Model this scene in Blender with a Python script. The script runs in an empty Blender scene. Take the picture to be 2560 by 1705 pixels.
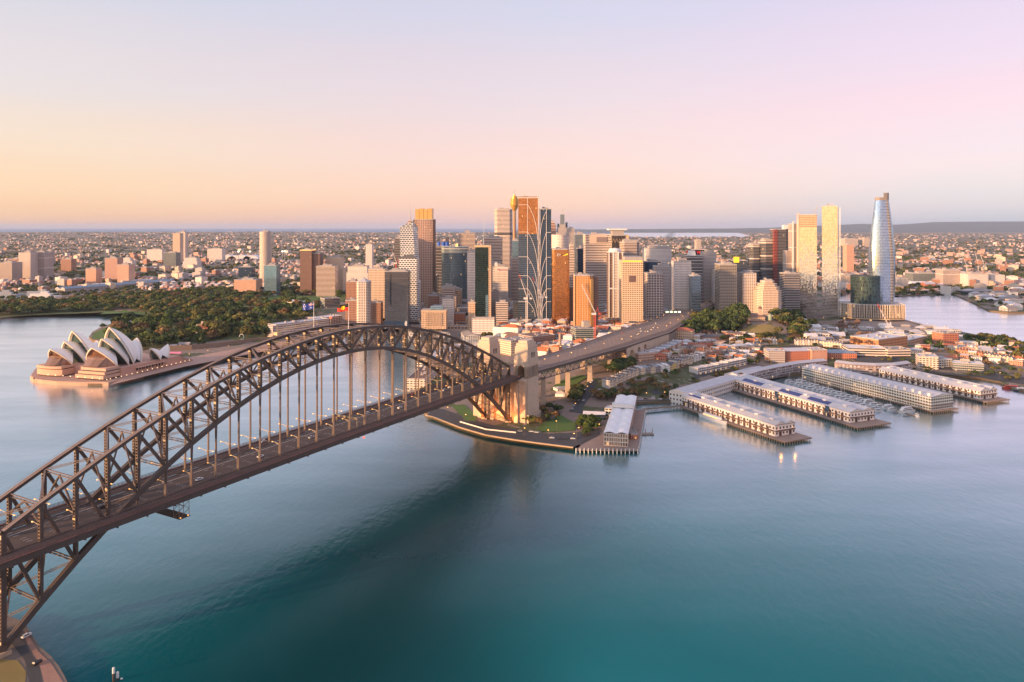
import bpy, math, random
import numpy as np
from mathutils import Vector, Matrix, noise, geometry
R = math.radians
SC = bpy.context.scene
COL = SC.collection
rng = random.Random(7)

# ---------------------------------------------------------------- camera, sky, sun, exposure
FPX, CXP, HY, CAMH = 1871.0, 1280.0, 567.0, 214.0      # focal length and horizon in photograph pixels, camera height in metres
cam_d = bpy.data.cameras.new('camera')
cam = bpy.data.objects.new('camera', cam_d); COL.objects.link(cam)
cam.location = (0, 0, CAMH); cam.rotation_euler = (R(90), 0, 0)
cam_d.sensor_width = 36.0; cam_d.lens = 36.0 * FPX / 2560.0
cam_d.shift_y = -(852.5 - HY) / 2560.0
cam_d.clip_start = 1.0; cam_d.clip_end = 400000.0
SC.camera = cam

SUN_AZ, SUN_EL = R(-119), R(8.5)                          # azimuth clockwise from +Y: low in the east, behind the camera's left shoulder
TOSUN = Vector((math.sin(SUN_AZ) * math.cos(SUN_EL), math.cos(SUN_AZ) * math.cos(SUN_EL), math.sin(SUN_EL)))
sun_d = bpy.data.lights.new('sun', 'SUN'); sun_d.energy = 5.0; sun_d.angle = R(2.0); sun_d.color = (1.0, 0.56, 0.27)
sun = bpy.data.objects.new('sun', sun_d); COL.objects.link(sun)
sun.rotation_euler = (-TOSUN).to_track_quat('-Z', 'Y').to_euler(); sun.location = (-800, -400, 600)

W = bpy.data.worlds.new('World'); SC.world = W; W.use_nodes = True
nt = W.node_tree; nt.nodes.clear()
def wn(t, **k):
    n = nt.nodes.new(t)
    for a, b in k.items(): setattr(n, a, b)
    return n
def wl(a, b): nt.links.new(a, b)
def wmath(op, a, b=None, c=None, clamp=False):
    n = wn('ShaderNodeMath', operation=op, use_clamp=clamp)
    for i, v in enumerate((a, b, c)):
        if v is None: continue
        if isinstance(v, (int, float)): n.inputs[i].default_value = v
        else: wl(v, n.inputs[i])
    return n.outputs[0]
def lin(c): return tuple((v / 12.92 if v <= 0.04045 else ((v + 0.055) / 1.055) ** 2.4) for v in c)
def wramp(fac, stops):
    n = wn('ShaderNodeValToRGB'); e = n.color_ramp.elements; n.color_ramp.interpolation = 'EASE'
    while len(e) < len(stops): e.new(0.5)
    for q, (p, c) in zip(e, stops): q.position = p; q.color = (*lin(c), 1)
    wl(fac, n.inputs[0]); return n.outputs[0]
def wmix(f, a, b, mode='MIX'):
    n = wn('ShaderNodeMix', data_type='RGBA', blend_type=mode)
    if isinstance(f, (int, float)): n.inputs[0].default_value = f
    else: wl(f, n.inputs[0])
    for i, v in ((6, a), (7, b)):
        if isinstance(v, tuple): n.inputs[i].default_value = (*v, 1)
        else: wl(v, n.inputs[i])
    return n.outputs[2]
tc = wn('ShaderNodeTexCoord'); nm = wn('ShaderNodeVectorMath', operation='NORMALIZE'); wl(tc.outputs['Generated'], nm.inputs[0])
sp = wn('ShaderNodeSeparateXYZ'); wl(nm.outputs[0], sp.inputs[0])
SX, SY, SZ = sp.outputs
# faint horizontal cirrus wobble of the elevation, then three pastel dawn gradients blended by azimuth
mp = wn('ShaderNodeMapping'); mp.inputs['Scale'].default_value = (1.5, 1.5, 9); wl(nm.outputs[0], mp.inputs[0])
nz = wn('ShaderNodeTexNoise'); nz.inputs['Scale'].default_value = 1.6; nz.inputs['Detail'].default_value = 4; wl(mp.outputs[0], nz.inputs[0])
el = wmath('MULTIPLY', wmath('ABSOLUTE', SZ), 2.6)                                    # 0 at the horizon, 1 at about 22 degrees and above
el = wmath('ADD', el, wmath('MULTIPLY', wmath('SUBTRACT', nz.outputs[0], 0.5), 0.17), clamp=True)
left = wramp(el, [(0.0, (.99, .76, .64)), (.13, (.995, .815, .70)), (.27, (.985, .85, .77)), (.48, (.935, .86, .86)), (.72, (.87, .85, .90)), (1, (.82, .82, .89))])
mid = wramp(el, [(0.0, (.93, .75, .79)), (.08, (.985, .77, .74)), (.27, (.985, .795, .785)), (.48, (.94, .825, .85)), (.72, (.87, .83, .90)), (1, (.82, .80, .885))])
right = wramp(el, [(0.0, (.67, .74, .88)), (.08, (.78, .75, .88)), (.19, (.91, .76, .85)), (.38, (.975, .765, .82)), (.60, (.935, .795, .87)), (.8, (.88, .80, .90)), (1, (.835, .785, .89))])
glow = wramp(el, [(0.0, (1.0, .66, .30)), (.15, (1.0, .76, .42)), (.4, (.98, .84, .66)), (.75, (.84, .85, .90)), (1, (.76, .82, .93))])
def wstep(v, a, b):
    n = wn('ShaderNodeMapRange', interpolation_type='SMOOTHSTEP'); wl(v, n.inputs[0]); n.inputs[1].default_value = a; n.inputs[2].default_value = b
    return n.outputs[0]
azs = wmath('ADD', wmath('MULTIPLY', SX, math.sin(SUN_AZ)), wmath('MULTIPLY', SY, math.cos(SUN_AZ)))     # 1 towards the sun
c = wmix(wstep(SX, -0.58, -0.02), left, mid)
c = wmix(wstep(SX, 0.0, 0.52), c, right)
c = wmix(wstep(azs, 0.25, 0.9), c, glow)
boost = wmath('ADD', 1.0, wmath('MULTIPLY', wmath('MULTIPLY', wstep(azs, 0.32, 0.9), wmath('SUBTRACT', 1.0, wmath('MULTIPLY', el, 0.6))), 2.4))
vm = wn('ShaderNodeVectorMath', operation='SCALE'); wl(c, vm.inputs[0]); wl(boost, vm.inputs['Scale'])
sky = wn('ShaderNodeTexSky', sky_type='NISHITA', sun_disc=False, sun_elevation=SUN_EL, sun_rotation=SUN_AZ % (2 * math.pi), altitude=200)
bg1 = wn('ShaderNodeBackground'); wl(sky.outputs[0], bg1.inputs[0]); bg1.inputs[1].default_value = 0.05
bg2 = wn('ShaderNodeBackground'); wl(vm.outputs[0], bg2.inputs[0]); bg2.inputs[1].default_value = 0.515
ad = wn('ShaderNodeAddShader'); wl(bg1.outputs[0], ad.inputs[0]); wl(bg2.outputs[0], ad.inputs[1])
wo = wn('ShaderNodeOutputWorld'); wl(ad.outputs[0], wo.inputs[0])
W.cycles.sampling_method = 'MANUAL'; W.cycles.sample_map_resolution = 512

vs = SC.view_settings; vs.view_transform = 'Standard'; vs.look = 'None'; vs.exposure = 0.62; vs.gamma = 1.0
SC.cycles.max_bounces = 5; SC.cycles.diffuse_bounces = 2; SC.cycles.glossy_bounces = 3; SC.cycles.volume_bounces = 0
SC.cycles.transparent_max_bounces = 4; SC.cycles.caustics_reflective = False; SC.cycles.caustics_refractive = False
SC.cycles.sample_clamp_indirect = 4.0; SC.cycles.sample_clamp_direct = 12.0
try: SC.cycles.use_denoising = True
except Exception: pass

# ---------------------------------------------------------------- helpers: projection, meshes, things
def P(px, py, z=0.0):
    """photograph pixel -> the point of the plane at height z that it shows"""
    D = FPX * (CAMH - z) / (py - HY); return ((px - CXP) * D / FPX, D)
def XD(px, D): return (px - CXP) * D / FPX
def ZD(py, D): return CAMH + (HY - py) * D / FPX

class MB:
    """collects faces and builds them as ONE mesh object; UVs are metres (along the wall, up)"""
    def __init__(s): s.v = []; s.f = []; s.m = []; s.uv = []
    def face(s, pts, mi=0, uv=None):
        n = len(s.v); s.v.extend(pts); s.f.append(tuple(range(n, n + len(pts)))); s.m.append(mi)
        s.uv.append(uv if uv else [(0.0, 0.0)] * len(pts))
    def prism(s, pts, z0, z1, mi=0, top=None, sc=1.0, bottom=False, top_pts=None, u0=0.0):
        n = len(pts); cx = sum(p[0] for p in pts) / n; cy = sum(p[1] for p in pts) / n
        tp = top_pts or [(cx + (p[0] - cx) * sc, cy + (p[1] - cy) * sc) for p in pts]
        u = u0
        for i in range(n):
            a, b = pts[i], pts[(i + 1) % n]; c, d = tp[(i + 1) % n], tp[i]
            L = math.hypot(b[0] - a[0], b[1] - a[1])
            s.face([(a[0], a[1], z0), (b[0], b[1], z0), (c[0], c[1], z1), (d[0], d[1], z1)], mi, [(u, z0), (u + L, z0), (u + L, z1), (u, z1)])
            u += L
        s.face([(p[0], p[1], z1) for p in tp], mi if top is None else top)
        if bottom: s.face([(p[0], p[1], z0) for p in reversed(pts)], mi)
    def box(s, cx, cy, z0, sx, sy, sz, rot=0.0, mi=0, top=None, bottom=True):
        c, q = math.cos(rot), math.sin(rot)
        pts = [(cx + x * c - y * q, cy + x * q + y * c) for x, y in ((-sx/2, -sy/2), (sx/2, -sy/2), (sx/2, sy/2), (-sx/2, sy/2))]
        s.prism(pts, z0, z0 + sz, mi, top, bottom=bottom)
    def bar(s, p, q, w, h=None, mi=0, up=(0, 0, 1), w2=None, ends=True):
        """a straight box member from p to q, w wide (sideways) and h deep (towards up)"""
        h = h or w; p = Vector(p); q = Vector(q); d = q - p
        if d.length < 1e-6: return
        d.normalize(); u = Vector(up)
        if abs(d.dot(u)) > 0.999: u = Vector((0.4929, 0.8701, 0))
        sd = d.cross(u).normalized(); u = sd.cross(d)
        k = (w2 / w) if w2 else 1.0
        r = [(-1, -1), (1, -1), (1, 1), (-1, 1)]
        A = [p + sd * (x * w / 2) + u * (y * h / 2) for x, y in r]; B = [q + sd * (x * w / 2 * k) + u * (y * h / 2 * k) for x, y in r]
        L = (q - p).length; n = len(s.v); s.v.extend([tuple(x) for x in A + B])
        for i in range(4):
            j = (i + 1) % 4; s.f.append((n + i, n + j, n + 4 + j, n + 4 + i)); s.m.append(mi); s.uv.append([(i * w, 0), (i * w + w, 0), (i * w + w, L), (i * w, L)])
        if ends:
            s.f.append((n + 3, n + 2, n + 1, n)); s.f.append((n + 4, n + 5, n + 6, n + 7)); s.m += [mi, mi]; s.uv += [[(0, 0)] * 4] * 2
    def tube(s, p, q, r, n=8, mi=0, r2=None, cap=True):
        p = Vector(p); q = Vector(q); d = (q - p).normalized(); u = Vector((1, 0, 0)) if abs(d.x) < .9 else Vector((0, 1, 0))
        a = d.cross(u).normalized(); b = d.cross(a); r2 = r if r2 is None else r2
        A = [p + (a * math.cos(t) + b * math.sin(t)) * r for t in (2 * math.pi * i / n for i in range(n))]
        B = [q + (a * math.cos(t) + b * math.sin(t)) * r2 for t in (2 * math.pi * i / n for i in range(n))]
        k = len(s.v); s.v.extend([tuple(x) for x in A + B])
        for i in range(n):
            j = (i + 1) % n; s.f.append((k + j, k + i, k + n + i, k + n + j)); s.m.append(mi); s.uv.append([(0, 0)] * 4)
        if cap: s.f.append(tuple(k + n + n - 1 - i for i in range(n))); s.m.append(mi); s.uv.append([(0, 0)] * n)
    def gable(s, cx, cy, z, L, Wd, hh, rot=0.0, over=0.4, mi=0, wall=1, hip=0.0, th=0.25):
        """pitched roof with its ridge along local x, L long, Wd wide; hip > 0 pulls the ridge ends in"""
        c, q = math.cos(rot), math.sin(rot)
        def T(x, y, zz): return (cx + x * c - y * q, cy + x * q + y * c, zz)
        l, w = L / 2 + over, Wd / 2 + over; r = L / 2 - hip if hip else l; dz = -hh * over / (Wd / 2) * .6
        a, b, cc, d = (-l, -w), (l, -w), (l, w), (-l, w); z0 = z + dz; z1 = z + hh
        s.face([T(*a, z0), T(*b, z0), T(r, 0, z1), T(-r, 0, z1)], mi, [(0, 0), (2*l, 0), (2*l, w*1.1), (0, w*1.1)])
        s.face([T(*cc, z0), T(*d, z0), T(-r, 0, z1), T(r, 0, z1)], mi, [(0, 0), (2*l, 0), (2*l, w*1.1), (0, w*1.1)])
        if hip:
            s.face([T(*b, z0), T(*cc, z0), T(r, 0, z1)], mi); s.face([T(*d, z0), T(*a, z0), T(-r, 0, z1)], mi)
        else:
            for e in (-1, 1):
                x = e * L / 2; t = [T(x, -Wd/2, z), T(x, Wd/2, z), T(x, 0, z1 - .05)]
                s.face(t if e > 0 else [t[1], t[0], t[2]], wall)
        s.face([T(*d, z0 - .02), T(*cc, z0 - .02), T(*b, z0 - .02), T(*a, z0 - .02)], mi)
    def lathe(s, prof, n=16, mi=0, cx=0, cy=0):
        """surface of revolution of (radius, z) pairs"""
        k = len(s.v)
        for r, z in prof:
            for i in range(n):
                t = 2 * math.pi * i / n; s.v.append((cx + r * math.cos(t), cy + r * math.sin(t), z))
        u = 0
        for j in range(len(prof) - 1):
            for i in range(n):
                i2 = (i + 1) % n; s.f.append((k + j*n + i, k + j*n + i2, k + (j+1)*n + i2, k + (j+1)*n + i)); s.m.append(mi)
                c = 2 * math.pi * max(prof[j][0], .1) / n; s.uv.append([(i*c, prof[j][1]), (i*c + c, prof[j][1]), (i*c + c, prof[j+1][1]), (i*c, prof[j+1][1])])
        s.f.append(tuple(k + (len(prof) - 1) * n + i for i in range(n))); s.m.append(mi); s.uv.append([(0, 0)] * n)
    def build(s, name, mats, parent=None, loc=(0, 0, 0), rot=0.0, smooth=False, cols=None):
        me = bpy.data.meshes.new(name); me.from_pydata(s.v, [], s.f)
        for m in (mats if isinstance(mats, (list, tuple)) else [mats]): me.materials.append(m)
        me.polygons.foreach_set('material_index', s.m)
        uvl = me.uv_layers.new(name='UVMap'); flat = [x for f in s.uv for p in f for x in p]; uvl.data.foreach_set('uv', flat)
        if cols is not None:
            ca = me.color_attributes.new('col', 'FLOAT_COLOR', 'CORNER')
            ca.data.foreach_set('color', [x for f, c in zip(s.f, cols) for _ in f for x in (*c, 1.0)])
        if smooth: me.polygons.foreach_set('use_smooth', [True] * len(me.polygons))
        me.validate(); me.update()
        o = bpy.data.objects.new(name, me); COL.objects.link(o); o.location = loc; o.rotation_euler = (0, 0, rot)
        if parent: o.parent = parent
        return o
LABELS = {}
def tag(o, label=None, cat=None, group=None, kind=None):
    if label: o['label'] = label
    if cat: o['category'] = cat
    if group: o['group'] = group
    if kind: o['kind'] = kind
    return o
def thing(name, label, cat, loc=(0, 0, 0), rot=0.0, group=None):
    o = bpy.data.objects.new(name, None); COL.objects.link(o); o.empty_display_size = 1
    o.location = loc; o.rotation_euler = (0, 0, rot)
    return tag(o, label, cat, group)
def dup(root, loc, rot=None, label=None, scale=None):
    r = root.copy(); COL.objects.link(r); r.location = loc
    if rot is not None: r.rotation_euler = (0, 0, rot)
    if scale: r.scale = (scale,) * 3
    if label: r['label'] = label
    for ch in KIDS.get(root.name, []):
        c = ch.copy(); COL.objects.link(c); c.parent = r
        for g in KIDS.get(ch.name, []):
            d = g.copy(); COL.objects.link(d); d.parent = c
    return r
KIDS = {}
def kids(root):
    KIDS[root.name] = [o for o in bpy.data.objects if o.parent == root]
    return root

# ---------------------------------------------------------------- procedural materials
class NT:
    def __init__(s, name):
        s.m = bpy.data.materials.new(name); s.m.use_nodes = True; s.t = s.m.node_tree; s.t.nodes.clear()
        s.out = s.n('ShaderNodeOutputMaterial'); s.b = s.n('ShaderNodeBsdfPrincipled'); s.l(s.b.outputs[0], s.out.inputs[0])
    def n(s, t, **k):
        q = s.t.nodes.new(t)
        for a, b in k.items(): setattr(q, a, b)
        return q
    def l(s, a, b): s.t.links.new(a, b)
    def put(s, sock, v):
        if isinstance(v, (int, float)): sock.default_value = v
        elif isinstance(v, tuple): sock.default_value = (*v[:3], 1) if sock.type == 'RGBA' else v[:3]
        else: s.l(v, sock)
    def math(s, op, a, b=0.0, c=None):
        q = s.n('ShaderNodeMath', operation=op); s.put(q.inputs[0], a); s.put(q.inputs[1], b)
        if c is not None: s.put(q.inputs[2], c)
        return q.outputs[0]
    def mix(s, f, a, b, mode='MIX'):
        q = s.n('ShaderNodeMix', data_type='RGBA', blend_type=mode); s.put(q.inputs[0], f); s.put(q.inputs[6], a); s.put(q.inputs[7], b); return q.outputs[2]
    def noise(s, scale, vec=None, detail=3, rough=.55):
        q = s.n('ShaderNodeTexNoise'); q.inputs['Scale'].default_value = scale; q.inputs['Detail'].default_value = detail; q.inputs['Roughness'].default_value = rough
        if vec is not None: s.l(vec, q.inputs['Vector'])
        return q.outputs[0]
    def pos(s): return s.n('ShaderNodeNewGeometry').outputs['Position']
    def obj(s): return s.n('ShaderNodeTexCoord').outputs['Object']
    def vary(s, col, amt, noi):
        """colour times a factor that noise spreads by amt either way"""
        f = s.math('MULTIPLY_ADD', s.math('SUBTRACT', noi, .5), amt * 2.2, 1.0)
        q = s.n('ShaderNodeVectorMath', operation='SCALE'); s.put(q.inputs[0], col); s.l(f, q.inputs['Scale']); return q.outputs[0]
    def bump(s, hgt, dist, strength=1.0):
        q = s.n('ShaderNodeBump'); q.inputs['Distance'].default_value = dist; q.inputs['Strength'].default_value = strength; s.l(hgt, q.inputs['Height']); s.l(q.outputs[0], s.b.inputs['Normal'])
MC = {}
def mat(name, col, rough=.75, metal=0.0, var=.15, scale=.25, objvar=.0, bump=0.0, emit=None, es=0.0):
    if name in MC: return MC[name]
    t = NT(name); b = t.b
    n = t.noise(scale, t.pos(), 4, .6); c = t.vary((*col, 1), var, n) if var else None
    if objvar:
        oi = t.n('ShaderNodeObjectInfo'); c = t.vary(c if c is not None else (*col, 1), objvar, oi.outputs['Random'])
    if c is None: b.inputs['Base Color'].default_value = (*col, 1)
    else: t.l(c, b.inputs['Base Color'])
    b.inputs['Roughness'].default_value = rough; b.inputs['Metallic'].default_value = metal
    if bump: t.bump(n, bump)
    if emit:
        b.inputs['Emission Color'].default_value = (*emit, 1); b.inputs['Emission Strength'].default_value = es
        t.m.cycles.emission_sampling = 'NONE'
    MC[name] = t.m; return t.m
def facade(name, wall, glass, bay=3.0, fh=3.7, ww=.6, wh=.55, gm=.35, gr=.12, wr=.65, wm=0.0, lit=.02, vary=.35, stag=False, tilt=.012, wvar=.10, u_big=0, dirt=.08):
    """walls with windows: bay x fh metre cells in UV space, a pane of ww x wh of the cell, every pane its own tone"""
    if name in MC: return MC[name]
    if max(wall) > .42: wall = tuple(min(.86, c * 1.26) for c in wall)          # pale render and stone are this light in daylight
    t = NT(name); b = t.b
    uv = t.n('ShaderNodeUVMap'); sx = t.n('ShaderNodeSeparateXYZ'); t.l(uv.outputs[0], sx.inputs[0])
    v = t.math('DIVIDE', sx.outputs[1], fh); vi = t.math('FLOOR', v); vf = t.math('SUBTRACT', v, vi)
    u = t.math('DIVIDE', sx.outputs[0], bay)
    if stag: u = t.math('ADD', u, t.math('MULTIPLY', t.math('MODULO', vi, 2.0), .5))
    ui = t.math('FLOOR', u); uf = t.math('SUBTRACT', u, ui)
    mask = t.math('MULTIPLY', t.math('LESS_THAN', t.math('ABSOLUTE', t.math('SUBTRACT', uf, .5)), ww / 2), t.math('LESS_THAN', t.math('ABSOLUTE', t.math('SUBTRACT', vf, .55)), wh / 2)) if ww < 1 else t.math('LESS_THAN', t.math('ABSOLUTE', t.math('SUBTRACT', vf, .55)), wh / 2)
    cb = t.n('ShaderNodeCombineXYZ'); t.l(ui, cb.inputs[0]); t.l(vi, cb.inputs[1])
    wnz = t.n('ShaderNodeTexWhiteNoise', noise_dimensions='2D'); t.l(cb.outputs[0], wnz.inputs[0])
    gc = t.vary((*glass, 1), vary, wnz.outputs[0])
    wc = t.vary((*wall, 1), wvar, t.noise(.08, t.pos(), 4, .65))
    t.l(t.mix(mask, wc, gc), b.inputs['Base Color'])
    t.l(t.math('MULTIPLY_ADD', mask, gr - wr, wr), b.inputs['Roughness'])
    t.l(t.math('MULTIPLY_ADD', mask, gm - wm, wm), b.inputs['Metallic'])
    if lit:
        on = t.math('MULTIPLY', mask, t.math('LESS_THAN', t.n('ShaderNodeTexWhiteNoise', noise_dimensions='2D').outputs[0], 0) if False else t.math('GREATER_THAN', wnz.outputs[0], 1 - lit * .3))
        b.inputs['Emission Color'].default_value = (1, .55, .2, 1); t.l(t.math('MULTIPLY', on, .6), b.inputs['Emission Strength']); t.m.cycles.emission_sampling = 'NONE'
    if tilt:
        g = t.n('ShaderNodeNewGeometry'); k = t.n('ShaderNodeVectorMath', operation='SUBTRACT'); t.l(wnz.outputs[1], k.inputs[0]); k.inputs[1].default_value = (.5, .5, .5)
        k2 = t.n('ShaderNodeVectorMath', operation='SCALE'); t.l(k.outputs[0], k2.inputs[0]); t.l(t.math('MULTIPLY', mask, tilt * 2), k2.inputs['Scale'])
        k3 = t.n('ShaderNodeVectorMath', operation='ADD'); t.l(g.outputs['Normal'], k3.inputs[0]); t.l(k2.outputs[0], k3.inputs[1])
        k4 = t.n('ShaderNodeVectorMath', operation='NORMALIZE'); t.l(k3.outputs[0], k4.inputs[0]); t.l(k4.outputs[0], b.inputs['Normal'])
    MC[name] = t.m; return t.m
def colmat(name, rough=.8, scale=.05, var=.1):
    """base colour from the mesh's own colour attribute (each house its own paint)"""
    if name in MC: return MC[name]
    t = NT(name); a = t.n('ShaderNodeAttribute', attribute_name='col'); t.l(t.vary(a.outputs[0], var, t.noise(scale, t.pos())), t.b.inputs['Base Color']); t.b.inputs['Roughness'].default_value = rough
    MC[name] = t.m; return t.m

# ---------------------------------------------------------------- the setting: water, land, hills
def struct(o, label=None): return tag(o, label, None, None, 'structure')
t = NT('harbour_water'); b = t.b
ps = t.pos(); mpw = t.n('ShaderNodeMapping'); mpw.inputs['Rotation'].default_value = (0, 0, .6); mpw.inputs['Scale'].default_value = (1, .5, 1); t.l(ps, mpw.inputs[0])
n1 = t.noise(.20, mpw.outputs[0], 3, .6); n2 = t.noise(.004, ps, 3, .5); n3 = t.noise(.045, mpw.outputs[0], 3)
dp = t.n('ShaderNodeMapRange'); t.l(n2, dp.inputs[0]); dp.inputs[1].default_value = .3; dp.inputs[2].default_value = .7
# dark reflection of bridge and pylons, painted into the water colour as a band
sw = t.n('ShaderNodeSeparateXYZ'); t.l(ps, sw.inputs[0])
bandx = t.math('ADD', t.math('ADD', sw.outputs[0], 95.0), t.math('MULTIPLY', t.math('SUBTRACT', sw.outputs[1], 330.0), -.22)); bandx = t.math('ADD', bandx, t.math('MULTIPLY', t.math('SUBTRACT', n2, .5), 120.0))
ch = t.n('ShaderNodeMapRange', interpolation_type='SMOOTHSTEP'); t.l(t.math('ABSOLUTE', bandx), ch.inputs[0]); ch.inputs[1].default_value = 5; ch.inputs[2].default_value = 190
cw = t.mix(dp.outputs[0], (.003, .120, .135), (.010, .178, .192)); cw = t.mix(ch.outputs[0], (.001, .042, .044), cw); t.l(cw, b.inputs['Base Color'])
b.inputs['Roughness'].default_value = .5; b.inputs['Specular IOR Level'].default_value = 0.0
hh_ = t.math('ADD', t.math('MULTIPLY', n1, 1.0), t.math('MULTIPLY', n3, .8)); bp_ = t.n('ShaderNodeBump'); bp_.inputs['Distance'].default_value = .55; bp_.inputs['Strength'].default_value = .5; t.l(hh_, bp_.inputs['Height'])
# mirror part grows towards grazing view (Fresnel of a wind-roughened sea), weakened inside the painted dark band
lw = t.n('ShaderNodeLayerWeight'); lw.inputs['Blend'].default_value = .5; lwb = t.n('ShaderNodeLayerWeight'); lwb.inputs['Blend'].default_value = .5; t.l(bp_.outputs[0], lwb.inputs['Normal'])
fc = t.math('ADD', t.math('MULTIPLY', lw.outputs['Facing'], .72), t.math('MULTIPLY', lwb.outputs['Facing'], .28))
fm = t.n('ShaderNodeMapRange', interpolation_type='SMOOTHSTEP'); t.l(fc, fm.inputs[0]); fm.inputs[1].default_value = .49; fm.inputs[2].default_value = .93
stv = t.n('ShaderNodeMapping'); stv.inputs['Rotation'].default_value = (0, 0, -.5); stv.inputs['Scale'].default_value = (.004, .016, 1); t.l(ps, stv.inputs[0]); wind = t.noise(1.0, stv.outputs[0], 4, .55)
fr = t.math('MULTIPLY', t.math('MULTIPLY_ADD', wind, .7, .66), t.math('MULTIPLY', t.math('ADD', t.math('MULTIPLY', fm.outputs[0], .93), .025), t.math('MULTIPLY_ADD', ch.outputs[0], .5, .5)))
gl = t.n('ShaderNodeBsdfGlossy'); gl.inputs['Roughness'].default_value = .20; gl.inputs['Color'].default_value = (.88, .93, 1, 1); t.l(bp_.outputs[0], gl.inputs['Normal'])
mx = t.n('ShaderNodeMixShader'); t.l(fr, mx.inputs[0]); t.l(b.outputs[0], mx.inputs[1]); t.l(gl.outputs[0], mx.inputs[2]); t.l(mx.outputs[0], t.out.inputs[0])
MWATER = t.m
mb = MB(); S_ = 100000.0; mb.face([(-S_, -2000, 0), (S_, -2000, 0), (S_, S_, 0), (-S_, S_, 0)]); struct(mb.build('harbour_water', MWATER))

t = NT('open_sea'); t.l(t.vary((.10, .19, .34, 1), .15, t.noise(.0006, t.pos())), t.b.inputs['Base Color']); t.b.inputs['Roughness'].default_value = .6; MSEA = t.m
mb = MB(); mb.face([(-60000, 20000, .6), (3000, 20000, .6), (9000, 99000, .6), (-99000, 99000, .6)]); struct(mb.build('open_sea', MSEA))

COAST = [P(*q) for q in [(-700, 800), (-300, 801), (0, 798), (80, 788.6), (191, 784), (287, 782), (340, 784), (372, 789), (392, 796), (384, 804), (330, 809), (262, 816), (232, 833), (222, 846), (230, 853), (252, 858),
    (190, 878), (135, 905), (88, 930), (76, 948), (84, 955), (105, 959), (143, 962.5), (200, 964.5), (255, 965), (272, 965), (300, 958), (462, 918), (640, 884), (760, 858), (850, 838), (880, 827), (1215, 827), (1225, 838),
    (1190, 870), (1130, 890), (1080, 915), (1058, 945), (1050, 975), (1045, 1010), (1064, 1040), (1086, 1046), (1150, 1071), (1215, 1090), (1280, 1101), (1344, 1110), (1433, 1121), (1452, 1121), (1545, 1060), (1592, 1011),
    (1679, 1007), (1726, 1001), (1802, 978), (1845, 962), (1930, 945), (2010, 938), (2080, 934), (2180, 936), (2290, 936), (2440, 948), (2500, 960), (2530, 975), (2600, 990), (2800, 1000), (3000, 960), (2900, 905), (2700, 878),
    (2560, 862), (2456, 843), (2382, 829), (2318, 817), (2245, 798), (2170, 789), (2112, 778), (2096, 752), (2102, 735), (2135, 731), (2155, 742), (2246, 742), (2300, 739), (2338, 738), (2385, 738), (2430, 758), (2472, 779), (2520, 784), (2580, 785), (2900, 790), (3300, 800)]]
FAR = [(6000, 2200), (20000, 9000), (19000, 26000), (7600, 25000), (5600, 17500), (4300, 14200), (2600, 14000), (1900, 15500), (1500, 20500), (-9000, 21500), (-17000, 20500), (-16000, 9000), (-4500, 2600)]
INLET = [P(*q) for q in [(-500, 733), (-50, 735), (40, 739), (84, 741), (62, 747.5), (0, 749), (-300, 752), (-900, 752)]]
LANDP = COAST + FAR + INLET
def dens(pts, step, closed=True):
    out = []
    for i in range(len(pts) if closed else len(pts) - 1):
        a, c = pts[i], pts[(i + 1) % len(pts)]; L = math.hypot(c[0] - a[0], c[1] - a[1]); s = step if max(a[1], c[1]) < 2700 else step * 30; k = max(1, int(L / s))
        out += [(a[0] + (c[0] - a[0]) * j / k, a[1] + (c[1] - a[1]) * j / k) for j in range(k)]
    return out
OUT = dens(COAST + FAR + INLET[::1], 22)
OUTN = np.array(OUT)
NORTH = [P(*q) for q in [(-700, 1480), (-200, 1560), (-20, 1560), (30, 1556), (61, 1570), (80, 1602), (97, 1628), (112, 1642), (129, 1657), (147, 1680), (161, 1705), (185, 1760), (190, 1900), (-200, 2300), (-1200, 1900)]]
HILLS = [(90, 1760, 380, 420, 19), (455, 1440, 95, 95, 34), (560, 1330, 120, 140, 12), (215, 1150, 110, 170, 15), (120, 1000, 70, 90, 10), (330, 1350, 160, 160, 12), (-480, 1720, 260, 260, 16), (-300, 1600, 150, 180, 12), (-900, 1900, 240, 180, 9), (690, 1180, 160, 90, 9), (240, 960, 55, 40, 9)]
def sstep(x, a, b_): q = min(1, max(0, (x - a) / (b_ - a))); return q * q * (3 - 2 * q)
def coast_d(x, y):
    d = OUTN - (x, y); return math.sqrt(float((d * d).sum(1).min()))
def hills(x, y):
    z = 0
    for hx, hy, sx_, sy_, a in HILLS: z += a * math.exp(-((x - hx) / sx_) ** 2 - ((y - hy) / sy_) ** 2)
    f = sstep(y, 2300, 4200)
    if f > 0:
        nn = noise.noise((x / 900, y / 900, 3)) * .6 + noise.noise((x / 2600, y / 2600, 7)) * .6
        rt = sstep(x / y, -.02, .14)                     # the far land is higher in the east, low towards the bay in the south-west
        z = z * (1 - f) + f * (30 + 26 * nn + (1 - rt) * 40 * sstep(y, 6000, 19000) + rt * (-8 * sstep(y, 7000, 12000)))
    return max(z, 0)
def h(x, y):
    w = 60 if y < 2700 else 400
    return 3.2 + sstep(coast_d(x, y), 8, w) * hills(x, y)
def G(px, py):
    """photograph pixel -> point of the land it shows"""
    if py > 748 and 1250 < px < 2300:                                # hilly ground: march along the view ray to the first hit
        z = 46.0
        while z > 3.2:
            x, y = P(px, py, z)
            if hills(x, y) + 3.2 >= z and h(x, y) >= z: break
            z -= 1.3
        for k in (.65, .33, .16):
            x, y = P(px, py, z + k)
            if h(x, y) >= z + k: z += k
        x, y = P(px, py, z); return (x, y, h(x, y))
    z = 8.0
    for _ in range(12):
        x, y = P(px, py, z); z = .5 * z + .5 * h(x, y)
    return (x, y, h(x, y))
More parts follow.
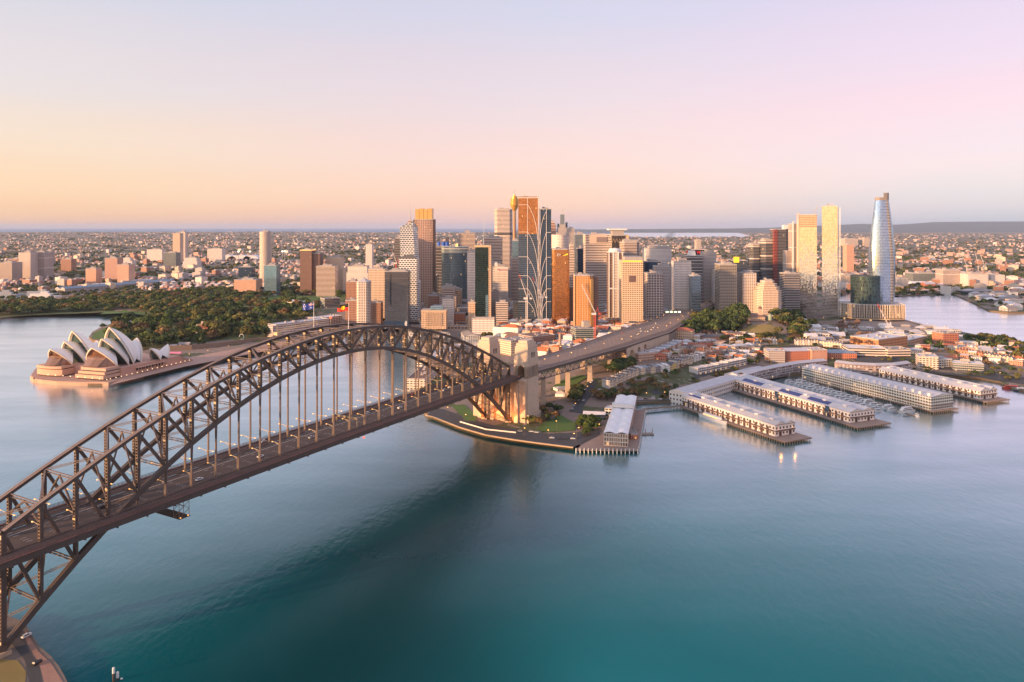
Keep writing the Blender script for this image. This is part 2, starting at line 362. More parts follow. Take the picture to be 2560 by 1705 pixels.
def land(name, outline, inner, hf, m, skirt=-3.0):
    n = len(outline); pts = [Vector(p) for p in outline] + [Vector(p) for p in inner]
    vv, ee, ff, *_ = geometry.delaunay_2d_cdt(pts, [], [list(range(n))], 1, 1e-4)
    mb = MB(); mb.v = [(p.x, p.y, hf(p.x, p.y)) for p in vv]; mb.f = [tuple(q) for q in ff]; mb.m = [0] * len(ff); mb.uv = [[(0, 0)] * len(q) for q in ff]
    for i in range(n):
        a, c = outline[i], outline[(i + 1) % n]; za, zc = hf(*a), hf(*c)
        mb.face([(a[0], a[1], za), (a[0], a[1], skirt), (c[0], c[1], skirt), (c[0], c[1], zc)], 1)
        mb.face([(c[0], c[1], zc), (c[0], c[1], skirt), (a[0], a[1], skirt), (a[0], a[1], za)], 1)
    return mb.build(name, m, smooth=False)
t = NT('ground'); b = t.b; ps = t.pos()
g1 = t.noise(.012, ps, 5, .6); g2 = t.noise(.09, ps, 4, .6)
c1 = t.mix(t.math('GREATER_THAN', g1, .52), (.24, .175, .14), (.095, .10, .042)); c2 = t.mix(t.math('GREATER_THAN', g2, .62), c1, (.30, .235, .205))
t.l(c2, b.inputs['Base Color']); b.inputs['Roughness'].default_value = .95
MGROUND = t.m
MSTONE = mat('sandstone_wall', (.42, .30, .20), .85, var=.3, scale=.35)
inner = []
gy = 700.0
while gy < 25500:
    st = 30 if gy < 2650 else (90 if gy < 4500 else 420); gx = -gy * .85 - 300
    while gx < gy * .85 + 300:
        q = (gx + rng.uniform(-.3, .3) * st, gy + rng.uniform(-.3, .3) * st)
        if coast_d(*q) > st * .35: inner.append(q)
        gx += st
    gy += st
struct(land('ground', OUT, inner, h, [MGROUND, MSTONE]))
def hn(x, y): return 3.0
ND = dens(NORTH, 8)
struct(land('ground', ND, [(p[0] * .97 - 6, p[1] * .985) for p in ND[::3]], hn, [mat('north_shore_ground', (.20, .155, .125), .9, var=.3, scale=.15), MSTONE]))

# far hills beyond the bay: one continuous ridge terrain
def ridge_y(px):
    K = [(900, 590), (1300, 577), (1439, 574), (1522, 573), (1710, 571.7), (1822, 571), (1920, 569.5), (2010, 565), (2111, 561.6), (2156, 559.4), (2185, 560.5), (2232, 562), (2271, 560), (2334, 555), (2450, 554), (2560, 553.6), (3300, 553)]
    for (a, ya), (c, yc) in zip(K, K[1:]):
        if a <= px <= c: return ya + (yc - ya) * (px - a) / (c - a)
    return K[-1][1]
mb = MB(); N_ = 150; rows = [(27000, .0), (29000, .25), (31500, .62), (34000, 1.0), (36000, .8), (40000, .2)]
for j, (D, q) in enumerate(rows):
    for i in range(N_ + 1):
        px = 1000 + 2300 * i / N_; top = ZD(ridge_y(px), 34000)
        x = XD(px, 34000) * (D / 34000) ** .5; z = 2 + (top - 2) * q * (1 + (.16 * noise.noise((x / 1500, D / 1500, 1)) if q < 1 else .012 * noise.noise((x / 700, 1, 1)))) ; mb.v.append((x, D, z))
for j in range(len(rows) - 1):
    for i in range(N_):
        a = j * (N_ + 1) + i; mb.f.append((a, a + 1, a + N_ + 2, a + N_ + 1)); mb.m.append(0); mb.uv.append([(0, 0)] * 4)
struct(mb.build('hills', mat('far_hills', (.05, .07, .075), .95, var=.5, scale=.0012), smooth=True))

# surfaces laid on the land: lawns, roads, paths - draped sheets
def sheet(name, poly, m, lift=.25, z=None, kind='structure', label=None, step=14, cat=None):
    pts = dens(poly, step); xs = [p[0] for p in poly]; ys = [p[1] for p in poly]; inn = []
    def inside(x, y):
        r = False
        for i in range(len(poly)):
            (x1, y1), (x2, y2) = poly[i - 1], poly[i]
            if (y1 > y) != (y2 > y) and x < (x2 - x1) * (y - y1) / (y2 - y1) + x1: r = not r
        return r
    y = min(ys) + step
    while y < max(ys):
        x = min(xs) + step
        while x < max(xs):
            if inside(x, y): inn.append((x, y))
            x += step
        y += step
    n = len(pts); vv, ee, ff, *_ = geometry.delaunay_2d_cdt([Vector(p) for p in pts + inn], [], [list(range(n))], 1, 1e-3)
    mb = MB(); mb.v = [(p.x, p.y, (h(p.x, p.y) if z is None else z) + lift) for p in vv]; mb.f = [tuple(q) for q in ff]; mb.m = [0] * len(ff); mb.uv = [[(0, 0)] * len(q) for q in ff]
    o = mb.build(name, m); return tag(o, label, cat, None, kind)
def GP(*pp): return [G(*q)[:2] for q in pp]
MLAWN = mat('lawn', (.085, .15, .028), .95, var=.35, scale=.05); MDRY = mat('dry_lawn', (.26, .19, .06), .95, var=.35, scale=.05)
MASPH = mat('asphalt', (.062, .060, .064), .9, var=.25, scale=.12); MPAVE = mat('paving', (.30, .24, .21), .85, var=.2, scale=.2); MPINK = mat('granite_paving', (.42, .26, .20), .8, var=.14, scale=.15)
sheet('garden_ground', GP((-20, 794), (-20, 760), (60, 754), (140, 758), (250, 750), (420, 738), (560, 726), (640, 724), (780, 694), (870, 694), (880, 745), (800, 768), (760, 795), (690, 808), (685, 842), (560, 850), (440, 864), (350, 876), (262, 852), (238, 834), (330, 812), (392, 800), (372, 788), (290, 780), (190, 784), (80, 788)), mat('garden_grass', (.095, .115, .034), .95, var=.5, scale=.03), .35, step=22)
sheet('lawn', GP((250, 786), (340, 786), (378, 791), (380, 784), (330, 775), (290, 775)), MLAWN, .6, kind='structure')
sheet('lawn', GP((228, 846), (240, 830), (268, 818), (300, 818), (290, 838), (262, 850)), MLAWN, .6)
sheet('lawn', GP((345, 858), (380, 852), (395, 836), (372, 830), (350, 838)), MLAWN, .6)
sheet('lawn', GP((640, 812), (700, 842), (690, 862), (590, 852), (560, 842), (600, 832)), mat('rough_lawn', (.12, .13, .035), .95, var=.35, scale=.05), .6)
sheet('lawn', GP((735, 742), (830, 738), (860, 745), (800, 757), (740, 754)), MLAWN, .6)
sheet('lawn', GP((1128, 1014), (1160, 1012), (1192, 1040), (1190, 1054), (1165, 1053)), MLAWN, .5)
sheet('lawn', GP((1352, 1062), (1384, 1048), (1395, 1034), (1415, 1046), (1440, 1060), (1438, 1077), (1400, 1080), (1368, 1081), (1340, 1078)), MLAWN, .5)
sheet('lawn', GP((1376, 973), (1440, 962), (1470, 943), (1452, 938), (1400, 952)), MLAWN, .5)
sheet('lawn', GP((1848, 828), (1880, 814), (1925, 812), (1945, 822), (1935, 831), (1900, 835), (1866, 834)), MDRY, .8)
sheet('promenade', GP((1066, 1040), (1086, 1046), (1150, 1070), (1215, 1089), (1280, 1100), (1344, 1109), (1433, 1120), (1500, 1086), (1500, 1070), (1440, 1082), (1370, 1086), (1300, 1076), (1240, 1066), (1180, 1050), (1110, 1024), (1084, 1020)), MASPH, .35)
sheet('road', GP((1422, 1030), (1455, 1033), (1462, 1046), (1455, 1020), (1480, 985), (1492, 955), (1474, 950), (1462, 968), (1440, 1000)), MASPH, .45)
sheet('road', GP((1555, 1006), (1600, 1003), (1680, 1001), (1725, 995), (1722, 986), (1670, 993), (1640, 975), (1625, 978), (1640, 992), (1600, 996)), MASPH, .45)
sheet('road', GP((1742, 948), (1830, 915), (1920, 885), (2010, 868), (2150, 905), (2260, 928), (2450, 945), (2560, 962), (2560, 945), (2450, 928), (2300, 905), (2200, 880), (2040, 855), (1910, 872), (1800, 905), (1730, 935)), MASPH, .45)
sheet('quay_apron', GP((2090, 800), (2180, 795), (2245, 800), (2318, 819), (2380, 831), (2450, 846), (2400, 850), (2300, 838), (2200, 822), (2100, 818)), MPAVE, .5)
sheet('promenade', [P(*q, 5) for q in [(272, 963), (300, 956), (462, 916), (640, 882), (760, 857), (850, 838), (840, 832), (740, 846), (620, 866), (480, 892), (420, 900), (330, 935)]], MPINK, .3, z=4.6)
sheet('road', [P(*q, 3) for q in [(40, 1574), (58, 1578), (60, 1600), (78, 1640), (98, 1668), (106, 1720), (80, 1800), (62, 1800), (72, 1700), (62, 1650), (30, 1610), (0, 1596), (0, 1580)]], MASPH, .15, z=3.0)
sheet('promenade', [P(*q, 3) for q in [(62, 1574), (97, 1630), (129, 1660), (159, 1708), (120, 1760), (108, 1700), (98, 1660), (80, 1630), (64, 1600)]], mat('brick_paving', (.36, .20, .15), .85, var=.25, scale=.3), .15, z=3.0)
sheet('lawn', [P(*q, 3) for q in [(-60, 1650), (10, 1648), (45, 1652), (66, 1680), (62, 1712), (20, 1780), (-80, 1780)]], MDRY, .15, z=3.0)
sheet('lawn', GP((640, 749), (700, 739), (722, 746), (660, 757)), MLAWN, .9); sheet('lawn', GP((470, 771), (530, 764), (544, 772), (482, 779)), MLAWN, .9); sheet('lawn', GP((586, 796), (640, 789), (655, 800), (600, 808)), MLAWN, .9)
cp_ = MB(); cq = [P(*q, 3.2) for q in [(1064, 1038), (1086, 1044), (1150, 1069), (1215, 1088), (1280, 1099), (1344, 1108), (1433, 1119)]]
for p, q in zip(cq, cq[1:]): cp_.bar((*p, 3.4), (*q, 3.4), 1.6, 1.0, 0)
tag(cp_.build('sea_wall', [mat('sea_wall_coping', (.50, .37, .25), .85, var=.3, scale=.4)]), 'sandstone sea wall coping curving round the headland below the far pylons', 'wall')
cp_ = MB(); cq = [P(*q, 3.4) for q in [(1150, 1056), (1215, 1075), (1290, 1083)]]
for p, q in zip(cq, cq[1:]): cp_.bar((*p, 4.1), (*q, 4.1), .5, 1.5, 0)
tag(cp_.build('low_wall', [mat('white_wall', (.72, .68, .64), .8)]), 'low white wall along the waterfront road below the arch end', 'wall')

# ---------------------------------------------------------------- the steel arch bridge
BO = (-251.4, 369.5); BU = (0.4929, 0.8701); BROT = math.atan2(BU[1], BU[0])
def BW(s, t, z): return (BO[0] + BU[0] * s - BU[1] * t, BO[1] + BU[1] * s + BU[0] * t, z)
PAN = 503 / 28.0
def zd(s): return 52.0 + 1.6 * (1 - ((s - 251.5) / 251.5) ** 2)
def zlo(i): return 6 + 110 * (1 - ((i - 14) / 14.0) ** 2)
def zto(i): q = ((i - 14) / 14.0) ** 2; return 63 + 70 * (1 - q) - 2.2 * math.sin(math.pi * min(1, q))
MSTEEL = mat('bridge_steel', (.098, .072, .060), .5, .25, var=.22, scale=.2)
MSTEELP = mat('bridge_steel_weathered', (.22, .16, .13), .6, .15, var=.3, scale=.25)
MRUST = mat('red_oxide_steel', (.15, .072, .062), .7, .1, var=.3, scale=.15)
MWHITE = mat('white_paint', (.72, .70, .68), .6, var=.1)
MLAMP = mat('lamp_glow', (.9, .6, .3), .5, emit=(1.0, .42, .08), es=1.3, var=0)
MRED = mat('red_beacon', (.8, .05, .02), .5, emit=(1.0, .06, .02), es=3.0, var=0)
MCREAM = mat('cream_paint', (.62, .46, .26), .7, var=.2)
MROADB = mat('bridge_road', (.085, .062, .055), .9, var=.25, scale=.1)
bridge = thing('arch_bridge', 'dark steel through arch bridge with hangers spanning the harbour in front of the opera house', 'bridge', (*BO, 0), BROT)
def bpart(mb, name, m=None): return mb.build(name, m or [MSTEEL, MSTEELP, MCREAM], bridge)
def lattice(mb, p, q, hgt=1.3, th=.22, n=None, mi=1, wid=.9):
    p = Vector(p); q = Vector(q); L = (q - p).length; n = n or max(4, int(L / (hgt * 1.25))); up = Vector((0, 0, hgt / 2))
    mb.bar(p + up, q + up, wid, th, mi, ends=False); mb.bar(p - up, q - up, wid, th, mi, ends=False)
    for k in range(n):
        a = p.lerp(q, k / n); c = p.lerp(q, (k + 1) / n); sgn = 1 if k % 2 else -1
        mb.bar(a + up * sgn, c - up * sgn, .18, .18, mi, ends=False)
for t0 in (0.0, 30.0):
    top = MB(); low = MB()
    for i in range(28):
        for dt in (-.75, .75):                                        # each chord is a pair of box girders side by side
            top.bar((i * PAN, t0 + dt, zto(i)), ((i + 1) * PAN, t0 + dt, zto(i + 1)), 1.0, 1.9, 0, ends=False)
            low.bar((i * PAN, t0 + dt, zlo(i)), ((i + 1) * PAN, t0 + dt, zlo(i + 1)), 1.05, 2.5 if 4 < i < 23 else 3.2, 0, ends=False)
        top.bar((i * PAN, t0, zto(i) + .98), ((i + 1) * PAN, t0, zto(i + 1) + .98), 3.0, .14, 1, ends=False)   # cover plate with the climbers' walk
        for e in (-1.4, 1.4): top.bar((i * PAN, t0 + e, zto(i) + 2.0), ((i + 1) * PAN, t0 + e, zto(i + 1) + 2.0), .09, .09, 1, ends=False)
    bpart(top, 'top_chord'); bpart(low, 'bottom_chord')
    for i in range(29):
        post = MB(); s = i * PAN; a, c = zlo(i), zto(i) - .6; wd = 2.5 if i in (0, 28) else 1.7
        for e in (-1, 1):
            post.bar((s, t0 + e * 1.05, a), (s, t0 + e * 1.05, c), .28, wd, 0, up=(1, 0, 0))
            for e2 in (-1, 1): post.bar((s + e2 * wd / 2, t0 + e * .8, a), (s + e2 * wd / 2, t0 + e * .8, c), .5, .14, 0, up=(1, 0, 0), ends=False)
        zz = a + 1.2; k = 0
        while zz < c - .5:
            for e2 in (-1, 1):
                post.box(s + e2 * wd / 2, t0, zz, .12, 1.5, .62, 0, 1)
            zz += 1.75; k += 1
        for zq, hq in ((c - 2.4, 2.0), (a + 2.2, 1.3), ((a + c) / 2, 1.0)):                      # pale gusset plates
            for e2 in (-1, 1): post.box(s + e2 * (wd / 2 + .08), t0, zq, .1, 2.3, hq, 0, 2)
        bpart(post, 'post')
    for i in range(28):
        dg = MB(); p, q = (((i * PAN, zto(i)), ((i + 1) * PAN, zlo(i + 1))) if i < 14 else (((i + 1) * PAN, zto(i + 1)), (i * PAN, zlo(i))))
        for dt in (-.55, .55): dg.bar((p[0], t0 + dt, p[1]), (q[0], t0 + dt, q[1]), .5, 1.5, 0, ends=False)
        pv, qv = Vector((p[0], t0, p[1])), Vector((q[0], t0, q[1])); n = int((qv - pv).length / 2.2)
        for k in range(1, n): m_ = pv.lerp(qv, k / n); d_ = (qv - pv).normalized() * .35; dg.bar(m_ - d_, m_ + d_, .7, 1.3, 1, ends=False)
        bpart(dg, 'diagonal')
    for i in range(29):
        s = i * PAN
        if zlo(i) > zd(s) + 2.5:
            hg = MB(); zt_ = zlo(i) - 1.2; zm = max(zd(s) + 3, zt_ - 9)
            for e in (-1, 1):
                hg.bar((s, t0 + e * .75, zt_), (s, t0 + e * .36, zm), .32, .75, 0, up=(1, 0, 0)); hg.bar((s, t0 + e * .36, zm), (s, t0 + e * .36, zd(s) - 1), .34, .8, 1, up=(1, 0, 0))
            for k in range(5): hg.box(s, t0, zm + (zd(s) - zm) * k / 5, .6, .8, .25, 0, 1)
            bpart(hg, 'hanger')
lat = MB(); lat2 = MB(); swy = MB()
for i in range(29):                                                   # lateral bracing between the two trusses
    s = i * PAN; lattice(lat, (s, 1, zto(i) - .8), (s, 29, zto(i) - .8), 1.5)
    if i < 28: lattice(lat, (s, 1, zto(i) - .6), (s + PAN, 29, zto(i + 1) - .6), 1.0) if i % 2 else lattice(lat, (s, 29, zto(i) - .6), (s + PAN, 1, zto(i + 1) - .6), 1.0)
    if not (-3 < zlo(i) - zd(s) < 9):
        lattice(lat2, (s, 1, zlo(i) + .2), (s, 29, zlo(i) + .2), 1.5)
        if i < 28:
            lattice(lat2, (s, 1, zlo(i)), (s + PAN, 29, zlo(i + 1)), 1.1); lattice(lat2, (s, 29, zlo(i)), (s + PAN, 1, zlo(i + 1)), 1.1)
    a, c = max(zlo(i), zd(s) + 9), zto(i)
    if c - a > 8: lattice(swy, (s, 1, a + .5), (s, 15, c - 1.5), .8); lattice(swy, (s, 29, a + .5), (s, 15, c - 1.5), .8)
bpart(lat, 'top_bracing'); bpart(lat2, 'bottom_bracing'); bpart(swy, 'sway_bracing')
def along(mb, t, dz, w, hh, mi, s0=-40, s1=512, step=18):
    s = s0
    while s < s1 - .1:
        e = min(s1, s + step); mb.bar((s, t, zd(s) + dz), (e, t, zd(e) + dz), w, hh, mi, ends=False); s = e
dk = MB(); along(dk, 15, -.5, 27.4, .9, 0); bpart(dk, 'roadway', [MROADB])
dk = MB(); along(dk, -5.2, -.35, 8.6, .7, 0); bpart(dk, 'rail_deck', [mat('track_bed', (.10, .068, .058), .9, var=.3)])
tr = MB()
for tq in (-7.6, -6.1, -4.2, -2.7): along(tr, tq, .12, .18, .2, 0)
bpart(tr, 'rail_track', [MSTEELP])
dk = MB(); along(dk, 35.2, -.35, 8.6, .7, 0); bpart(dk, 'outer_lane_deck', [MROADB])
fa = MB(); along(fa, -9.7, -1.6, .7, 3.4, 0); along(fa, -9.7, .25, 1.6, .3, 1); bpart(fa, 'edge_girder', [MSTEEL, MRUST])
fa = MB(); along(fa, 39.7, -1.6, .7, 3.4, 0); along(fa, 39.7, .25, 1.6, .3, 1); bpart(fa, 'edge_girder', [MSTEEL, MRUST])
for tq, hq, m_ in ((-9.9, 2.4, 0), (-1.3, 1.6, 1), (1.3, 1.1, 1), (28.7, 1.1, 1), (31.3, 1.6, 0), (39.9, 2.4, 0)):
    fe = MB()
    for k in (.35, .62, .9): along(fe, tq, hq * k, .10, hq * .11, 0)
    s = -39
    while s < 511: fe.bar((s, tq, zd(s) - .1), (s, tq, zd(s) + hq), .14, .14, 0); s += 2.6
    bpart(fe, 'railing', [MSTEELP if m_ else MRUST])
ln = MB()
for k in (1, 2, 3, 5, 6, 7):
    tq = 2.4 + 25.2 * k / 8; s = -38
    while s < 508:
        solid = k == 6; e = s + (9 if solid else 3.0); ln.bar((s, tq, zd(s) - .02), (e, tq, zd(e) - .02),   .30 if solid else .16, .03, 0, ends=False); s += 9 if solid else 13
tag(bpart(ln, 'lane_marking', [MWHITE]), kind='stuff')
for i in range(-2, 29):
    s = i * PAN; cg = MB(); cg.bar((s, -9.4, zd(s) - 2.7), (s, 39.4, zd(s) - 2.7), .6, 3.4, 0); bpart(cg, 'cross_girder')
st = MB()
for tq in (3, 9, 15, 21, 27): along(st, tq, -1.6, .4, 1.2, 0)
bpart(st, 'stringer')
for t0 in (0, 30):
    for s in (0, 503):
        hb = MB(); hb.box(s + (-4 if s == 0 else 4), t0, -1, 13, 7, 6.0, 0, 0); hb.bar((s, t0, 3), (s, t0, 8), 3.6, 4.5, 1); bpart(hb, 'bearing', [MSTONE, MSTEEL])
# things carried by the bridge
def on_bridge(name, label, cat, s, t, z, group=None): return thing(name, label, cat, BW(s, t, z), BROT, group)
proto = None
for i in range(0, 29):
    s = i * PAN; z = zd(s)
    if proto is None:
        proto = on_bridge('street_lamp', 'short lamp arm with one warm lit head over the near lanes of the bridge', 'street lamp', s, 1.6, z, 'lamps over the near lanes of the bridge')
        a = MB(); a.bar((0, 0, 0), (0, 0, 8.2), .22, .22, 0); a.bar((0, 0, 8.1), (0, 6.2, 8.9), .22, .18, 0); a.bar((0, 0, 7.2), (0, 3.0, 8.4), .12, .12, 0); a.build('arm', [MCREAM], proto)
        a = MB(); a.prism([(-.3, 5.6), (.3, 5.6), (.35, 6.5), (-.35, 6.5)], 8.4, 8.8, 0, bottom=True); a.build('lamp_head', [MLAMP], proto); kids(proto)
    else: dup(proto, BW(s, 1.6, z))
proto = None
for i in range(0, 29):
    s = i * PAN; z = zd(s)
    if proto is None:
        proto = on_bridge('street_lamp', 'double armed lamp with two lit heads along the far side of the bridge', 'street lamp', s, 31.2, z, 'double lamps along the far side of the bridge')
        a = MB(); a.bar((0, 0, 0), (0, 0, 8.3), .22, .22, 0); a.bar((0, -6.4, 8.9), (0, 0, 8.2), .22, .2, 0); a.bar((0, 0, 8.2), (0, 8.5, 9.1), .22, .2, 0); a.bar((0, 0, 7.0), (0, 4, 8.6), .12, .12, 0); a.build('arm', [MCREAM], proto)
        for e in (-6.1, 8.1):
            a = MB(); a.prism([(-.3, e - .4), (.3, e - .4), (.3, e + .4), (-.3, e + .4)], 8.45, 8.8, 0, bottom=True); a.build('lamp_head', [MLAMP], proto)
        kids(proto)
    else: dup(proto, BW(s, 31.2, z))
gn = on_bridge('sign_gantry', 'pale steel sign gantry spanning the traffic lanes at the middle of the arch bridge', 'gantry', 262, 2, zd(262))
a = MB(); a.bar((0, 0, 0), (0, 0, 7), .5, .5, 0); a.bar((0, 26, 0), (0, 26, 7), .5, .5, 0); a.build('leg', [MCREAM], gn)
a = MB(); lattice(a, (0, 0, 7), (0, 26, 7), 1.0, mi=0); a.build('beam', [MCREAM], gn)
a = MB(); [a.box(-.5, 4 + 6 * k, 6.2, .2, 3.2, 1.6, 0, 0) for k in range(4)]; a.build('sign_panel', [mat('dark_panel', (.03, .03, .035), .6)], gn)
gt = on_bridge('maintenance_gantry', 'small steel work cradle with lights hanging under the near edge of the bridge deck', 'gantry', 94, -9.2, 41)
a = MB(); [a.bar((x, y, 0), (x, y, 9), .3, .3, 0) for x in (-3.4, 3.4) for y in (-2, 3)]; [a.bar((-3.4, y, z), (3.4, y, z2), .25, .25, 0) for y in (-2, 3) for z, z2 in ((0, 4.5), (4.5, 9), (4.5, 0), (9, 4.5))]; a.build('frame', [MSTEELP], gt)
a = MB(); a.box(0, 15, -.2, 7.4, 36, .35, 0, 0); a.build('platform', [MSTEEL], gt)
for x in (-2.6, 2.6): a = MB(); a.box(x, -2.2, .2, .5, .5, .5, 0, 0); a.build('lamp', [MLAMP], gt)
bc = on_bridge('navigation_light', 'red glowing navigation light hanging from the near edge of the deck at mid span', 'light', 256, -10.3, 48.2)
a = MB(); a.bar((0, 0, .9), (0, 0, 2.2), .2, .2, 0); a.build('bracket', [MSTEEL], bc); a = MB(); a.lathe([(.1, 0), (.75, .3), (.8, .9), (.1, 1.3)], 10); a.build('lens', [MRED], bc)
bc = on_bridge('beacon_light', 'red aviation beacon on a short mast at the crown of the far arch', 'light', 262, 30, zto(14) + 1.1)
a = MB(); a.bar((0, 0, 0), (0, 0, 4.8), .25, .25, 0); a.build('mast', [MCREAM], bc); a = MB(); a.lathe([(.1, 4.8), (1.0, 5.2), (1.0, 6.2), (.1, 6.6)], 10); a.build('lens', [MRED], bc)
def flag(label, s, t, parts, poleh, fw, fh):
    f = on_bridge('flagpole', 'white flagpole on the crown of the %s' % ('near arch holding the black and red flag' if t < 10 else 'far arch beside the blue flag'), 'flagpole', s, t, zto(14) + .9)
    a = MB(); a.tube((0, 0, 0), (0, 0, poleh), .32, 8, 0, .16); a.lathe([(.05, poleh), (.3, poleh + .2), (.05, poleh + .5)], 8); a.build('pole', [MWHITE], f)
    r = thing('flag', label, 'flag', BW(s, t, zto(14) + .9 + poleh - fh - .3), R(168)); NX = 16
    def fy(x): return .55 * math.sin(x * 1.1) * min(1, x / 2)
    def fz(x): return -.12 * x + .22 * math.sin(x * .8)
    for nm_, m_, (x0, x1, z0, z1), dy in parts:
        a = MB(); k = max(2, int((x1 - x0) * 2))
        for sd in (-1, 1):
            for j in range(k):
                xa, xb = x0 + (x1 - x0) * j / k, x0 + (x1 - x0) * (j + 1) / k; y = sd * (.04 + dy)
                q = [(xa, fy(xa) + y, z0 + fz(xa)), (xb, fy(xb) + y, z0 + fz(xb)), (xb, fy(xb) + y, z1 + fz(xb)), (xa, fy(xa) + y, z1 + fz(xa))]
                a.face(q if sd < 0 else q[::-1], 0)
        a.build(nm_, [m_], r)
    return r, fy, fz
FB = mat('flag_black', (.012, .011, .012), .8, var=.05); FR = mat('flag_red', (.72, .035, .02), .8, var=.05); FY = mat('flag_yellow', (.9, .62, .02), .8, var=.05); FBL = mat('flag_blue', (.03, .06, .32), .8, var=.05); FW_ = mat('flag_white', (.75, .75, .75), .8, var=.03)
r, fy, fz = flag('black over red flag with a yellow disc flying from the crown of the near arch', 250, 0, [('black_half', FB, (0, 9.8, 2.7, 5.4), 0), ('red_half', FR, (0, 9.8, 0, 2.7), 0)], 20, 9.8, 5.4)
a = MB()
for sd in (-1, 1):
    for q in range(20):
        A_, B_ = 2 * math.pi * q / 20, 2 * math.pi * (q + 1) / 20; pt = [(4.9, 2.7)] + [(4.9 + 1.55 * math.cos(w), 2.7 + 1.55 * math.sin(w)) for w in (A_, B_)]
        w3 = [(x, fy(x) + sd * .07, z + fz(x)) for x, z in pt]; a.face(w3 if sd < 0 else w3[::-1], 0)
a.build('yellow_disc', [FY], r)
star = [('star', FW_, (x, x + .7, z, z + .7), .05) for x, z in ((7.6, 4.2), (6.6, 2.9), (8.5, 2.8), (7.5, .7), (8.2, 2.0), (2.0, .9))]
flag('blue flag with white stars and a small cross flying from the far arch', 243, 30, [('field', FBL, (0, 10, 0, 5.2), 0), ('cross', FW_, (0, 4.6, 3.6, 4.3), .04), ('cross', FW_, (2.0, 2.7, 2.7, 5.2), .04), ('red_cross', FR, (0, 4.6, 3.8, 4.1), .06), ('red_cross', FR, (2.2, 2.5, 2.7, 5.2), .06)] + star, 20, 10, 5.2)
cr = on_bridge('maintenance_crane', 'pale lattice maintenance crane lying along the crown of the far arch', 'crane', 205, 30, zto(12) + 1.2)
a = MB(); a.box(0, 0, 0, 4, 4, 2.2, 0, 0); a.build('cabin', [MCREAM], cr); a = MB(); lattice(a, (0, 0, 3), (34, -8, 6.5), 1.4, mi=0); a.bar((0, 0, 2), (0, 0, 7), .3, .3, 0); a.bar((0, 0, 7), (20, -5, 5.6), .12, .12, 0); a.build('jib', [MCREAM], cr)

# stone pylons and abutment at the far (south) end
MGRAN = mat('pylon_granite', (.60, .46, .345), .85, var=.16, scale=.3, bump=.12); MDARK = mat('dark_opening', (.03, .025, .022), .9, var=0)
t = NT('pylon_granite_blocks'); b = t.b; uv = t.n('ShaderNodeUVMap'); br = t.n('ShaderNodeTexBrick'); t.l(uv.outputs[0], br.inputs[0]); br.inputs['Scale'].default_value = 1; br.inputs['Brick Width'].default_value = 2.6; br.inputs['Row Height'].default_value = 1.1; br.inputs['Mortar Size'].default_value = .05
br.inputs['Color1'].default_value = (.62, .48, .36, 1); br.inputs['Color2'].default_value = (.56, .43, .32, 1); br.inputs['Mortar'].default_value = (.38, .29, .21, 1)
t.l(t.vary(br.outputs[0], .14, t.noise(.12, t.pos(), 4)), b.inputs['Base Color']); b.inputs['Roughness'].default_value = .85; MBLOCK = t.m
ab = thing('stone_abutment', 'broad granite abutment under the bridge deck between the two far pylons', 'abutment', BW(520, 15, 4), BROT)
a = MB(); a.prism([(-13, -33), (13, -33), (13, 33), (-13, 33)], -6, 43.5, 0); a.build('wall', [MBLOCK], ab)
a = MB(); [a.prism([(-16.5, y - 2.2), (-12.9, y - 2.2), (-12.9, y + 2.2), (-16.5, y + 2.2)], -6, 42, 0, top_pts=[(-14.2, y - 2), (-12.9, y - 2), (-12.9, y + 2), (-14.2, y + 2)]) for y in (-23, -7, 7, 23)]; a.build('buttress', [MBLOCK], ab)
a = MB(); a.box(1, 0, 43.6, 31, 66, 1.4, 0, 0); a.build('cornice', [MGRAN], ab)
def archwall(mb, W_, z0, z1, ops, y0, y1, mi=0, dark=None):
    """wall along local x, width W_, between y0 and y1, with arched openings (centre, half width, springing height, sill)"""
    xs = -W_ / 2
    def quad(x0, x1, za0, za1, zb0, zb1):
        for y, fl in ((y0, 0), (y1, 1)):
            q = [(x0, y, za0), (x1, y, za1), (x1, y, zb1), (x0, y, zb0)]; u = [(x0, za0), (x1, za1), (x1, zb1), (x0, zb0)]; mb.face(q[::-1] if fl else q, mi, u[::-1] if fl else u)
    for c, hw, zs, sill in ops:
        quad(xs, c - hw, z0, z0, z1, z1)
        if sill > z0: quad(c - hw, c + hw, z0, z0, sill, sill); mb.face([(c - hw, y0, sill), (c + hw, y0, sill), (c + hw, y1, sill), (c - hw, y1, sill)], mi)
        for e in (-1, 1): q = [(c + e * hw, y0, sill), (c + e * hw, y1, sill), (c + e * hw, y1, zs), (c + e * hw, y0, zs)]; mb.face(q, mi, [(0, sill), (y1 - y0, sill), (y1 - y0, zs), (0, zs)])
        N = 12
        for k in range(N):
            a0, a1 = math.pi * (1 - k / N), math.pi * (1 - (k + 1) / N); x0, x1 = c + hw * math.cos(a0), c + hw * math.cos(a1); q0, q1 = zs + hw * math.sin(a0), zs + hw * math.sin(a1)
            quad(x0, x1, q0, q1, z1, z1); mb.face([(x0, y0, q0), (x0, y1, q0), (x1, y1, q1), (x1, y0, q1)], mi, [(0, 0), (y1 - y0, 0), (y1 - y0, 1), (0, 1)])
        xs = c + hw
    quad(xs, W_ / 2, z0, z0, z1, z1)
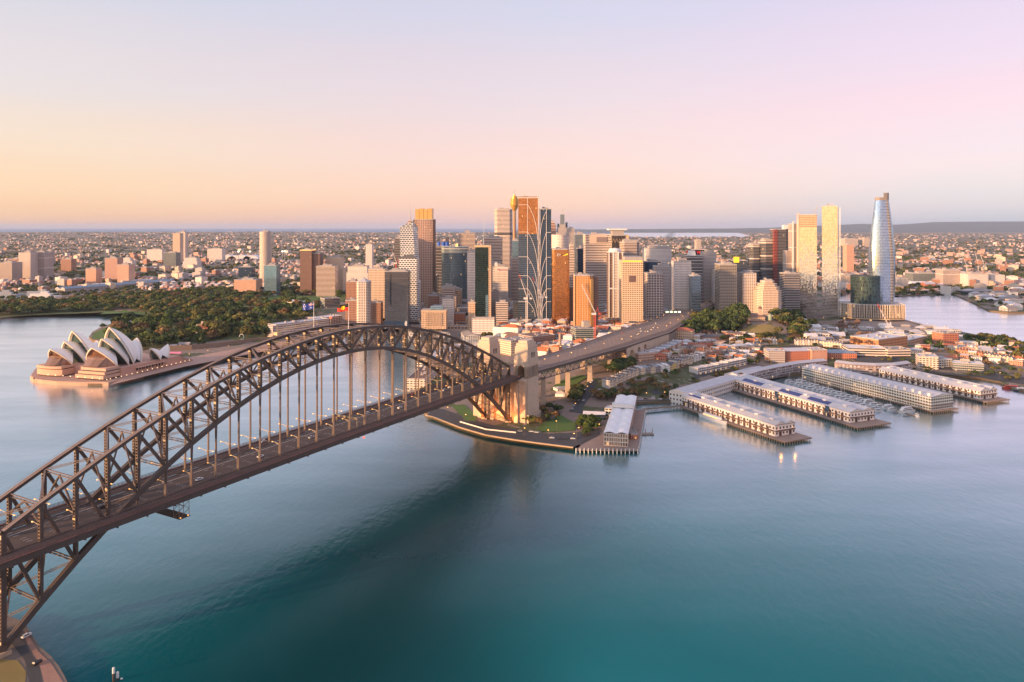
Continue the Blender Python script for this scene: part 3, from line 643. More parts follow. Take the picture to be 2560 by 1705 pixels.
def pylon(label, t0):
    p = thing('stone_pylon', label, 'pylon', BW(523, t0, 4), BROT, 'granite pylons at the far end of the bridge')
    w, d = 26.0, 18.5                                                # along the bridge, across
    a = MB(); a.prism([(-w/2 - 1.5, -d/2 - 1.5), (w/2 + 1.5, -d/2 - 1.5), (w/2 + 1.5, d/2 + 1.5), (-w/2 - 1.5, d/2 + 1.5)], -6, 8, 0, sc=.97); a.build('plinth', [MBLOCK], p)
    a = MB(); a.prism([(-w/2, -d/2), (w/2, -d/2), (w/2, d/2), (-w/2, d/2)], 8, 46.5, 0, sc=.93)
    w2, d2 = w * .93, d * .93
    for e in (-1, 1): a.box(0, e * (d2 / 2 - 2.1), 46.5, w2, 4.2, 12.5, 0, 0, bottom=False)
    a2 = MB(); archwall(a2, d2, 46.5, 64, [(0, d2 / 2 - 4.2, 55.5, 46.5)], -w2 / 2, w2 / 2)
    for v, f, mi, uv in [(a2.v, f, m_, u_) for f, m_, u_ in zip(a2.f, a2.m, a2.uv)]: a.face([(-v[i][1], v[i][0], v[i][2]) for i in f], mi, uv)
    for e in (-1, 1): a.face([(-w2/2, e*d2/2, 46.5), (w2/2, e*d2/2, 46.5), (w2/2, e*d2/2, 64), (-w2/2, e*d2/2, 64)][::e], 0, [(0, 46.5), (w2, 46.5), (w2, 64), (0, 64)][::e])
    a.prism([(-w2/2, -d2/2), (w2/2, -d2/2), (w2/2, d2/2), (-w2/2, d2/2)], 64, 79, 0, sc=.90)
    a.build('shaft', [MBLOCK], p)
    w3, d3 = w2 * .9, d2 * .9; a = MB(); a.box(0, 0, 79, w3 + .5, d3 + .5, 1.2, 0, 0); a.prism([(-w3/2 + .8, -d3/2 + .8), (w3/2 - .8, -d3/2 + .8), (w3/2 - .8, d3/2 - .8), (-w3/2 + .8, d3/2 - .8)], 80.2, 83.5, 0); a.prism([(-w3/2 + 3, -d3/2 + 2.4), (w3/2 - 3, -d3/2 + 2.4), (w3/2 - 3, d3/2 - 2.4), (-w3/2 + 3, d3/2 - 2.4)], 83.5, 86.5, 0); a.build('cap', [MGRAN], p)
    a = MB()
    for e in (-1, 1):                                                # tall niches on the side faces: flat, their shade put into the colour
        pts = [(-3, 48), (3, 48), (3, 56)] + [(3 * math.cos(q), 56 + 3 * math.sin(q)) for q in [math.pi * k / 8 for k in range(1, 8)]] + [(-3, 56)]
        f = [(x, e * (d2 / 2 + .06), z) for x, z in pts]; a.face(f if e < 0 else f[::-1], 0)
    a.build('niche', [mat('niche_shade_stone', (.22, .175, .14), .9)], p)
    a = MB(); [a.box(x, e * (d2 / 2 * .965), 68, .9, .5, 5.5, 0, 0) for e in (-1, 1) for x in (-3, 0, 3)]; a.build('slit_window', [MDARK], p)
pylon('pale granite pylon on the near side of the bridge deck with an arched opening', -10.5)
pylon('pale granite pylon on the far side of the deck partly behind the arch', 37.5)

# approach viaduct: steel spans, stone piers, masonry arches
AL = [(1296, 915, 51), (1345, 895, 50), (1439, 867, 48), (1541, 829, 45), (1599, 812, 43), (1647, 800, 41), (1672, 783, 39), (1708, 766, 37), (1741, 752, 35), (1775, 737, 33)]
AR = [(1330, 936, 51), (1347, 927, 50), (1433, 903, 48), (1567, 866, 45), (1622, 848, 43), (1673, 832, 41), (1720, 803, 39), (1752, 778, 37), (1785, 757, 35), (1812, 741, 33)]
PL = [(*P(*q), q[2]) for q in AL]; PR = [(*P(*q), q[2]) for q in AR]
PL[0] = BW(508, 40, 51.5); PR[0] = BW(508, -9.7, 51.5)
via = thing('approach_viaduct', 'broad viaduct on steel spans and stone piers running from pylons towards the towers', 'viaduct', (0, 0, 0))
a = MB()
for i in range(len(PL) - 1):
    l0, l1, r0, r1 = PL[i], PL[i + 1], PR[i], PR[i + 1]; a.face([r0, r1, l1, l0], 0)
    for p, q in ((r0, r1), (l1, l0)): a.face([(p[0], p[1], p[2] - 2), (q[0], q[1], q[2] - 2), q, p], 1)
    a.face([(*l0[:2], l0[2] - 2), (*l1[:2], l1[2] - 2), (*r1[:2], r1[2] - 2), (*r0[:2], r0[2] - 2)], 1)
a.build('deck', [mat('approach_road', (.27, .18, .135), .9, var=.25, scale=.06), MSTEEL], via)
def lerp3(p, q, f): return tuple(p[k] + (q[k] - p[k]) * f for k in range(3))
a = MB()
for f in (.12, .2, .3, .4, .5, .6, .7, .8, .86):
    for i in range(len(PL) - 1):
        p, q = lerp3(PR[i], PL[i], f), lerp3(PR[i + 1], PL[i + 1], f); L = math.dist(p, q); n = int(L / 16)
        for k in range(n):
            x, y = lerp3(p, q, k / n), lerp3(p, q, (k + (1.0 if f in (.2, .86) else .25)) / n); a.bar((x[0], x[1], x[2] + .03), (y[0], y[1], y[2] + .03), .3, .04, 0, ends=False)
tag(a.build('lane_marking', [MWHITE], via), kind='stuff')
for f, hq, w_ in ((0, 1.6, .5), (.1, 1.8, .4), (.18, 1.1, .35), (.88, 1.1, .35), (1, 1.6, .5)):
    a = MB()
    for i in range(len(PL) - 1):
        p, q = lerp3(PR[i], PL[i], f), lerp3(PR[i + 1], PL[i + 1], f); a.bar((p[0], p[1], p[2] + hq / 2), (q[0], q[1], q[2] + hq / 2), w_, hq, 0)
    a.build('parapet', [mat('viaduct_parapet', (.36, .28, .24), .8)], via)
for E_ in (PR, PL):                                                   # steel truss spans under both edges
    a = MB()
    for i in range(0, 3):
        p, q = E_[i], E_[i + 1]
        if i == 0: p = lerp3(p, q, .5) if E_ is PL else q
        n = max(2, int(math.dist(p, q) / 7))
        if p == q: continue
        dn = 10.5
        a.bar((p[0], p[1], p[2] - 2.6), (q[0], q[1], q[2] - 2.6), .8, 1.2, 0); a.bar((p[0], p[1], p[2] - dn), (q[0], q[1], q[2] - dn), .8, 1.0, 0)
        for k in range(n):
            x, y = lerp3(p, q, k / n), lerp3(p, q, (k + 1) / n); z0, z1 = (2.6, dn) if k % 2 else (dn, 2.6)
            a.bar((x[0], x[1], x[2] - z0), (y[0], y[1], y[2] - z1), .5, .5, 0); a.bar((x[0], x[1], x[2] - 2.6), (x[0], x[1], x[2] - dn), .35, .35, 0)
    a.build('truss_span', [mat('viaduct_steel', (.15, .12, .105), .6, .2)], via)
def along_edge(E_, f):
    Ls = [math.dist(E_[i], E_[i + 1]) for i in range(3)]; s = f * sum(Ls)
    for i, L in enumerate(Ls):
        if s <= L: return lerp3(E_[i], E_[i + 1], s / L)
        s -= L
    return E_[3]
for f in (.22, .42, .62, .82):
    for E_, o_ in ((PR, .07), (PL, .07)):
        p, q = along_edge(PR, f), along_edge(PL, f); c_ = lerp3(p, q, o_ if E_ is PR else 1 - o_); zb = h(c_[0], c_[1]) - 2
        a = MB(); a.prism([(c_[0] + x, c_[1] + y) for x, y in ((-3, -2.6), (3, -2.6), (3, 2.6), (-3, 2.6))], zb, c_[2] - 11, 0, sc=.82); a.box(c_[0], c_[1], c_[2] - 11.6, 6.6, 5.8, .9, BROT - math.pi / 2, 0); a.build('pier', [MBLOCK], via)
# masonry arches under the landward part, near side
for i in (3, 4):
    p, q = PR[i], PR[i + 1]; L = math.dist(p[:2], q[:2]); ang = math.atan2(q[1] - p[1], q[0] - p[0]); zt_ = (p[2] + q[2]) / 2 - 2.02; zb = min(h(*p[:2]), h(*q[:2])) - 4
    a = MB(); a2 = MB(); archwall(a2, L + 2, zb, zt_, [(-L * .27, 8, zt_ - 12.5, zb), (L * .05, 7, zt_ - 11.5, zb), (L * .34, 6, zt_ - 10.5, zb)] if i == 3 else [], .3, 22)
    c_ = lerp3(p, q, .5); cc, ss = math.cos(ang), math.sin(ang)
    for f, m_, u_ in zip(a2.f, a2.m, a2.uv): a.face([(c_[0] + a2.v[k][0] * cc - a2.v[k][1] * ss, c_[1] + a2.v[k][0] * ss + a2.v[k][1] * cc, a2.v[k][2]) for k in f], m_, u_)
    a.build('arch_wall', [MBLOCK], via)
for i in range(5, len(PL) - 1):                                       # the rest rests on an embankment
    a = MB(); l0, l1, r0, r1 = PL[i], PL[i + 1], PR[i], PR[i + 1]; a.prism([r0[:2], r1[:2], l1[:2], l0[:2]], 0, min(l0[2], l1[2]) - 2.05, 0); a.build('embankment', [mat('embankment_stone', (.24, .19, .15), .9, var=.3)], via)
for tq, px_ in ((-6, 'near'), (14, 'middle'), (32, 'far')):                # warm floodlights that wash the abutment at dawn
    f = on_bridge('floodlight', 'floodlight washing the orange abutment wall from the ground, %s one of three' % px_, 'floodlight', 494, tq, 4.2, 'floodlights at the abutment'); a = MB(); a.bar((0, 0, 0), (0, 0, 1.2), .3, .3, 0); a.box(0, 0, 1.2, .8, 1.2, .8, 0, 0); a.build('housing', [MSTEEL], f); a = MB(); a.box(.42, 0, 1.3, .06, 1.0, .6, 0, 0); a.build('lens', [MLAMP], f)
    ld = bpy.data.lights.new('floodlight', 'SPOT'); ld.energy = 15000; ld.color = (1, .26, .05); ld.spot_size = R(120); ld.spot_blend = .8; ld.shadow_soft_size = .5; lo = bpy.data.objects.new('floodlight_lamp', ld); COL.objects.link(lo); lo.parent = f; lo.location = (.6, 0, 1.8); lo.rotation_euler = Vector((1, 0, .75)).to_track_quat('-Z', 'Y').to_euler()

# ---------------------------------------------------------------- the opera house on its point
OO = (-542.5, 1006.0); OROT = math.atan2(.953, .303)                   # local x runs inland, local y to the left (east)
op = thing('opera_house', 'opera house with clustered white sail shaped shells on a pink stone podium at the water', 'opera house', (*OO, 0), OROT)
MTILE = mat('shell_tiles', (.90, .86, .80), .38, var=.06, scale=.5); MRIM = mat('shell_rim_concrete', (.82, .70, .56), .7, var=.1); MGLASSB = facade('bronze_glass_wall', (.24, .14, .09), (.30, .16, .10), 1.8, 30, .9, 1, .5, .12, .5, lit=0, vary=.25, tilt=.02)
MGLASSG = facade('green_glass_wall', (.16, .16, .14), (.10, .16, .15), 2.2, 40, .88, 1, .4, .12, .5, lit=0, vary=.3, tilt=.02)
MPOD = mat('podium_granite', (.58, .33, .245), .8, var=.10, scale=.12); MPODL = mat('podium_granite_light', (.60, .38, .275), .8, var=.08, scale=.12)
MBAND = mat('podium_window_band', (.035, .025, .022), .25, .3, var=.2)
base = MB()
bp = [(-44 if False else 0, -1)]
loc = lambda X, Y: ((X - OO[0]) * .303 + (Y - OO[1]) * .953, -(X - OO[0]) * .953 + (Y - OO[1]) * .303)
bpts = [loc(*P(px, py)) for px, py in [(271, 965.5), (250, 964.8), (200, 964.6), (143, 962.8), (105, 959.2), (84, 955.2), (75.5, 948), (87, 930), (134, 905), (189, 878)]] + [(175, 120), (190, 10), (142, 0)]
bpts.reverse()
a = MB(); a.prism(bpts, -3, 4.0, 0); cxm = sum(p[0] for p in bpts) / len(bpts); cym = sum(p[1] for p in bpts) / len(bpts)
a.prism([(p[0] + (.7 if p[0] < cxm else -.7), p[1] + (.7 if p[1] < cym else -.7)) for p in bpts], 4.0, 5.0, 0, top=1)
a.build('broadwalk', [MPODL, MPINK], op)
a = MB()
def terr(x0, y0, y1, x1, z0, z1, mi=0, bow=0.0):
    N = 8; f = [(x0 - bow * (1 - (2 * k / N - 1) ** 2), y1 + (y0 - y1) * k / N) for k in range(N + 1)] if bow else [(x0, y1), (x0, y0)]
    a.prism(f + [(x1, y0), (x1, y1)], z0, z1, mi)
terr(9, 15, 62, 34, 5.0, 6.8, 2); terr(5, 14, 63, 34, 6.8, 11.2, 1); terr(11, 15, 60, 34, 11.2, 12.2, 2); terr(8, 15, 61, 34, 12.2, 15.6, 1); terr(13, 16, 58, 34, 15.6, 16.8, 2); terr(10.5, 15.5, 59, 34, 16.8, 20.4, 1); a.face([(10.5, 15.5, 20.45), (34, 15.5, 20.45), (34, 59, 20.45), (10.5, 59, 20.45)], 0)
terr(12, 93, 137, 40, 5.0, 6.4, 2, 3); terr(10, 92, 138, 40, 6.4, 14.6, 1, 4); terr(12.5, 93, 137, 40, 14.6, 15.8, 2, 3); terr(9, 92.5, 138, 40, 15.8, 19.2, 1, 4)
a.build('foyer_terrace', [MPOD, MPODL, MBAND], op)
a = MB()
a.prism([(34, 12), (34, 138), (104, 138), (104, 12)], 5, 17.2, 0); a.prism([(30, 58), (30, 93), (40, 93), (40, 58)], 5, 17.0, 0)
a.prism([(104, 11), (104, 138), (150, 132), (150, 8)], 5, 17.0, 0, top_pts=[(104, 11), (104, 138), (142, 132), (142, 8)])
a.build('podium', [MPOD], op)
a = MB()
for k in range(16): a.prism([(142 + k * 1.9, 10), (142 + k * 1.9, 118), (143.9 + k * 1.9, 118), (143.9 + k * 1.9, 10)], 4.9, 16.2 - k * .68, 0)
a.build('steps', [MPINK], op)
a = MB()
for k in range(11): a.box(62 + k * 4.6, 11.86 if k * 4.6 + 62 < 103 else 10.6, 9.2, 3.2, .5, 3.4, 0, 0)
a.build('window_row', [MBAND], op)
a = MB(); a.box(86, 9.5, 13.2, 56, 4.5, .5, 0, 0); [a.box(60 + 6 * k, 7.6, 5, .5, .5, 8.2, 0, 0) for k in range(10)]; a.build('awning', [MPODL], op)
def shell(cy, ax, az, fx, fz, hw, rx, rz, glass, gx=3.0, skirt=None):
    """one sail: two mirrored ribbed half shells that meet in a ridge from the tip (ax, az) down to (rx, rz), standing on feet at (fx, cy +- hw, fz)"""
    dr = 1 if rx > ax else -1; A = Vector((ax, 0, az)); Rr = Vector((rx, 0, rz)); NU, NV = 14, 12
    ridge = [A.lerp(Rr, k / NU) + Vector((0, 0, 4 * .085 * (A - Rr).length * (k / NU) * (1 - k / NU))) for k in range(NU + 1)]
    sh = MB(); rim = MB(); mouths = []
    for sd in (-1, 1):
        F = Vector((fx, sd * hw, fz)); grid = []
        for k, Q in enumerate(ridge):
            Lr = (Q - F).length; row = []
            nrm = Vector((-dr * .35, sd * 1.0, .55)).normalized() if True else None
            for j in range(NV + 1):
                f = j / NV; p = F.lerp(Q, f) + nrm * (4 * .105 * Lr * f * (1 - f)); row.append(p)
            grid.append(row)
        mouths.append(grid[0])
        for k in range(NU):
            for j in range(NV):
                q = [grid[k][j], grid[k + 1][j], grid[k + 1][j + 1], grid[k][j + 1]]
                inn = [p - Vector((0, sd * .75, .75)) for p in q]
                fl = (sd * dr) > 0
                q2 = [tuple(p) for p in q]; i2 = [tuple(p) for p in inn]
                sh.face([(p[0], p[1] + cy, p[2]) for p in (q2 if fl else q2[::-1])], 0); sh.face([(p[0], p[1] + cy, p[2]) for p in (i2[::-1] if fl else i2)], 1)
        for j in range(NV):
            p, q = grid[0][j], grid[0][j + 1]; w = Vector((0, cy, 0)); rim.bar(p + w + Vector((dr * .3, -sd * .3, -.3)), q + w + Vector((dr * .3, -sd * .3, -.3)), 1.6, 1.5, 0, up=(1, 0, 0))
    o = sh.build('shell', [MTILE, MRIM], op, smooth=True); r = rim.build('shell_rim', [MRIM], o)
    gl = MB(); L_, R_ = mouths
    for j in range(NV):
        off = Vector((dr * gx, cy, -.8)); p, q, s_, t_ = L_[j] + off, R_[j] + off, R_[j + 1] + off, L_[j + 1] + off
        if dr < 0: p, q, s_, t_ = q, p, t_, s_
        gl.face([tuple(p), tuple(t_), tuple(s_), tuple(q)][::1], 0, [(p[1], p[2]), (t_[1], t_[2]), (s_[1], s_[2]), (q[1], q[2])])
    if skirt:                                                        # faceted glass prow that leans out of the mouth
        zz, out = skirt; mid = [(L_[7] + R_[7]) / 2 + Vector((dr * gx, cy, 0))]
        top = [L_[6] + Vector((dr * gx, cy, 0)), mid[0], R_[6] + Vector((dr * gx, cy, 0))]
        low = [Vector((fx - dr * 1, cy - hw * .95, zz)), Vector((ax - dr * out, cy - hw * .45, zz + .5)), Vector((ax - dr * (out + 2), cy, zz + .5)), Vector((ax - dr * out, cy + hw * .45, zz + .5)), Vector((fx - dr * 1, cy + hw * .95, zz))]
        tp = [L_[2] + Vector((dr * 2, cy, 0)), top[0], top[1], top[2], R_[2] + Vector((dr * 2, cy, 0))]
        for k in range(4):
            q = [low[k], low[k + 1], tp[k + 1], tp[k]]; q = q if dr > 0 else q[::-1]
            gl.face([tuple(v) for v in q[::-1]], 0, [(v[1], v[2]) for v in q[::-1]])
    gl.build('glass_wall', [glass], o)
for cy, S in ((45, [(15.5, 46.5, 33, 20, 27, 52, 37, MGLASSB, (20.6, 3)), (31.5, 57, 57, 17, 23.5, 74, 42, MGLASSG, None), (44.6, 71.5, 65, 17, 24, 98, 33, MGLASSG, None), (96, 49, 82, 17, 21, 66, 30, MGLASSG, None)]),
              (112, [(8.5, 42.5, 27, 19, 19.5, 44, 34, MGLASSB, (19.4, 2)), (31, 50, 49, 17, 20, 68, 36, MGLASSG, None), (44, 63.5, 62, 17, 20.5, 92, 29, MGLASSG, None), (88, 43, 76, 17, 18, 60, 26, MGLASSG, None)]),
              (18, [(93, 35.5, 104, 17.5, 8.5, 116, 25, MGLASSG, None), (128, 36.5, 118, 17.5, 9, 106, 25, MGLASSG, None)])):
    for ax, az, fx, fz, hw, rx, rz, gl_, sk in S: shell(cy, ax, az, fx, fz, hw, rx, rz, gl_, 3.0 if hw > 12 else 1.8, sk)
for q in range(26):                                                   # bollard lights along the broadwalk edge
    if q == 0:
        pr = thing('bollard_light', 'small warm glowing bollard light along the edge of the opera house broadwalk', 'light', (0, 0, 0), 0, 'bollard lights round the opera house')
        a = MB(); a.tube((0, 0, 0), (0, 0, 2.4), .16, 6); a.build('post', [MSTEEL], pr); a = MB(); a.lathe([(.1, 2.3), (.55, 2.5), (.55, 3.1), (.1, 3.3)], 8); a.build('lamp', [mat('warm_globe', (1, .8, .5), .5, emit=(1, .7, .36), es=1.8, var=0)], pr); kids(pr); o = pr
    else: o = dup(pr, (0, 0, 0))
    f = q / 25
    if f < .36: x, y = 3 + 2 * math.sin(f * 8), 6 + f / .36 * 118
    else: x, y = 8 + (f - .36) / .64 * 150, 5.0
    o.location = (OO[0] + x * .303 - y * .953, OO[1] + x * .953 + y * .303, 5.0)

# ---------------------------------------------------------------- the towers
ROOF = mat('roof_grey', (.30, .27, .26), .9, var=.3, scale=.1); ROOFL = mat('roof_pale', (.52, .48, .46), .85, var=.2, scale=.1); ROOFD = mat('roof_dark', (.09, .085, .09), .9, var=.3, scale=.1)
PLANT = mat('plant_room_panel', (.40, .36, .34), .8, var=.2)
F = facade
ST = {
 'cream_grid': F('cream_grid', (.60, .45, .33), (.10, .065, .05), 2.7, 3.5, .55, .5), 'gold_grid': F('gold_grid', (.62, .46, .30), (.14, .08, .05), 3.4, 3.9, .6, .52),
 'white_grid': F('white_grid', (.68, .60, .55), (.07, .055, .06), 2.6, 3.6, .5, .5), 'white_band': F('white_band', (.66, .56, .49), (.08, .06, .06), 3, 3.7, 1, .5, tilt=.004),
 'beige_band': F('beige_band', (.58, .46, .39), (.09, .07, .07), 3, 3.7, 1, .52, tilt=.004), 'pink_band': F('pink_band', (.50, .34, .28), (.10, .06, .05), 4, 4.0, 1, .5, tilt=.004),
 'brown_pier': F('brown_pier', (.50, .34, .27), (.09, .06, .055), 4.2, 4.0, .62, .6), 'white_screen': F('white_screen', (.76, .70, .66), (.06, .055, .06), 6.4, 4.0, .78, .62, stag=True), 'dark_glass': F('dark_glass', (.11, .11, .115), (.07, .085, .10), 1.6, 3.8, .92, .8, .55, .08, lit=.02),
 'blue_glass': F('blue_glass', (.09, .11, .14), (.06, .10, .15), 1.6, 3.9, .92, .78, .6, .08, lit=.02), 'green_glass': F('green_glass', (.025, .04, .038), (.014, .036, .033), 1.8, 3.9, .94, .86, .5, .07, lit=.004), 'sky_glass': F('sky_glass', (.30, .34, .36), (.16, .22, .26), 1.5, 3.3, .93, .7, .8, .12, lit=.0, vary=.25, tilt=.02),
 'mirror_glass': F('mirror_glass', (.46, .40, .36), (.56, .54, .52), 1.4, 3.4, .96, .86, .95, .10, lit=0, vary=.2, tilt=.018), 'copper_glass': F('copper_glass', (.26, .11, .04), (.55, .24, .08), 1.5, 3.9, .92, .84, .85, .16, lit=.01, vary=.3, tilt=.02),
 'orange_rib': F('orange_rib', (.60, .28, .09), (.25, .10, .03), 2.2, 3.4, .42, .6, .5, .2, lit=.04), 'grey_glass': F('grey_glass', (.12, .11, .115), (.10, .095, .10), 1.5, 11, .96, .93, .7, .14, lit=0, vary=.15, tilt=.01),
 'grey_grid': F('grey_grid', (.44, .39, .37), (.08, .07, .075), 2.6, 3.3, .6, .5), 'brick_grid': F('brick_grid', (.40, .21, .145), (.06, .045, .045), 3, 3.5, .42, .48), 'dark_band': F('dark_band', (.22, .20, .20), (.07, .075, .085), 3, 3.9, 1, .62, .5, .1, tilt=.004),
 'balcony': F('balcony', (.62, .52, .45), (.13, .10, .09), 4.5, 3.1, .7, .48), 'balcony_dark': F('balcony_dark', (.30, .26, .22), (.06, .055, .055), 4.2, 3.1, .72, .52), 'cyan_glass': F('cyan_glass', (.25, .33, .38), (.10, .24, .32), 2.2, 3.5, .9, .75, .6, .1, lit=0),
 'red_band': F('red_band', (.40, .10, .085), (.04, .035, .04), 3, 3.9, .8, .6, .4, .12), 'white_fin': F('white_fin', (.62, .50, .44), (.06, .045, .05), 1.7, 40, .5, 1, .4, .15, lit=0), 'navy_glass': F('navy_glass', (.05, .075, .11), (.035, .07, .12), 1.6, 3.8, .93, .85, .45, .08, lit=.015), 'sand_grid': F('sand_grid', (.50, .35, .24), (.07, .05, .045), 3.2, 4.2, .38, .5),
 'brown_glass': F('brown_glass', (.30, .20, .16), (.14, .085, .07), 2.2, 3.3, .8, .6, .5, .14), 'bronze_block': F('bronze_block', (.22, .13, .105), (.10, .055, .045), 2.2, 3.7, .55, .5, .4, .2, lit=.01),
}
GOLDTOP = mat('gold_crown_panel', (.72, .42, .14), .35, .35, var=.15)
def rect(w, d): return [(-w/2, -d/2), (w/2, -d/2), (w/2, d/2), (-w/2, d/2)]
def cham(w, d, c): return [(-w/2 + c, -d/2), (w/2 - c, -d/2), (w/2, -d/2 + c), (w/2, d/2 - c), (w/2 - c, d/2), (-w/2 + c, d/2), (-w/2, d/2 - c), (-w/2, -d/2 + c)]
def ell(w, d, n=28): return [(w/2 * math.cos(2*math.pi*k/n - math.pi/2), d/2 * math.sin(2*math.pi*k/n - math.pi/2)) for k in range(n)]
def bow(w, d, b_, n=10): return [(-w/2 + w*k/n, -d/2 + b_ * (1 - (2*k/n - 1)**2)) for k in range(n + 1)] + [(w/2, d/2), (-w/2, d/2)]
TWR = {}
def tower(name, label, x0, x1, yt, D, dep, st, fp=None, rot=0.0, roof=None, plant=(.5, 5), steps=None, sub=0, slabs=None, fins=None, cat='tower', zb=None, podium=None, top=None, parapet=1.4):
    w = (x1 - x0) * D / FPX; X = XD((x0 + x1) / 2, D); zt = ZD(yt, D); Y = D + dep / 2
    z0 = (h(X, Y) - 2) if zb is None else zb; H = zt - z0
    t = thing(name, label, cat, (X, Y, z0), R(rot)); roof = roof or ROOF; m = ST[st] if isinstance(st, str) else st
    pts = (fp(w, dep) if fp else rect(w, dep)); lv = [(0, 1.0)] + (steps or []); a = MB()
    for k, (f, s) in enumerate(lv):
        zz0 = H * f; zz1 = H * lv[k + 1][0] if k + 1 < len(lv) else H; q = [(p[0] * s, p[1] * s) for p in pts]; a.prism(q, zz0, zz1, 0, 1)
    a.build('facade', [m, roof], t); sl = lv[-1][1]; q = [(p[0] * sl, p[1] * sl) for p in pts]
    if parapet:
        a = MB(); n = len(q)
        for i in range(n): p_, r_ = q[i], q[(i + 1) % n]; a.bar((*p_, H + parapet / 2 - .1), (*r_, H + parapet / 2 - .1), .8, parapet, 0)
        a.build('parapet', [top or ROOFL], t)
    if plant:
        f, ph = plant; a = MB(); a.box(w * .04, 0, H + .01, w * sl * f, dep * sl * f, ph, 0, 0); a.box(-w * .12 * sl, dep * .1, H + ph - .2, w * sl * f * .4, dep * sl * f * .4, 2.5, 0, 0); a.build('plant_room', [PLANT], t)
        a = MB(); rr = random.Random(int(X)); [a.box(rr.uniform(-.4, .4) * w * sl, rr.uniform(-.42, .42) * dep * sl, H, rr.uniform(1.5, 4), rr.uniform(1.5, 4), rr.uniform(1, 2.6), 0, 0) for _ in range(6)]; a.build('roof_equipment', [ROOFL], t)
    if slabs:
        a = MB(); stp, pr, th = slabs; z = stp; k = 1
        s_ = 1 + pr / max(w, dep) * 2
        while z < H - 1:
            s0 = [s for f, s in lv if H * f <= z][-1]; a.prism([(p[0] * s0 * s_, p[1] * s0 * s_) for p in pts], z - th / 2, z + th / 2, 0, bottom=True); z += stp
        a.build('floor_edges', [mat('floor_edge_pale', (.62, .54, .48), .7, var=.08)], t)
    if fins:
        a = MB(); stp, pr, col = fins; n = len(pts)
        for i in range(n):
            p_, r_ = pts[i], pts[(i + 1) % n]; L = math.dist(p_, r_); k = int(L / stp)
            for j in range(k + 1): f = j / max(k, 1); x, y = p_[0] + (r_[0] - p_[0]) * f, p_[1] + (r_[1] - p_[1]) * f; a.box(x, y, 0, pr, pr, H - .2, 0, 0)
        a.build('vertical_fins', [mat('fin_%s' % col, {'white': (.66, .60, .55), 'cream': (.62, .44, .30), 'dark': (.05, .05, .055), 'brown': (.34, .23, .19)}[col], .6, var=.06)], t)
    if podium: a = MB(); pw, pd, ph = podium; a.box(0, -(pd - dep) * .2, 0, w + pw, pd, ph, 0, 0, 1); a.build('podium', [ST['white_band'], ROOFL], t)
    TWR[name + str(int(x0))] = (t, w, dep, H); t['hx'] = float(H); del t['hx']
    return t, w, dep, H
def tpart(T, mb, name, mats): return mb.build(name, mats if isinstance(mats, list) else [mats], T[0])
def boxpart(T, name, m, *bx, **k): a = MB(); a.box(*bx, **k); return tpart(T, a, name, m)
def text_part(T, txt, size, x, y, z, m, name='sign', rot=0.0):
    cu = bpy.data.curves.new(name, 'FONT'); cu.body = txt; cu.size = size; cu.extrude = .15; cu.align_x = 'CENTER'
    o = bpy.data.objects.new(name, cu); COL.objects.link(o); dg = bpy.context.evaluated_depsgraph_get(); me = bpy.data.meshes.new_from_object(o.evaluated_get(dg)); bpy.data.objects.remove(o)
    me.materials.clear(); me.materials.append(m); o = bpy.data.objects.new(name, me); COL.objects.link(o); o.parent = T[0]; o.location = (x, y, z); o.rotation_euler = (R(90), 0, rot); return o
OT, AT = 'office_tower', 'apartment_tower'
# --- left cluster
tower(OT, 'dark narrow tower edge rising directly behind the left side of the white latticed tower', 985, 1010, 596, 1720, 40, 'dark_band', steps=[(.93, .8)])
T = tower(OT, 'tall white latticed tower of stacked twisted blocks with a pointed slanted top', 997, 1042, 646, 1560, 46, 'white_screen', plant=None, parapet=0, roof=MWHITE)
a = MB(); w, d, H = T[1:]; up = ZD(551, 1560) - T[0].location.z
lo = [(-w/2 + 3, -d/2 + 1), (w/2 - 4, -d/2 + 3), (w/2 - 1, d/2 - 3), (-w/2 + 4, d/2)]; hi = [(-w/2 + 2, -d/2), (w/2 - 9, -d/2 + 4), (w/2 - 4, d/2 - 2), (-w/2 + 6, d/2)]
a.prism(lo, H, up - 14, 0, top_pts=hi); a.face([(*hi[0], up - 14), (*hi[1], up - 1), (*hi[2], up - 16), (*hi[3], up - 20)], 1); a.face([(*hi[0], up - 14), (*hi[1], up - 14), (*hi[1], up - 1)], 0, [(0, 100), (20, 100), (20, 113)]); a.face([(*hi[1], up - 14), (*hi[2], up - 14), (*hi[2], up - 16), (*hi[1], up - 1)], 0, [(0, 100), (20, 100), (20, 98), (0, 113)])
a.face([(-w/2, -d/2, H + .05), (w/2, -d/2, H + .05), (2, -d/2 + 4, H + 14)], 1); tpart(T, a, 'upper_block', [ST['white_screen'], ST['dark_glass']])
tpart(T, (lambda m: (m.prism([(w/2 - .5, -d/2 + 1), (w/2 + 4.5, -d/2 + 8), (w/2 + 3, d/2), (w/2 - 1, d/2)], 0, H * .62, 0, sc=1.05), m)[1])(MB()), 'side_block', [ST['white_screen']])
T = tower(OT, 'tall brown ribbed tower crowned with glowing gold panels above the white latticed tower', 1034, 1083, 549, 1760, 52, 'brown_pier', plant=None, fins=(4.2, .9, 'brown'), slabs=None)
w, d, H = T[1:]; up = ZD(521, 1760) - T[0].location.z; a = MB()
for k in range(4): a.box(-w * .33 + k * w * .215, -1, H + .1, w * .2, d * .8, up - H - (0 if k % 2 else 1.5), 0, 0)
tpart(T, a, 'gold_crown', [GOLDTOP])
T = tower(OT, 'stepped pinkish tower with a thin spire peeking out left of the gold crowned tower', 1010, 1036, 552, 2080, 40, 'pink_band', steps=[(.93, .74), (.96, .5), (.985, .3)], plant=None)
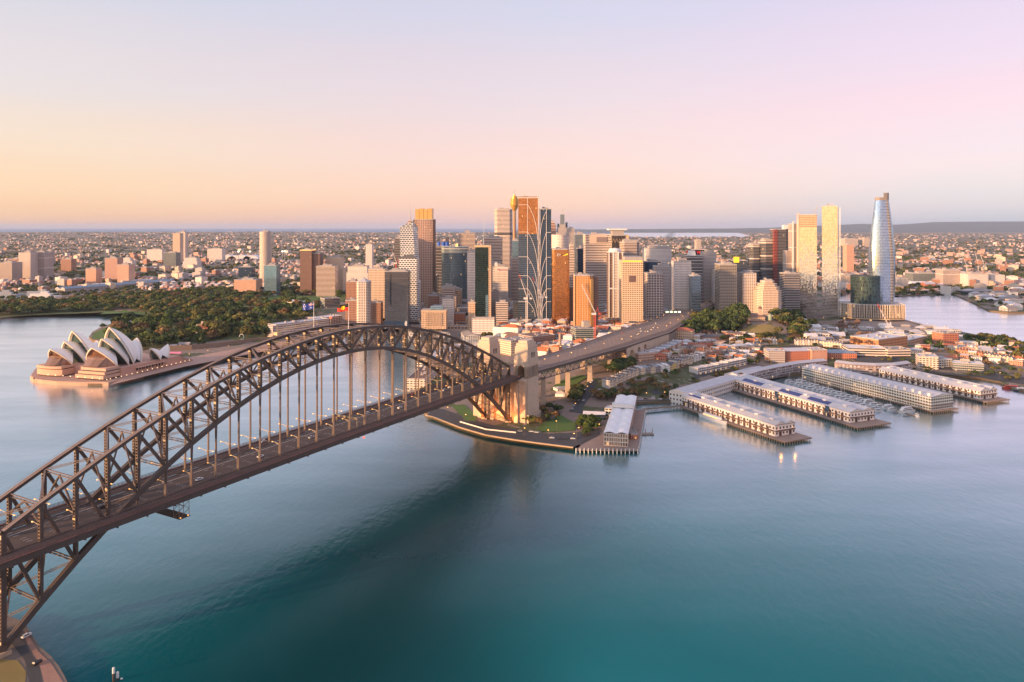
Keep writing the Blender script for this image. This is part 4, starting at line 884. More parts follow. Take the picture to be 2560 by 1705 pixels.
tpart(T, (lambda m: (m.tube((0, 0, T[3]), (0, 0, T[3] + ZD(505, 2080) - ZD(552, 2080)), 1.2, 8, 0, .2), m)[1])(MB()), 'spire', [ROOFL])
tower(OT, 'cream gridded slab tower behind the white balcony tower, left of the grey glass block', 921, 962, 674, 1570, 34, 'cream_grid', plant=(.6, 4))
T = tower(AT, 'slim white balcony tower with a little pyramid roof, first tower right of the garden', 890, 922, 706, 1440, 28, 'balcony', fp=lambda w, d: cham(w, d, 5), slabs=(3.1, .5, .35), plant=None)
a = MB(); w, d, H = T[1:]; q = cham(w, d, 5); [a.face([(*q[i], H + 1.3), (*q[(i + 1) % 8], H + 1.3), (0, 0, H + 8.5)], 0) for i in range(8)]; tpart(T, a, 'pyramid_roof', [ROOFL])
T = tower(OT, 'broad grey mirrored glass block with a dark vertical slot, lower than its neighbours', 962, 1020, 679, 1480, 40, 'grey_glass', plant=(.7, 3))
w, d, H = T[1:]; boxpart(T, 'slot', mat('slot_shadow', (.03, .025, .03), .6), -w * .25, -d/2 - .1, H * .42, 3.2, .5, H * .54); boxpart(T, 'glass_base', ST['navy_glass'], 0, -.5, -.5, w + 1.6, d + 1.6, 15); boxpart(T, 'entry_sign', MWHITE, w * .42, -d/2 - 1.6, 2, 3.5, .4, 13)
tower('brick_block', 'orange brick office block above the garden trees left of the white balcony tower', 865, 892, 705, 1700, 40, 'brick_grid', cat='building')
tower('brick_block', 'red brick block at the foot of the white balcony tower', 863, 892, 752, 1500, 30, 'brick_grid', cat='building', plant=(.4, 3))
tower('brick_block', 'red brick block at the foot of the cream slab tower', 924, 952, 757, 1520, 26, 'brick_grid', cat='building', plant=(.4, 3))
T = tower(OT, 'banded tower with bright blue roof drums behind the wide dark glass tower', 1084, 1122, 616, 1930, 40, 'dark_band', slabs=(7.8, .6, .8), plant=None)
a = MB(); w, d, H = T[1:]; [a.lathe([(4.6, H), (4.6, H + 11), (.3, H + 12)], 12, 0, x, 0) for x in (-8, 4, 13)]; tpart(T, a, 'roof_drum', [mat('blue_drum', (.03, .12, .50), .5)]); boxpart(T, 'chimney_core', ROOFD, -9, 4, H, 5, 6, 22); boxpart(T, 'chimney_core', ROOFD, 14, 6, H, 8, 6, 24)
T = tower(OT, 'wide dark blue glass tower with a curved front amid the left cluster', 1104, 1169, 622, 1720, 46, 'navy_glass', fp=lambda w, d: bow(w, d, -5), plant=None)
w, d, H = T[1:]; boxpart(T, 'amber_light_box', mat('amber_glow', (.8, .45, .1), .5, emit=(1, .55, .12), es=1.2), 3, 0, H, 4.5, 4, 11); a = MB(); a.prism([(x * 1.005, y * 1.005) for x, y in bow(w, d, -5)], H - 9, H + 5, 0); tpart(T, a, 'glass_screen', [ST['sky_glass']])
tower(OT, 'beige gridded tower under scaffold with a roof crane, above the wide dark glass tower', 1146, 1187, 584, 2150, 44, 'beige_band', slabs=(7.4, .5, .8), plant=(.3, 9))
tower(OT, 'slim beige gridded tower squeezed left of the dark green glass tower', 1168, 1189, 630, 1640, 30, 'white_grid')
T = tower(OT, 'dark green mirrored glass tower with one cream stone edge and a flat cream cap', 1188, 1222, 618, 1500, 32, 'green_glass', plant=(.5, 4))
w, d, H = T[1:]; boxpart(T, 'stone_edge', ST['sand_grid'], w/2 + 2.2, 0, 0, 5.2, d + 1.5, H + 4, mi=0); boxpart(T, 'stone_cap', MCREAM, -1, 0, H, w + 1.5, d + 1, 3.6); boxpart(T, 'pale_glass_strip', ST['cyan_glass'], w * .36, -d/2 - .2, 4, 5, .6, H * .42)
a = MB(); a.tube((w * .1, 2, H), (w * .1, 2, H + 56), .5, 6, 0, .25); tpart(T, a, 'flag_mast', [MWHITE])
tower(OT, 'beige banded tower between the dark green tower and the tall white striped tower', 1209, 1256, 596, 1860, 40, 'beige_band', plant=(.6, 6))
T = tower(OT, 'tall white striped tower left of the needle tower, with one dark plant floor', 1236, 1281, 524, 2150, 50, 'white_band', fp=lambda w, d: cham(w, d, 8), plant=(.6, 4))
w, d, H = T[1:]; a = MB(); a.prism([(x * 1.004, y * 1.004) for x, y in cham(w, d, 8)], H * .72, H * .72 + 5, 0); tpart(T, a, 'dark_floor', [ROOFD])
T = tower('hotel', 'white hotel slab with small square windows and a red name sign near its top', 1232, 1270, 668, 1580, 34, 'white_grid', plant=(.5, 5), cat='hotel')
w, d, H = T[1:]; boxpart(T, 'sign_wall', MWHITE, 3, -d/2 - .3, H - 10, w * .8, .5, 11); text_part(T, 'Marriott', 6.2, 4, -d/2 - .7, H - 7.4, mat('sign_red', (.55, .03, .08), .5, var=0)); boxpart(T, 'stair_core', MWHITE, -w * .3, 3, H, 6, 8, 9)
tower('office_block', 'low white banded office block in front of the white hotel slab', 1240, 1270, 757, 1500, 30, 'white_band', cat='building', slabs=(3.7, .8, .7))
tower('office_block', 'beige low office block left of the white hotel slab base', 1226, 1247, 730, 1540, 30, 'grey_grid', cat='building')
tower('office_block', 'stepped beige office block below the wide dark glass tower', 1098, 1140, 719, 1600, 44, 'beige_band', cat='building', steps=[(.7, .8)])
tower('office_block', 'pink brick office block right of the stepped beige block', 1128, 1152, 726, 1640, 40, 'sand_grid', cat='building')
tower('office_block', 'small white gridded block in front of the stepped beige office block', 1105, 1134, 748, 1540, 30, 'white_grid', cat='building')
tower('office_block', 'brown brick office block below the ribbed brown tower', 1070, 1099, 740, 1610, 36, 'brick_grid', cat='building')
tower('office_block', 'low beige block with square openings under the slim beige tower', 1170, 1190, 757, 1500, 24, 'sand_grid', cat='building')
T = tower('customs_house', 'sandstone classical public building with cornice and green lit roof behind the railway station', 1053, 1115, 778, 1470, 40, 'sand_grid', cat='building', roof=ROOFL, plant=None)
w, d, H = T[1:]; boxpart(T, 'cornice', MGRAN, 0, 0, H, w + 2, d + 2, 1.6); boxpart(T, 'roof_pavilion', ST['cyan_glass'], 4, 4, H + 1.6, w * .5, d * .5, 6); a = MB(); [a.tube((-w * .3 + k * 3, -d/2 - 1.4, 6), (-w * .3 + k * 3, -d/2 - 1.4, H - 3), .6, 8) for k in range(11)]; tpart(T, a, 'columns', [MGRAN])
tower('quay_hall', 'long low glass roofed hall right of the customs building', 1180, 1236, 797, 1440, 20, 'white_grid', cat='building', plant=None)
# --- needle tower
NX, ND_ = XD(1286, 2380), 2380; nz0 = h(NX, ND_) - 1; k_ = ND_ / FPX
T = (thing('observation_tower', 'needle tower with a golden drum shaped turret on a thin shaft', 'tower', (NX, ND_, nz0)), 0, 0, 0)
zz = lambda y: ZD(y, ND_) - nz0
a = MB(); a.lathe([(6.2, 0), (5.2, zz(620)), (4.4, zz(527))], 14); tpart(T, a, 'shaft', [mat('turret_shaft', (.42, .24, .13), .6, .2)])
a = MB(); a.lathe([(5, zz(527)), (10.5, zz(519)), (13.6, zz(512)), (14, zz(505)), (12, zz(504)), (12.4, zz(498)), (10, zz(497)), (9.4, zz(491)), (3.0, zz(490)), (2.8, zz(486))], 22); tpart(T, a, 'turret', [F('turret_gold', (.60, .34, .08), (.46, .22, .04), 2.2, 3.2, .8, .6, .7, .2, lit=0)])
a = MB(); a.tube((0, 0, zz(486)), (0, 0, zz(470)), .9, 8, 0, .2); tpart(T, a, 'spire', [ROOFL])
a = MB(); [a.bar((6.5 * math.cos(q), 6.5 * math.sin(q), zz(560)), (9.6 * math.cos(q + .8), 9.6 * math.sin(q + .8), zz(519)), .22, .22, 0) for q in [math.pi * i / 6 for i in range(12)]]; tpart(T, a, 'stay_cables', [MCREAM])
# --- twin dark glass tower with white branching ribs
D0 = 1500
T = tower(OT, 'tallest glass tower with white branching ribs, gold reflection painted on top, left half of pair', 1296, 1346, 495, D0, 42, 'blue_glass', plant=(.6, 3), top=MWHITE)
w, d, H = T[1:]; zq = lambda y: ZD(y, D0) - T[0].location.z
a = MB(); a.prism([(x * 1.006, y * 1.006) for x, y in rect(w, d)], H * .72, H + 3, 0); tpart(T, a, 'painted_reflection', [ST['copper_glass']])  # orange-gold sky reflection put into the colour of the upper floors
def ribs(T, pairs, xs_, cxp, wd=.7):
    w, d, H = T[1:]; zq = lambda y: ZD(y, D0) - T[0].location.z; a = MB(); X = lambda p: (p - cxp) * D0 / FPX
    for (xa, ya), (xm, ym), (xb, yb) in pairs:
        pr_ = None
        for k in range(9):
            f = k / 8; x = (1-f)**2 * xa + 2*f*(1-f) * xm + f*f * xb; y = (1-f)**2 * ya + 2*f*(1-f) * ym + f*f * yb; q = (X(x), -d/2 - .7, zq(y))
            if pr_: a.bar(pr_, q, wd, .8, 0, up=(0, 1, 0))
            pr_ = q
    for x in xs_: a.bar((X(x), -d/2 - .7, 0), (X(x), -d/2 - .7, H), wd * 1.15, .9, 0, up=(0, 1, 0))
    tpart(T, a, 'white_ribs', [mat('rib_white', (.80, .74, .70), .5, var=.03)])
br_ = [((1344, 600), (1342, 545), (1319, 512)), ((1345, 680), (1343, 615), (1319, 580)), ((1345, 735), (1342, 672), (1319, 642)), ((1344, 770), (1340, 706), (1319, 689)), ((1344, 790), (1338, 745), (1319, 722)), ((1338, 792), (1336, 768), (1319, 754))]
ribs(T, br_ + [((1296, y), (1308, y), (1319, y)) for y in (512, 580, 642, 689, 722, 754)], (1319, 1345.5), 1321)
boxpart(T, 'left_annex', ST['dark_glass'], -w/2 - 5, 2, 0, 12, d - 4, 48); boxpart(T, 'lobby', mat('lobby_glow', (.8, .5, .15), .5, emit=(1, .6, .15), es=1.0), 2, -d/2 - .6, 2, w * .62, .8, 9)
T = tower(OT, 'tall blue glass tower, right half of the pair with white branching ribs', 1349, 1378, 523, D0, 40, 'navy_glass', plant=(.5, 3))
ribs(T, [((1349, 610), (1351, 552), (1365, 530)), ((1349, 690), (1351, 618), (1366, 581)), ((1349, 735), (1352, 668), (1366, 643)), ((1349, 765), (1353, 705), (1366, 689)), ((1350, 790), (1356, 742), (1366, 722)), ((1353, 792), (1357, 768), (1366, 754))] + [((1366, y), (1371, y), (1378, y)) for y in (581, 643, 689, 722, 754)], (1350, 1366), 1363.5)
tower(OT, 'slim teal glass tower between the white striped tower and the tall ribbed glass tower', 1281, 1297, 602, 2000, 34, 'cyan_glass')
tower(OT, 'slim pink banded tower just right of the ribbed glass pair', 1374, 1390, 556, 1950, 34, 'pink_band', steps=[(.97, .7)])
tower(OT, 'round pale drum tower rising behind the copper glass tower', 1380, 1423, 588, 1780, 44, 'white_grid', fp=ell, plant=(.5, 4), slabs=(7.2, .4, .7))
T = tower(OT, 'copper coloured glass tower with a white two letter sign and yellow beam', 1381, 1424, 624, 1490, 40, 'copper_glass', fp=lambda w, d: cham(w, d, 4), plant=(.6, 2))
w, d, H = T[1:]; text_part(T, 'EY', 7, -w * .12, -d/2 - .5, H - 13, FW_); a = MB(); a.prism([(0, -.2), (9, -.2), (9, .2), (0, .2)], 0, .2, 0); a.v = []; a.f = []; a.m = []; a.uv = []
a.face([(w * .12, -d/2 - .5, H - 12), (w * .40, -d/2 - .5, H - 7.5), (w * .40, -d/2 - .5, H - 10)], 0); a.face([(w * .40, -d/2 - .5, H - 10), (w * .12, -d/2 - .5, H - 12.6), (w * .12, -d/2 - .5, H - 12)], 0); tpart(T, a, 'yellow_beam', [mat('sign_yellow', (.9, .65, .02), .5, emit=(1, .7, .02), es=.5, var=0)])
a = MB(); a.prism([(x * 1.02, y * 1.02) for x, y in cham(w, d, 4)], -1, 10, 0); tpart(T, a, 'dark_undercroft', [ROOFD]); boxpart(T, 'side_core', ST['bronze_block'], w/2 + 4, 5, 0, 8, d * .7, H * .5)
T = tower(OT, 'dark stepped glass tower with a slim pointed crown far behind the round drum tower', 1396, 1417, 562, 2420, 36, 'grey_grid', plant=None, steps=[(.96, .7)])
w, d, H = T[1:]; boxpart(T, 'crown', ST['sky_glass'], 0, 0, H, w * .5, d * .5, 34); boxpart(T, 'spire', ROOFL, 1, 0, H + 34, 3.5, 3.5, 17); boxpart(T, 'shoulder', ST['navy_glass'], w * .5, 2, 0, 6, 24, H + 8); boxpart(T, 'shoulder', ST['navy_glass'], -w * .5, 2, 0, 5, 24, H + 4)
tower(OT, 'grey blue gridded tower right of the slim pointed crown', 1416, 1439, 572, 2250, 40, 'grey_grid', steps=[(.95, .8)])
tower(OT, 'teal banded tower standing left of the big curved pale tower', 1438, 1463, 586, 2080, 38, 'sky_glass', plant=(.5, 6))
tower(OT, 'dark blue tower in the gap left of the big curved pale tower', 1444, 1466, 622, 1850, 36, 'navy_glass')
tower(OT, 'white narrow slab behind the right edge of the copper glass tower', 1424, 1436, 612, 1700, 34, 'white_band', steps=[(.9, .8)])
T = tower('office_block', 'glowing orange ribbed office block with chamfered corner, behind the red tower crane', 1438, 1478, 690, 1400, 42, 'orange_rib', fp=lambda w, d: [(-w/2, -d/2), (w/2 - 2, -d/2), (w/2 + 5, -d/2 + 6), (w/2 + 5, d/2), (-w/2, d/2)], plant=(.5, 3), cat='building', fins=(4.4, .8, 'cream'))
w, d, H = T[1:]; boxpart(T, 'side_wing', ST['bronze_block'], w/2 + 9, 4, 0, 11, d - 8, H - 2); boxpart(T, 'corner_panel', GOLDTOP, w/2 + 1.2, -d/2 + 1.6, 0, 7, 2.4, H - 6, rot=R(40))
T = tower(OT, 'big pale curved tower with striped concave front and a grey panel at its top', 1464, 1528, 587, 1660, 50, 'white_band', fp=lambda w, d: bow(w, d, 4), plant=(.5, 3), slabs=(3.7, .5, .9))
w, d, H = T[1:]; boxpart(T, 'grey_panel', mat('grey_panel', (.26, .20, .19), .6), w * .14, -d/2 + 2.2, H - 16, w * .42, 3.2, 11); boxpart(T, 'blank_top', mat('tower_stone_pale', (.60, .47, .37), .8), 0, 1.5, H - 20, w + 1.8, d - 1, 20.3)
T = tower(OT, 'black fronted tower in a pale frame with cross bracing and a white flat top', 1530, 1562, 589, 1920, 44, F('black_stripe', (.20, .16, .15), (.02, .018, .022), 3.0, 60, .75, 1, .5, .1, lit=0), plant=None)
w, d, H = T[1:]; boxpart(T, 'frame_side', MCREAM, w/2 + 5, 2, 0, 11, d, H + 2); boxpart(T, 'frame_side', MCREAM, -w/2 - 5, 4, 0, 11, d, H + 2)
a = MB(); [a.bar((-w/2 + 8 * k, -d/2 - .4, H - 18), (-w/2 + 8 * k + 4, -d/2 - .4, H - 8), .7, .6, 0) for k in range(4)]; [a.bar((-w/2 + 8 * k + 4, -d/2 - .4, H - 8), (-w/2 + 8 * k + 8, -d/2 - .4, H - 18), .7, .6, 0) for k in range(4)]; tpart(T, a, 'cross_brace', [MCREAM]); boxpart(T, 'top_house', PLANT, 0, 0, H, w * .9, d * .8, 14); boxpart(T, 'white_canopy', MWHITE, -1, 0, H + 13.9, w + 14, d, 4.0)
tower(OT, 'beige tower with banded corners right of the black fronted tower', 1554, 1599, 606, 1800, 40, 'beige_band', fp=lambda w, d: cham(w, d, 7), slabs=(3.7, .8, .6), plant=(.8, 6))
T = tower(AT, 'slim tower with two brown glass strips, white edges and a white domed cap', 1522, 1557, 632, 1500, 32, 'brown_glass', plant=None)
w, d, H = T[1:]; a = MB(); [a.box(x * w, -d/2 - .5, 0, wd, 2, H + 2, 0, 0) for x, wd in ((-.48, 2), (-.17, 3), (.17, 3), (.48, 2))]; a.box(0, -d/2 - .4, H * .5, w + 1, 2, 3, 0, 0); tpart(T, a, 'white_edges', [MWHITE]); boxpart(T, 'centre_strip', ST['balcony'], 0, -d/2 - .2, 0, w * .3, 1.2, H); a = MB(); a.lathe([(w * .45, H), (w * .45, H + 5), (w * .36, H + 8), (.3, H + 9.5)], 14); tpart(T, a, 'cap', [MWHITE])
T = tower(OT, 'sunlit cream gridded tower with a yellow strip under its roof and one dark square recess', 1556, 1608, 653, 1420, 46, 'gold_grid', plant=None, slabs=(3.9, .35, .5))
w, d, H = T[1:]; boxpart(T, 'plant_room', PLANT, 3, 3, H, w * .86, d * .8, 8); boxpart(T, 'yellow_strip', mat('yellow_strip', (.9, .6, .05), .5, emit=(1, .62, .05), es=.5), -1, -d/2 - .3, H - 1, w * .96, 1, 2.2); boxpart(T, 'dark_recess', mat('recess_brown', (.16, .10, .09), .7), -1, -d/2 - .5, H * .70, 12, .8, 12.5)
tower(AT, 'black and white banded apartment tower right of the sunlit cream gridded tower', 1616, 1659, 684, 1500, 36, F('black_white_grid', (.62, .53, .49), (.035, .03, .035), 5.5, 3.3, .82, .66, .3, .15), fp=lambda w, d: cham(w, d, 4), plant=(.4, 4), podium=(2, 38, 12))
tower(OT, 'long white curved office complex with rows of small windows on the skyline', 1615, 1679, 622, 2150, 60, 'white_grid', fp=lambda w, d: bow(w, d, -9), plant=(.8, 8))
tower(OT, 'dark blue glass block behind the black and white banded tower', 1612, 1652, 655, 1850, 40, 'navy_glass')
tower(OT, 'dull grey brown tower between the banded tower and the white gridded tower', 1640, 1676, 667, 1700, 40, 'grey_grid')
tower(OT, 'pale low slab in the gap behind the grey brown tower', 1668, 1695, 664, 1900, 40, 'white_band')
tower(OT, 'white tower with rows of square windows beside the motorway ramps', 1687, 1729, 655, 1600, 40, 'white_grid', plant=(.5, 7), steps=[(.92, .96)])
T = tower(OT, 'grey glass tower with a white wedge top right of the white gridded tower', 1712, 1757, 640, 1760, 44, 'dark_band', plant=None, slabs=(7.8, .6, 1.4))
w, d, H = T[1:]; a = MB(); a.prism([(-w * .2, -8), (w * .2, -8), (w * .2, 8), (-w * .2, 8)], H, H + 12, 0, sc=.8); tpart(T, a, 'wedge_top', [MWHITE])
T = tower(OT, 'navy tower with a red letter sign on its dark upper wall', 1736, 1769, 625, 1900, 40, 'navy_glass', plant=None)
w, d, H = T[1:]; boxpart(T, 'sign_wall', FB, -4, -d/2 - .4, H - 12, w * .7, .8, 12.4); text_part(T, 'W', 10, -6, -d/2 - 1.2, H - 9.5, mat('sign_red_lit', (.8, .02, .03), .5, emit=(1, .02, .03), es=.7, var=0)); boxpart(T, 'red_sign_panel', FR, -w/2 - 12, 2, H - 8, 8, 1, 6)
tower(OT, 'deep blue glass block at the right end of the central cluster', 1757, 1787, 668, 1800, 42, 'navy_glass', plant=(.6, 4))
tower(OT, 'small pale blue glass tower in front of the deep blue block', 1730, 1752, 690, 1560, 30, 'sky_glass', plant=(.6, 4), top=MWHITE)
tower(AT, 'dark olive apartment tower with many balconies above the park trees', 1800, 1842, 662, 1540, 40, 'balcony_dark', plant=(.5, 5), slabs=(3.1, .3, .4))
T = tower(OT, 'dark tower carrying a glowing yellow box sign behind the olive apartment tower', 1834, 1868, 652, 1720, 40, 'dark_glass', plant=None)
w, d, H = T[1:]; boxpart(T, 'yellow_sign', mat('sign_amber', (.9, .5, .02), .5, emit=(1, .55, .03), es=.7), -w * .3, -d/2 - .4, H - 4, 12, 2, 13)
tower(OT, 'dark rounded glass tower, left one of two alike beside the red edged tower', 1876, 1906, 613, 1960, 44, 'dark_band', fp=lambda w, d: cham(w, d, 8), slabs=(32, .4, 3), plant=(.7, 4))
tower(OT, 'dark rounded glass tower, right one of two alike, touching the red edged tower', 1907, 1939, 603, 1940, 44, 'dark_band', fp=lambda w, d: cham(w, d, 8), slabs=(34, .4, 3), plant=(.7, 6))
tower(AT, 'grey beige apartment tower with balconies right of the olive apartment tower', 1857, 1891, 684, 1550, 36, 'balcony', plant=(.5, 4))
tower(AT, 'cream stepped apartment tower with a rounded rooftop left of the glass residential pair', 1895, 1958, 704, 1500, 40, 'cream_grid', fp=lambda w, d: cham(w, d, 10), steps=[(.80, .86), (.88, .7), (.95, .5)], slabs=(3.5, .4, .5), plant=(.5, 4))
T = tower(OT, 'dark tower with a bright red edge among the right waterfront group', 1940, 1983, 574, 1930, 46, 'dark_band', plant=None)
w, d, H = T[1:]; boxpart(T, 'red_edge', ST['red_band'], -w/2 - .5, -d/2 + 5, 0, 9, 12, H + .5); boxpart(T, 'green_glass_bay', ST['grey_glass'], w * .3, -d/2 - .4, H * .5, w * .42, 2, H * .5 + 2); boxpart(T, 'white_box', MWHITE, w * .25, 0, H, 14, 16, 12); a = MB(); [a.bar((-w * .2 + 13 * k, -d/2 - .6, H * .3), (-w * .2 + 13 * k + 13, -d/2 - .6, H * .52), 1, .8, 0) for k in range(2)]; tpart(T, a, 'cross_brace', [MWHITE])
T = tower(OT, 'tower of tall white vertical blades left of the two golden residential towers', 1982, 1998, 560, 1820, 30, 'white_fin', plant=None)
w, d, H = T[1:]; a = MB(); [a.box(x, -d/2 - .5, 0, 3.4, 3, H + q, 0, 0) for x, q in ((-w * .42, 7), (w * .3, 9))]; tpart(T, a, 'blade', [MWHITE])
tower(OT, 'shorter white bladed block stepping down in front of the red edged tower', 1968, 1983, 628, 1830, 30, 'white_fin', plant=None)
tower(OT, 'low banded dark block at the foot of the white bladed tower', 1962, 1999, 684, 1720, 34, 'dark_band', slabs=(3.9, .6, .8), plant=(.6, 3))
T = tower(AT, 'mirrored residential tower with an unfinished orange top floors frame, left of two', 2006, 2047, 538, 1745, 30, 'mirror_glass', rot=-22, plant=None)
w, d, H = T[1:]; a = MB(); a.prism([(x * 1.01, y * 1.01) for x, y in rect(w, d)], H * .88, H + 2, 0); tpart(T, a, 'open_top_floors', [F('open_frame', (.52, .35, .22), (.22, .13, .09), 3.0, 4.2, .7, .6, .2, .4, lit=0)]); a = MB(); [a.box(x, -d/2 - .6, 0, 1.2, 1.4, H + 5, 0, 0) for x in (-w/2, -w/2 - 2.6, -w/2 - 5)]; tpart(T, a, 'edge_mast', [MCREAM]); a = MB(); lattice(a, (w * .3, 0, H), (w * .55, -3, H + 22), 1.2, mi=0); tpart(T, a, 'hoist_frame', [MCREAM])
T = tower(AT, 'tallest mirrored residential tower with a smooth golden top, right of two', 2063, 2099, 516, 1735, 30, 'mirror_glass', rot=-22, plant=(.4, 4))
w, d, H = T[1:]; a = MB(); [a.box(w/2 + x, -d/2 + 4, 0, 1.6, 3, H * .99, 0, 0) for x in (1.5, 5)]; tpart(T, a, 'edge_mast', [MWHITE]); a = MB(); lattice(a, (-6, 0, H + 5), (8, 0, H + 8), 1.0, mi=0); tpart(T, a, 'window_cleaning_crane', [ROOFL])
# --- twisting glass hotel tower by the water
CX0, CD = XD(2210, 1700), 1715; cz0 = 3
T = (thing('hotel_tower', 'tapering twisted glass hotel tower standing alone by the water at the right', 'tower', (CX0, CD, cz0), R(-10)), 0, 0, 0); k_ = CD / FPX
HT = ZD(501, CD) - cz0
def petal(z):
    f = z / HT; hw = (30.5 + 2.5 * math.sin(math.pi * f / .9)) if f < .45 else 33 - 16.2 * ((f - .45) / .55) ** 1.55
    wd = hw * .94 * k_; dd = wd * .8; tw = .42 * f; sh = (-3 + 7 * f) * k_ * .4; pts = []
    for i in range(36):
        q = 2 * math.pi * i / 36; r = 1 + .08 * math.cos(3 * q + .5); x, y = wd * r * math.cos(q - tw * .6), dd * r * math.sin(q - tw * .6); pts.append((x + sh, y))
    return pts
a = MB(); NZ = 60; prev = None; fins = MB()
for j in range(NZ + 1):
    z = HT * j / NZ; pr = petal(z)
    if prev:
        u = 0
        for i in range(36):
            i2 = (i + 1) % 36; p, q, r, s_ = prev[1][i], prev[1][i2], pr[i2], pr[i]; L = math.dist(p, q)
            zt1 = z; a.face([(*p, prev[0]), (*q, prev[0]), (*r, z), (*s_, z)], 0 if i not in (31, 32) else 1, [(u, prev[0]), (u + L, prev[0]), (u + L, z), (u, z)]); u += L
    prev = (z, pr)
a.face([(*p, HT) for p in prev[1]], 2); tpart(T, a, 'glass_skin', [F('hotel_glass', (.30, .36, .43), (.36, .46, .57), 1.5, 3.5, .97, .88, .95, .10, lit=0, vary=.18, tilt=.012), F('hotel_recess', (.55, .50, .46), (.05, .05, .055), 20, 3.5, 1, .55, .3, .2, lit=0), ROOF])
a = MB(); n = len(prev[1])
for i in range(36):
    p, q = prev[1][i], prev[1][(i + 1) % 36]; hh_ = 5 + (12 if 28 < i < 36 or i < 2 else 2); a.face([(*p, HT), (*q, HT), (*q, HT + hh_), (*p, HT + hh_)], 0, [(i * 2, 0), (i * 2 + 2, 0), (i * 2 + 2, hh_), (i * 2, hh_)]); a.face([(*p, HT + hh_), (*q, HT + hh_), (*q, HT), (*p, HT)], 0)
tpart(T, a, 'crown_screen', [ST['mirror_glass']])
a = MB(); a.prism([(-36 + x, -10 + y) for x, y in ell(62, 66, 30)], 0, ZD(688, CD) - cz0, 0, 1); tpart(T, a, 'lower_wing', [F('faceted_green', (.035, .06, .06), (.06, .11, .11), 2.6, 7.5, .55, .86, .7, .12, stag=True, lit=.01, vary=.6, tilt=.05), ROOFD])
tpod = [(-90, -22), (-66, -52), (0, -60), (36, -46), (40, 26), (-84, 26)]
a = MB(); a.prism(tpod, 0, 5, 0, 1); a.prism([(x * 1.03, y * 1.03) for x, y in tpod], 5, 6.5, 2, 2); a.prism(tpod, 6.5, 37, 0, 1); tpart(T, a, 'podium', [F('podium_glass', (.20, .17, .16), (.10, .08, .075), 5, 6, .9, .8, .4, .2, lit=.06), ROOFL, MCREAM])
a = MB()
for i in range(4):
    p, q = tpod[i], tpod[i + 1]; L = math.dist(p, q); n = int(L / 3.4)
    for j in range(n + 1):
        f = j / n; x, y = (p[0] + (q[0] - p[0]) * f) * 1.025, (p[1] + (q[1] - p[1]) * f) * 1.03; jj = rng.uniform(-.9, .9); a.bar((x, y, 8), (x + jj, y, 38), .9, .9, 0)
tpart(T, a, 'podium_fins', [mat('podium_fin', (.78, .64, .50), .6)])
# towers filling the gaps of the skyline, each peeking out between two nearer ones
rt_ = random.Random(14); SKY = [(997, 'the white latticed tower'), (1060, 'the gold crowned tower'), (1137, 'the wide dark glass tower'), (1205, 'the dark green tower'), (1252, 'the white hotel'), (1320, 'the ribbed glass tower'), (1402, 'the copper tower'), (1458, 'the orange ribbed block'), (1497, 'the big curved tower'), (1540, 'the domed slim tower'), (1582, 'the sunlit gridded tower'), (1637, 'the banded apartment tower'), (1708, 'the white window tower'), (1750, 'the navy letter tower'), (1820, 'the olive apartment tower'), (1874, 'the grey beige flats'), (1925, 'the cream stepped tower'), (1990, 'the white bladed tower')]
SW = {'white_band': 'white banded', 'beige_band': 'beige banded', 'cream_grid': 'cream gridded', 'grey_grid': 'grey gridded', 'dark_glass': 'dark glass', 'sky_glass': 'pale glass', 'pink_band': 'pink banded', 'blue_glass': 'blue glass', 'white_grid': 'white gridded'}; seen_ = set()
for k in range(44):
    px = rt_.uniform(1000, 1960); D = rt_.uniform(1680, 2500); yt = rt_.uniform(628, 690) if px < 1800 else rt_.uniform(670, 705); wd = rt_.uniform(18, 34); st = rt_.choice(list(SW)); nb = sorted(SKY, key=lambda q: abs(q[0] - px))[:2]; nb.sort()
    lab = '%s tower peeking out between %s and %s' % (SW[st], nb[0][1], nb[1][1]); lab = lab if lab not in seen_ else 'low ' + lab
    if lab in seen_: continue
    seen_.add(lab); tower(OT, lab, px - wd / 2, px + wd / 2, yt, D, rt_.uniform(26, 44), st, plant=(rt_.uniform(.4, .7), rt_.uniform(3, 7)), steps=[(.93, .85)] if rt_.random() < .3 else None)

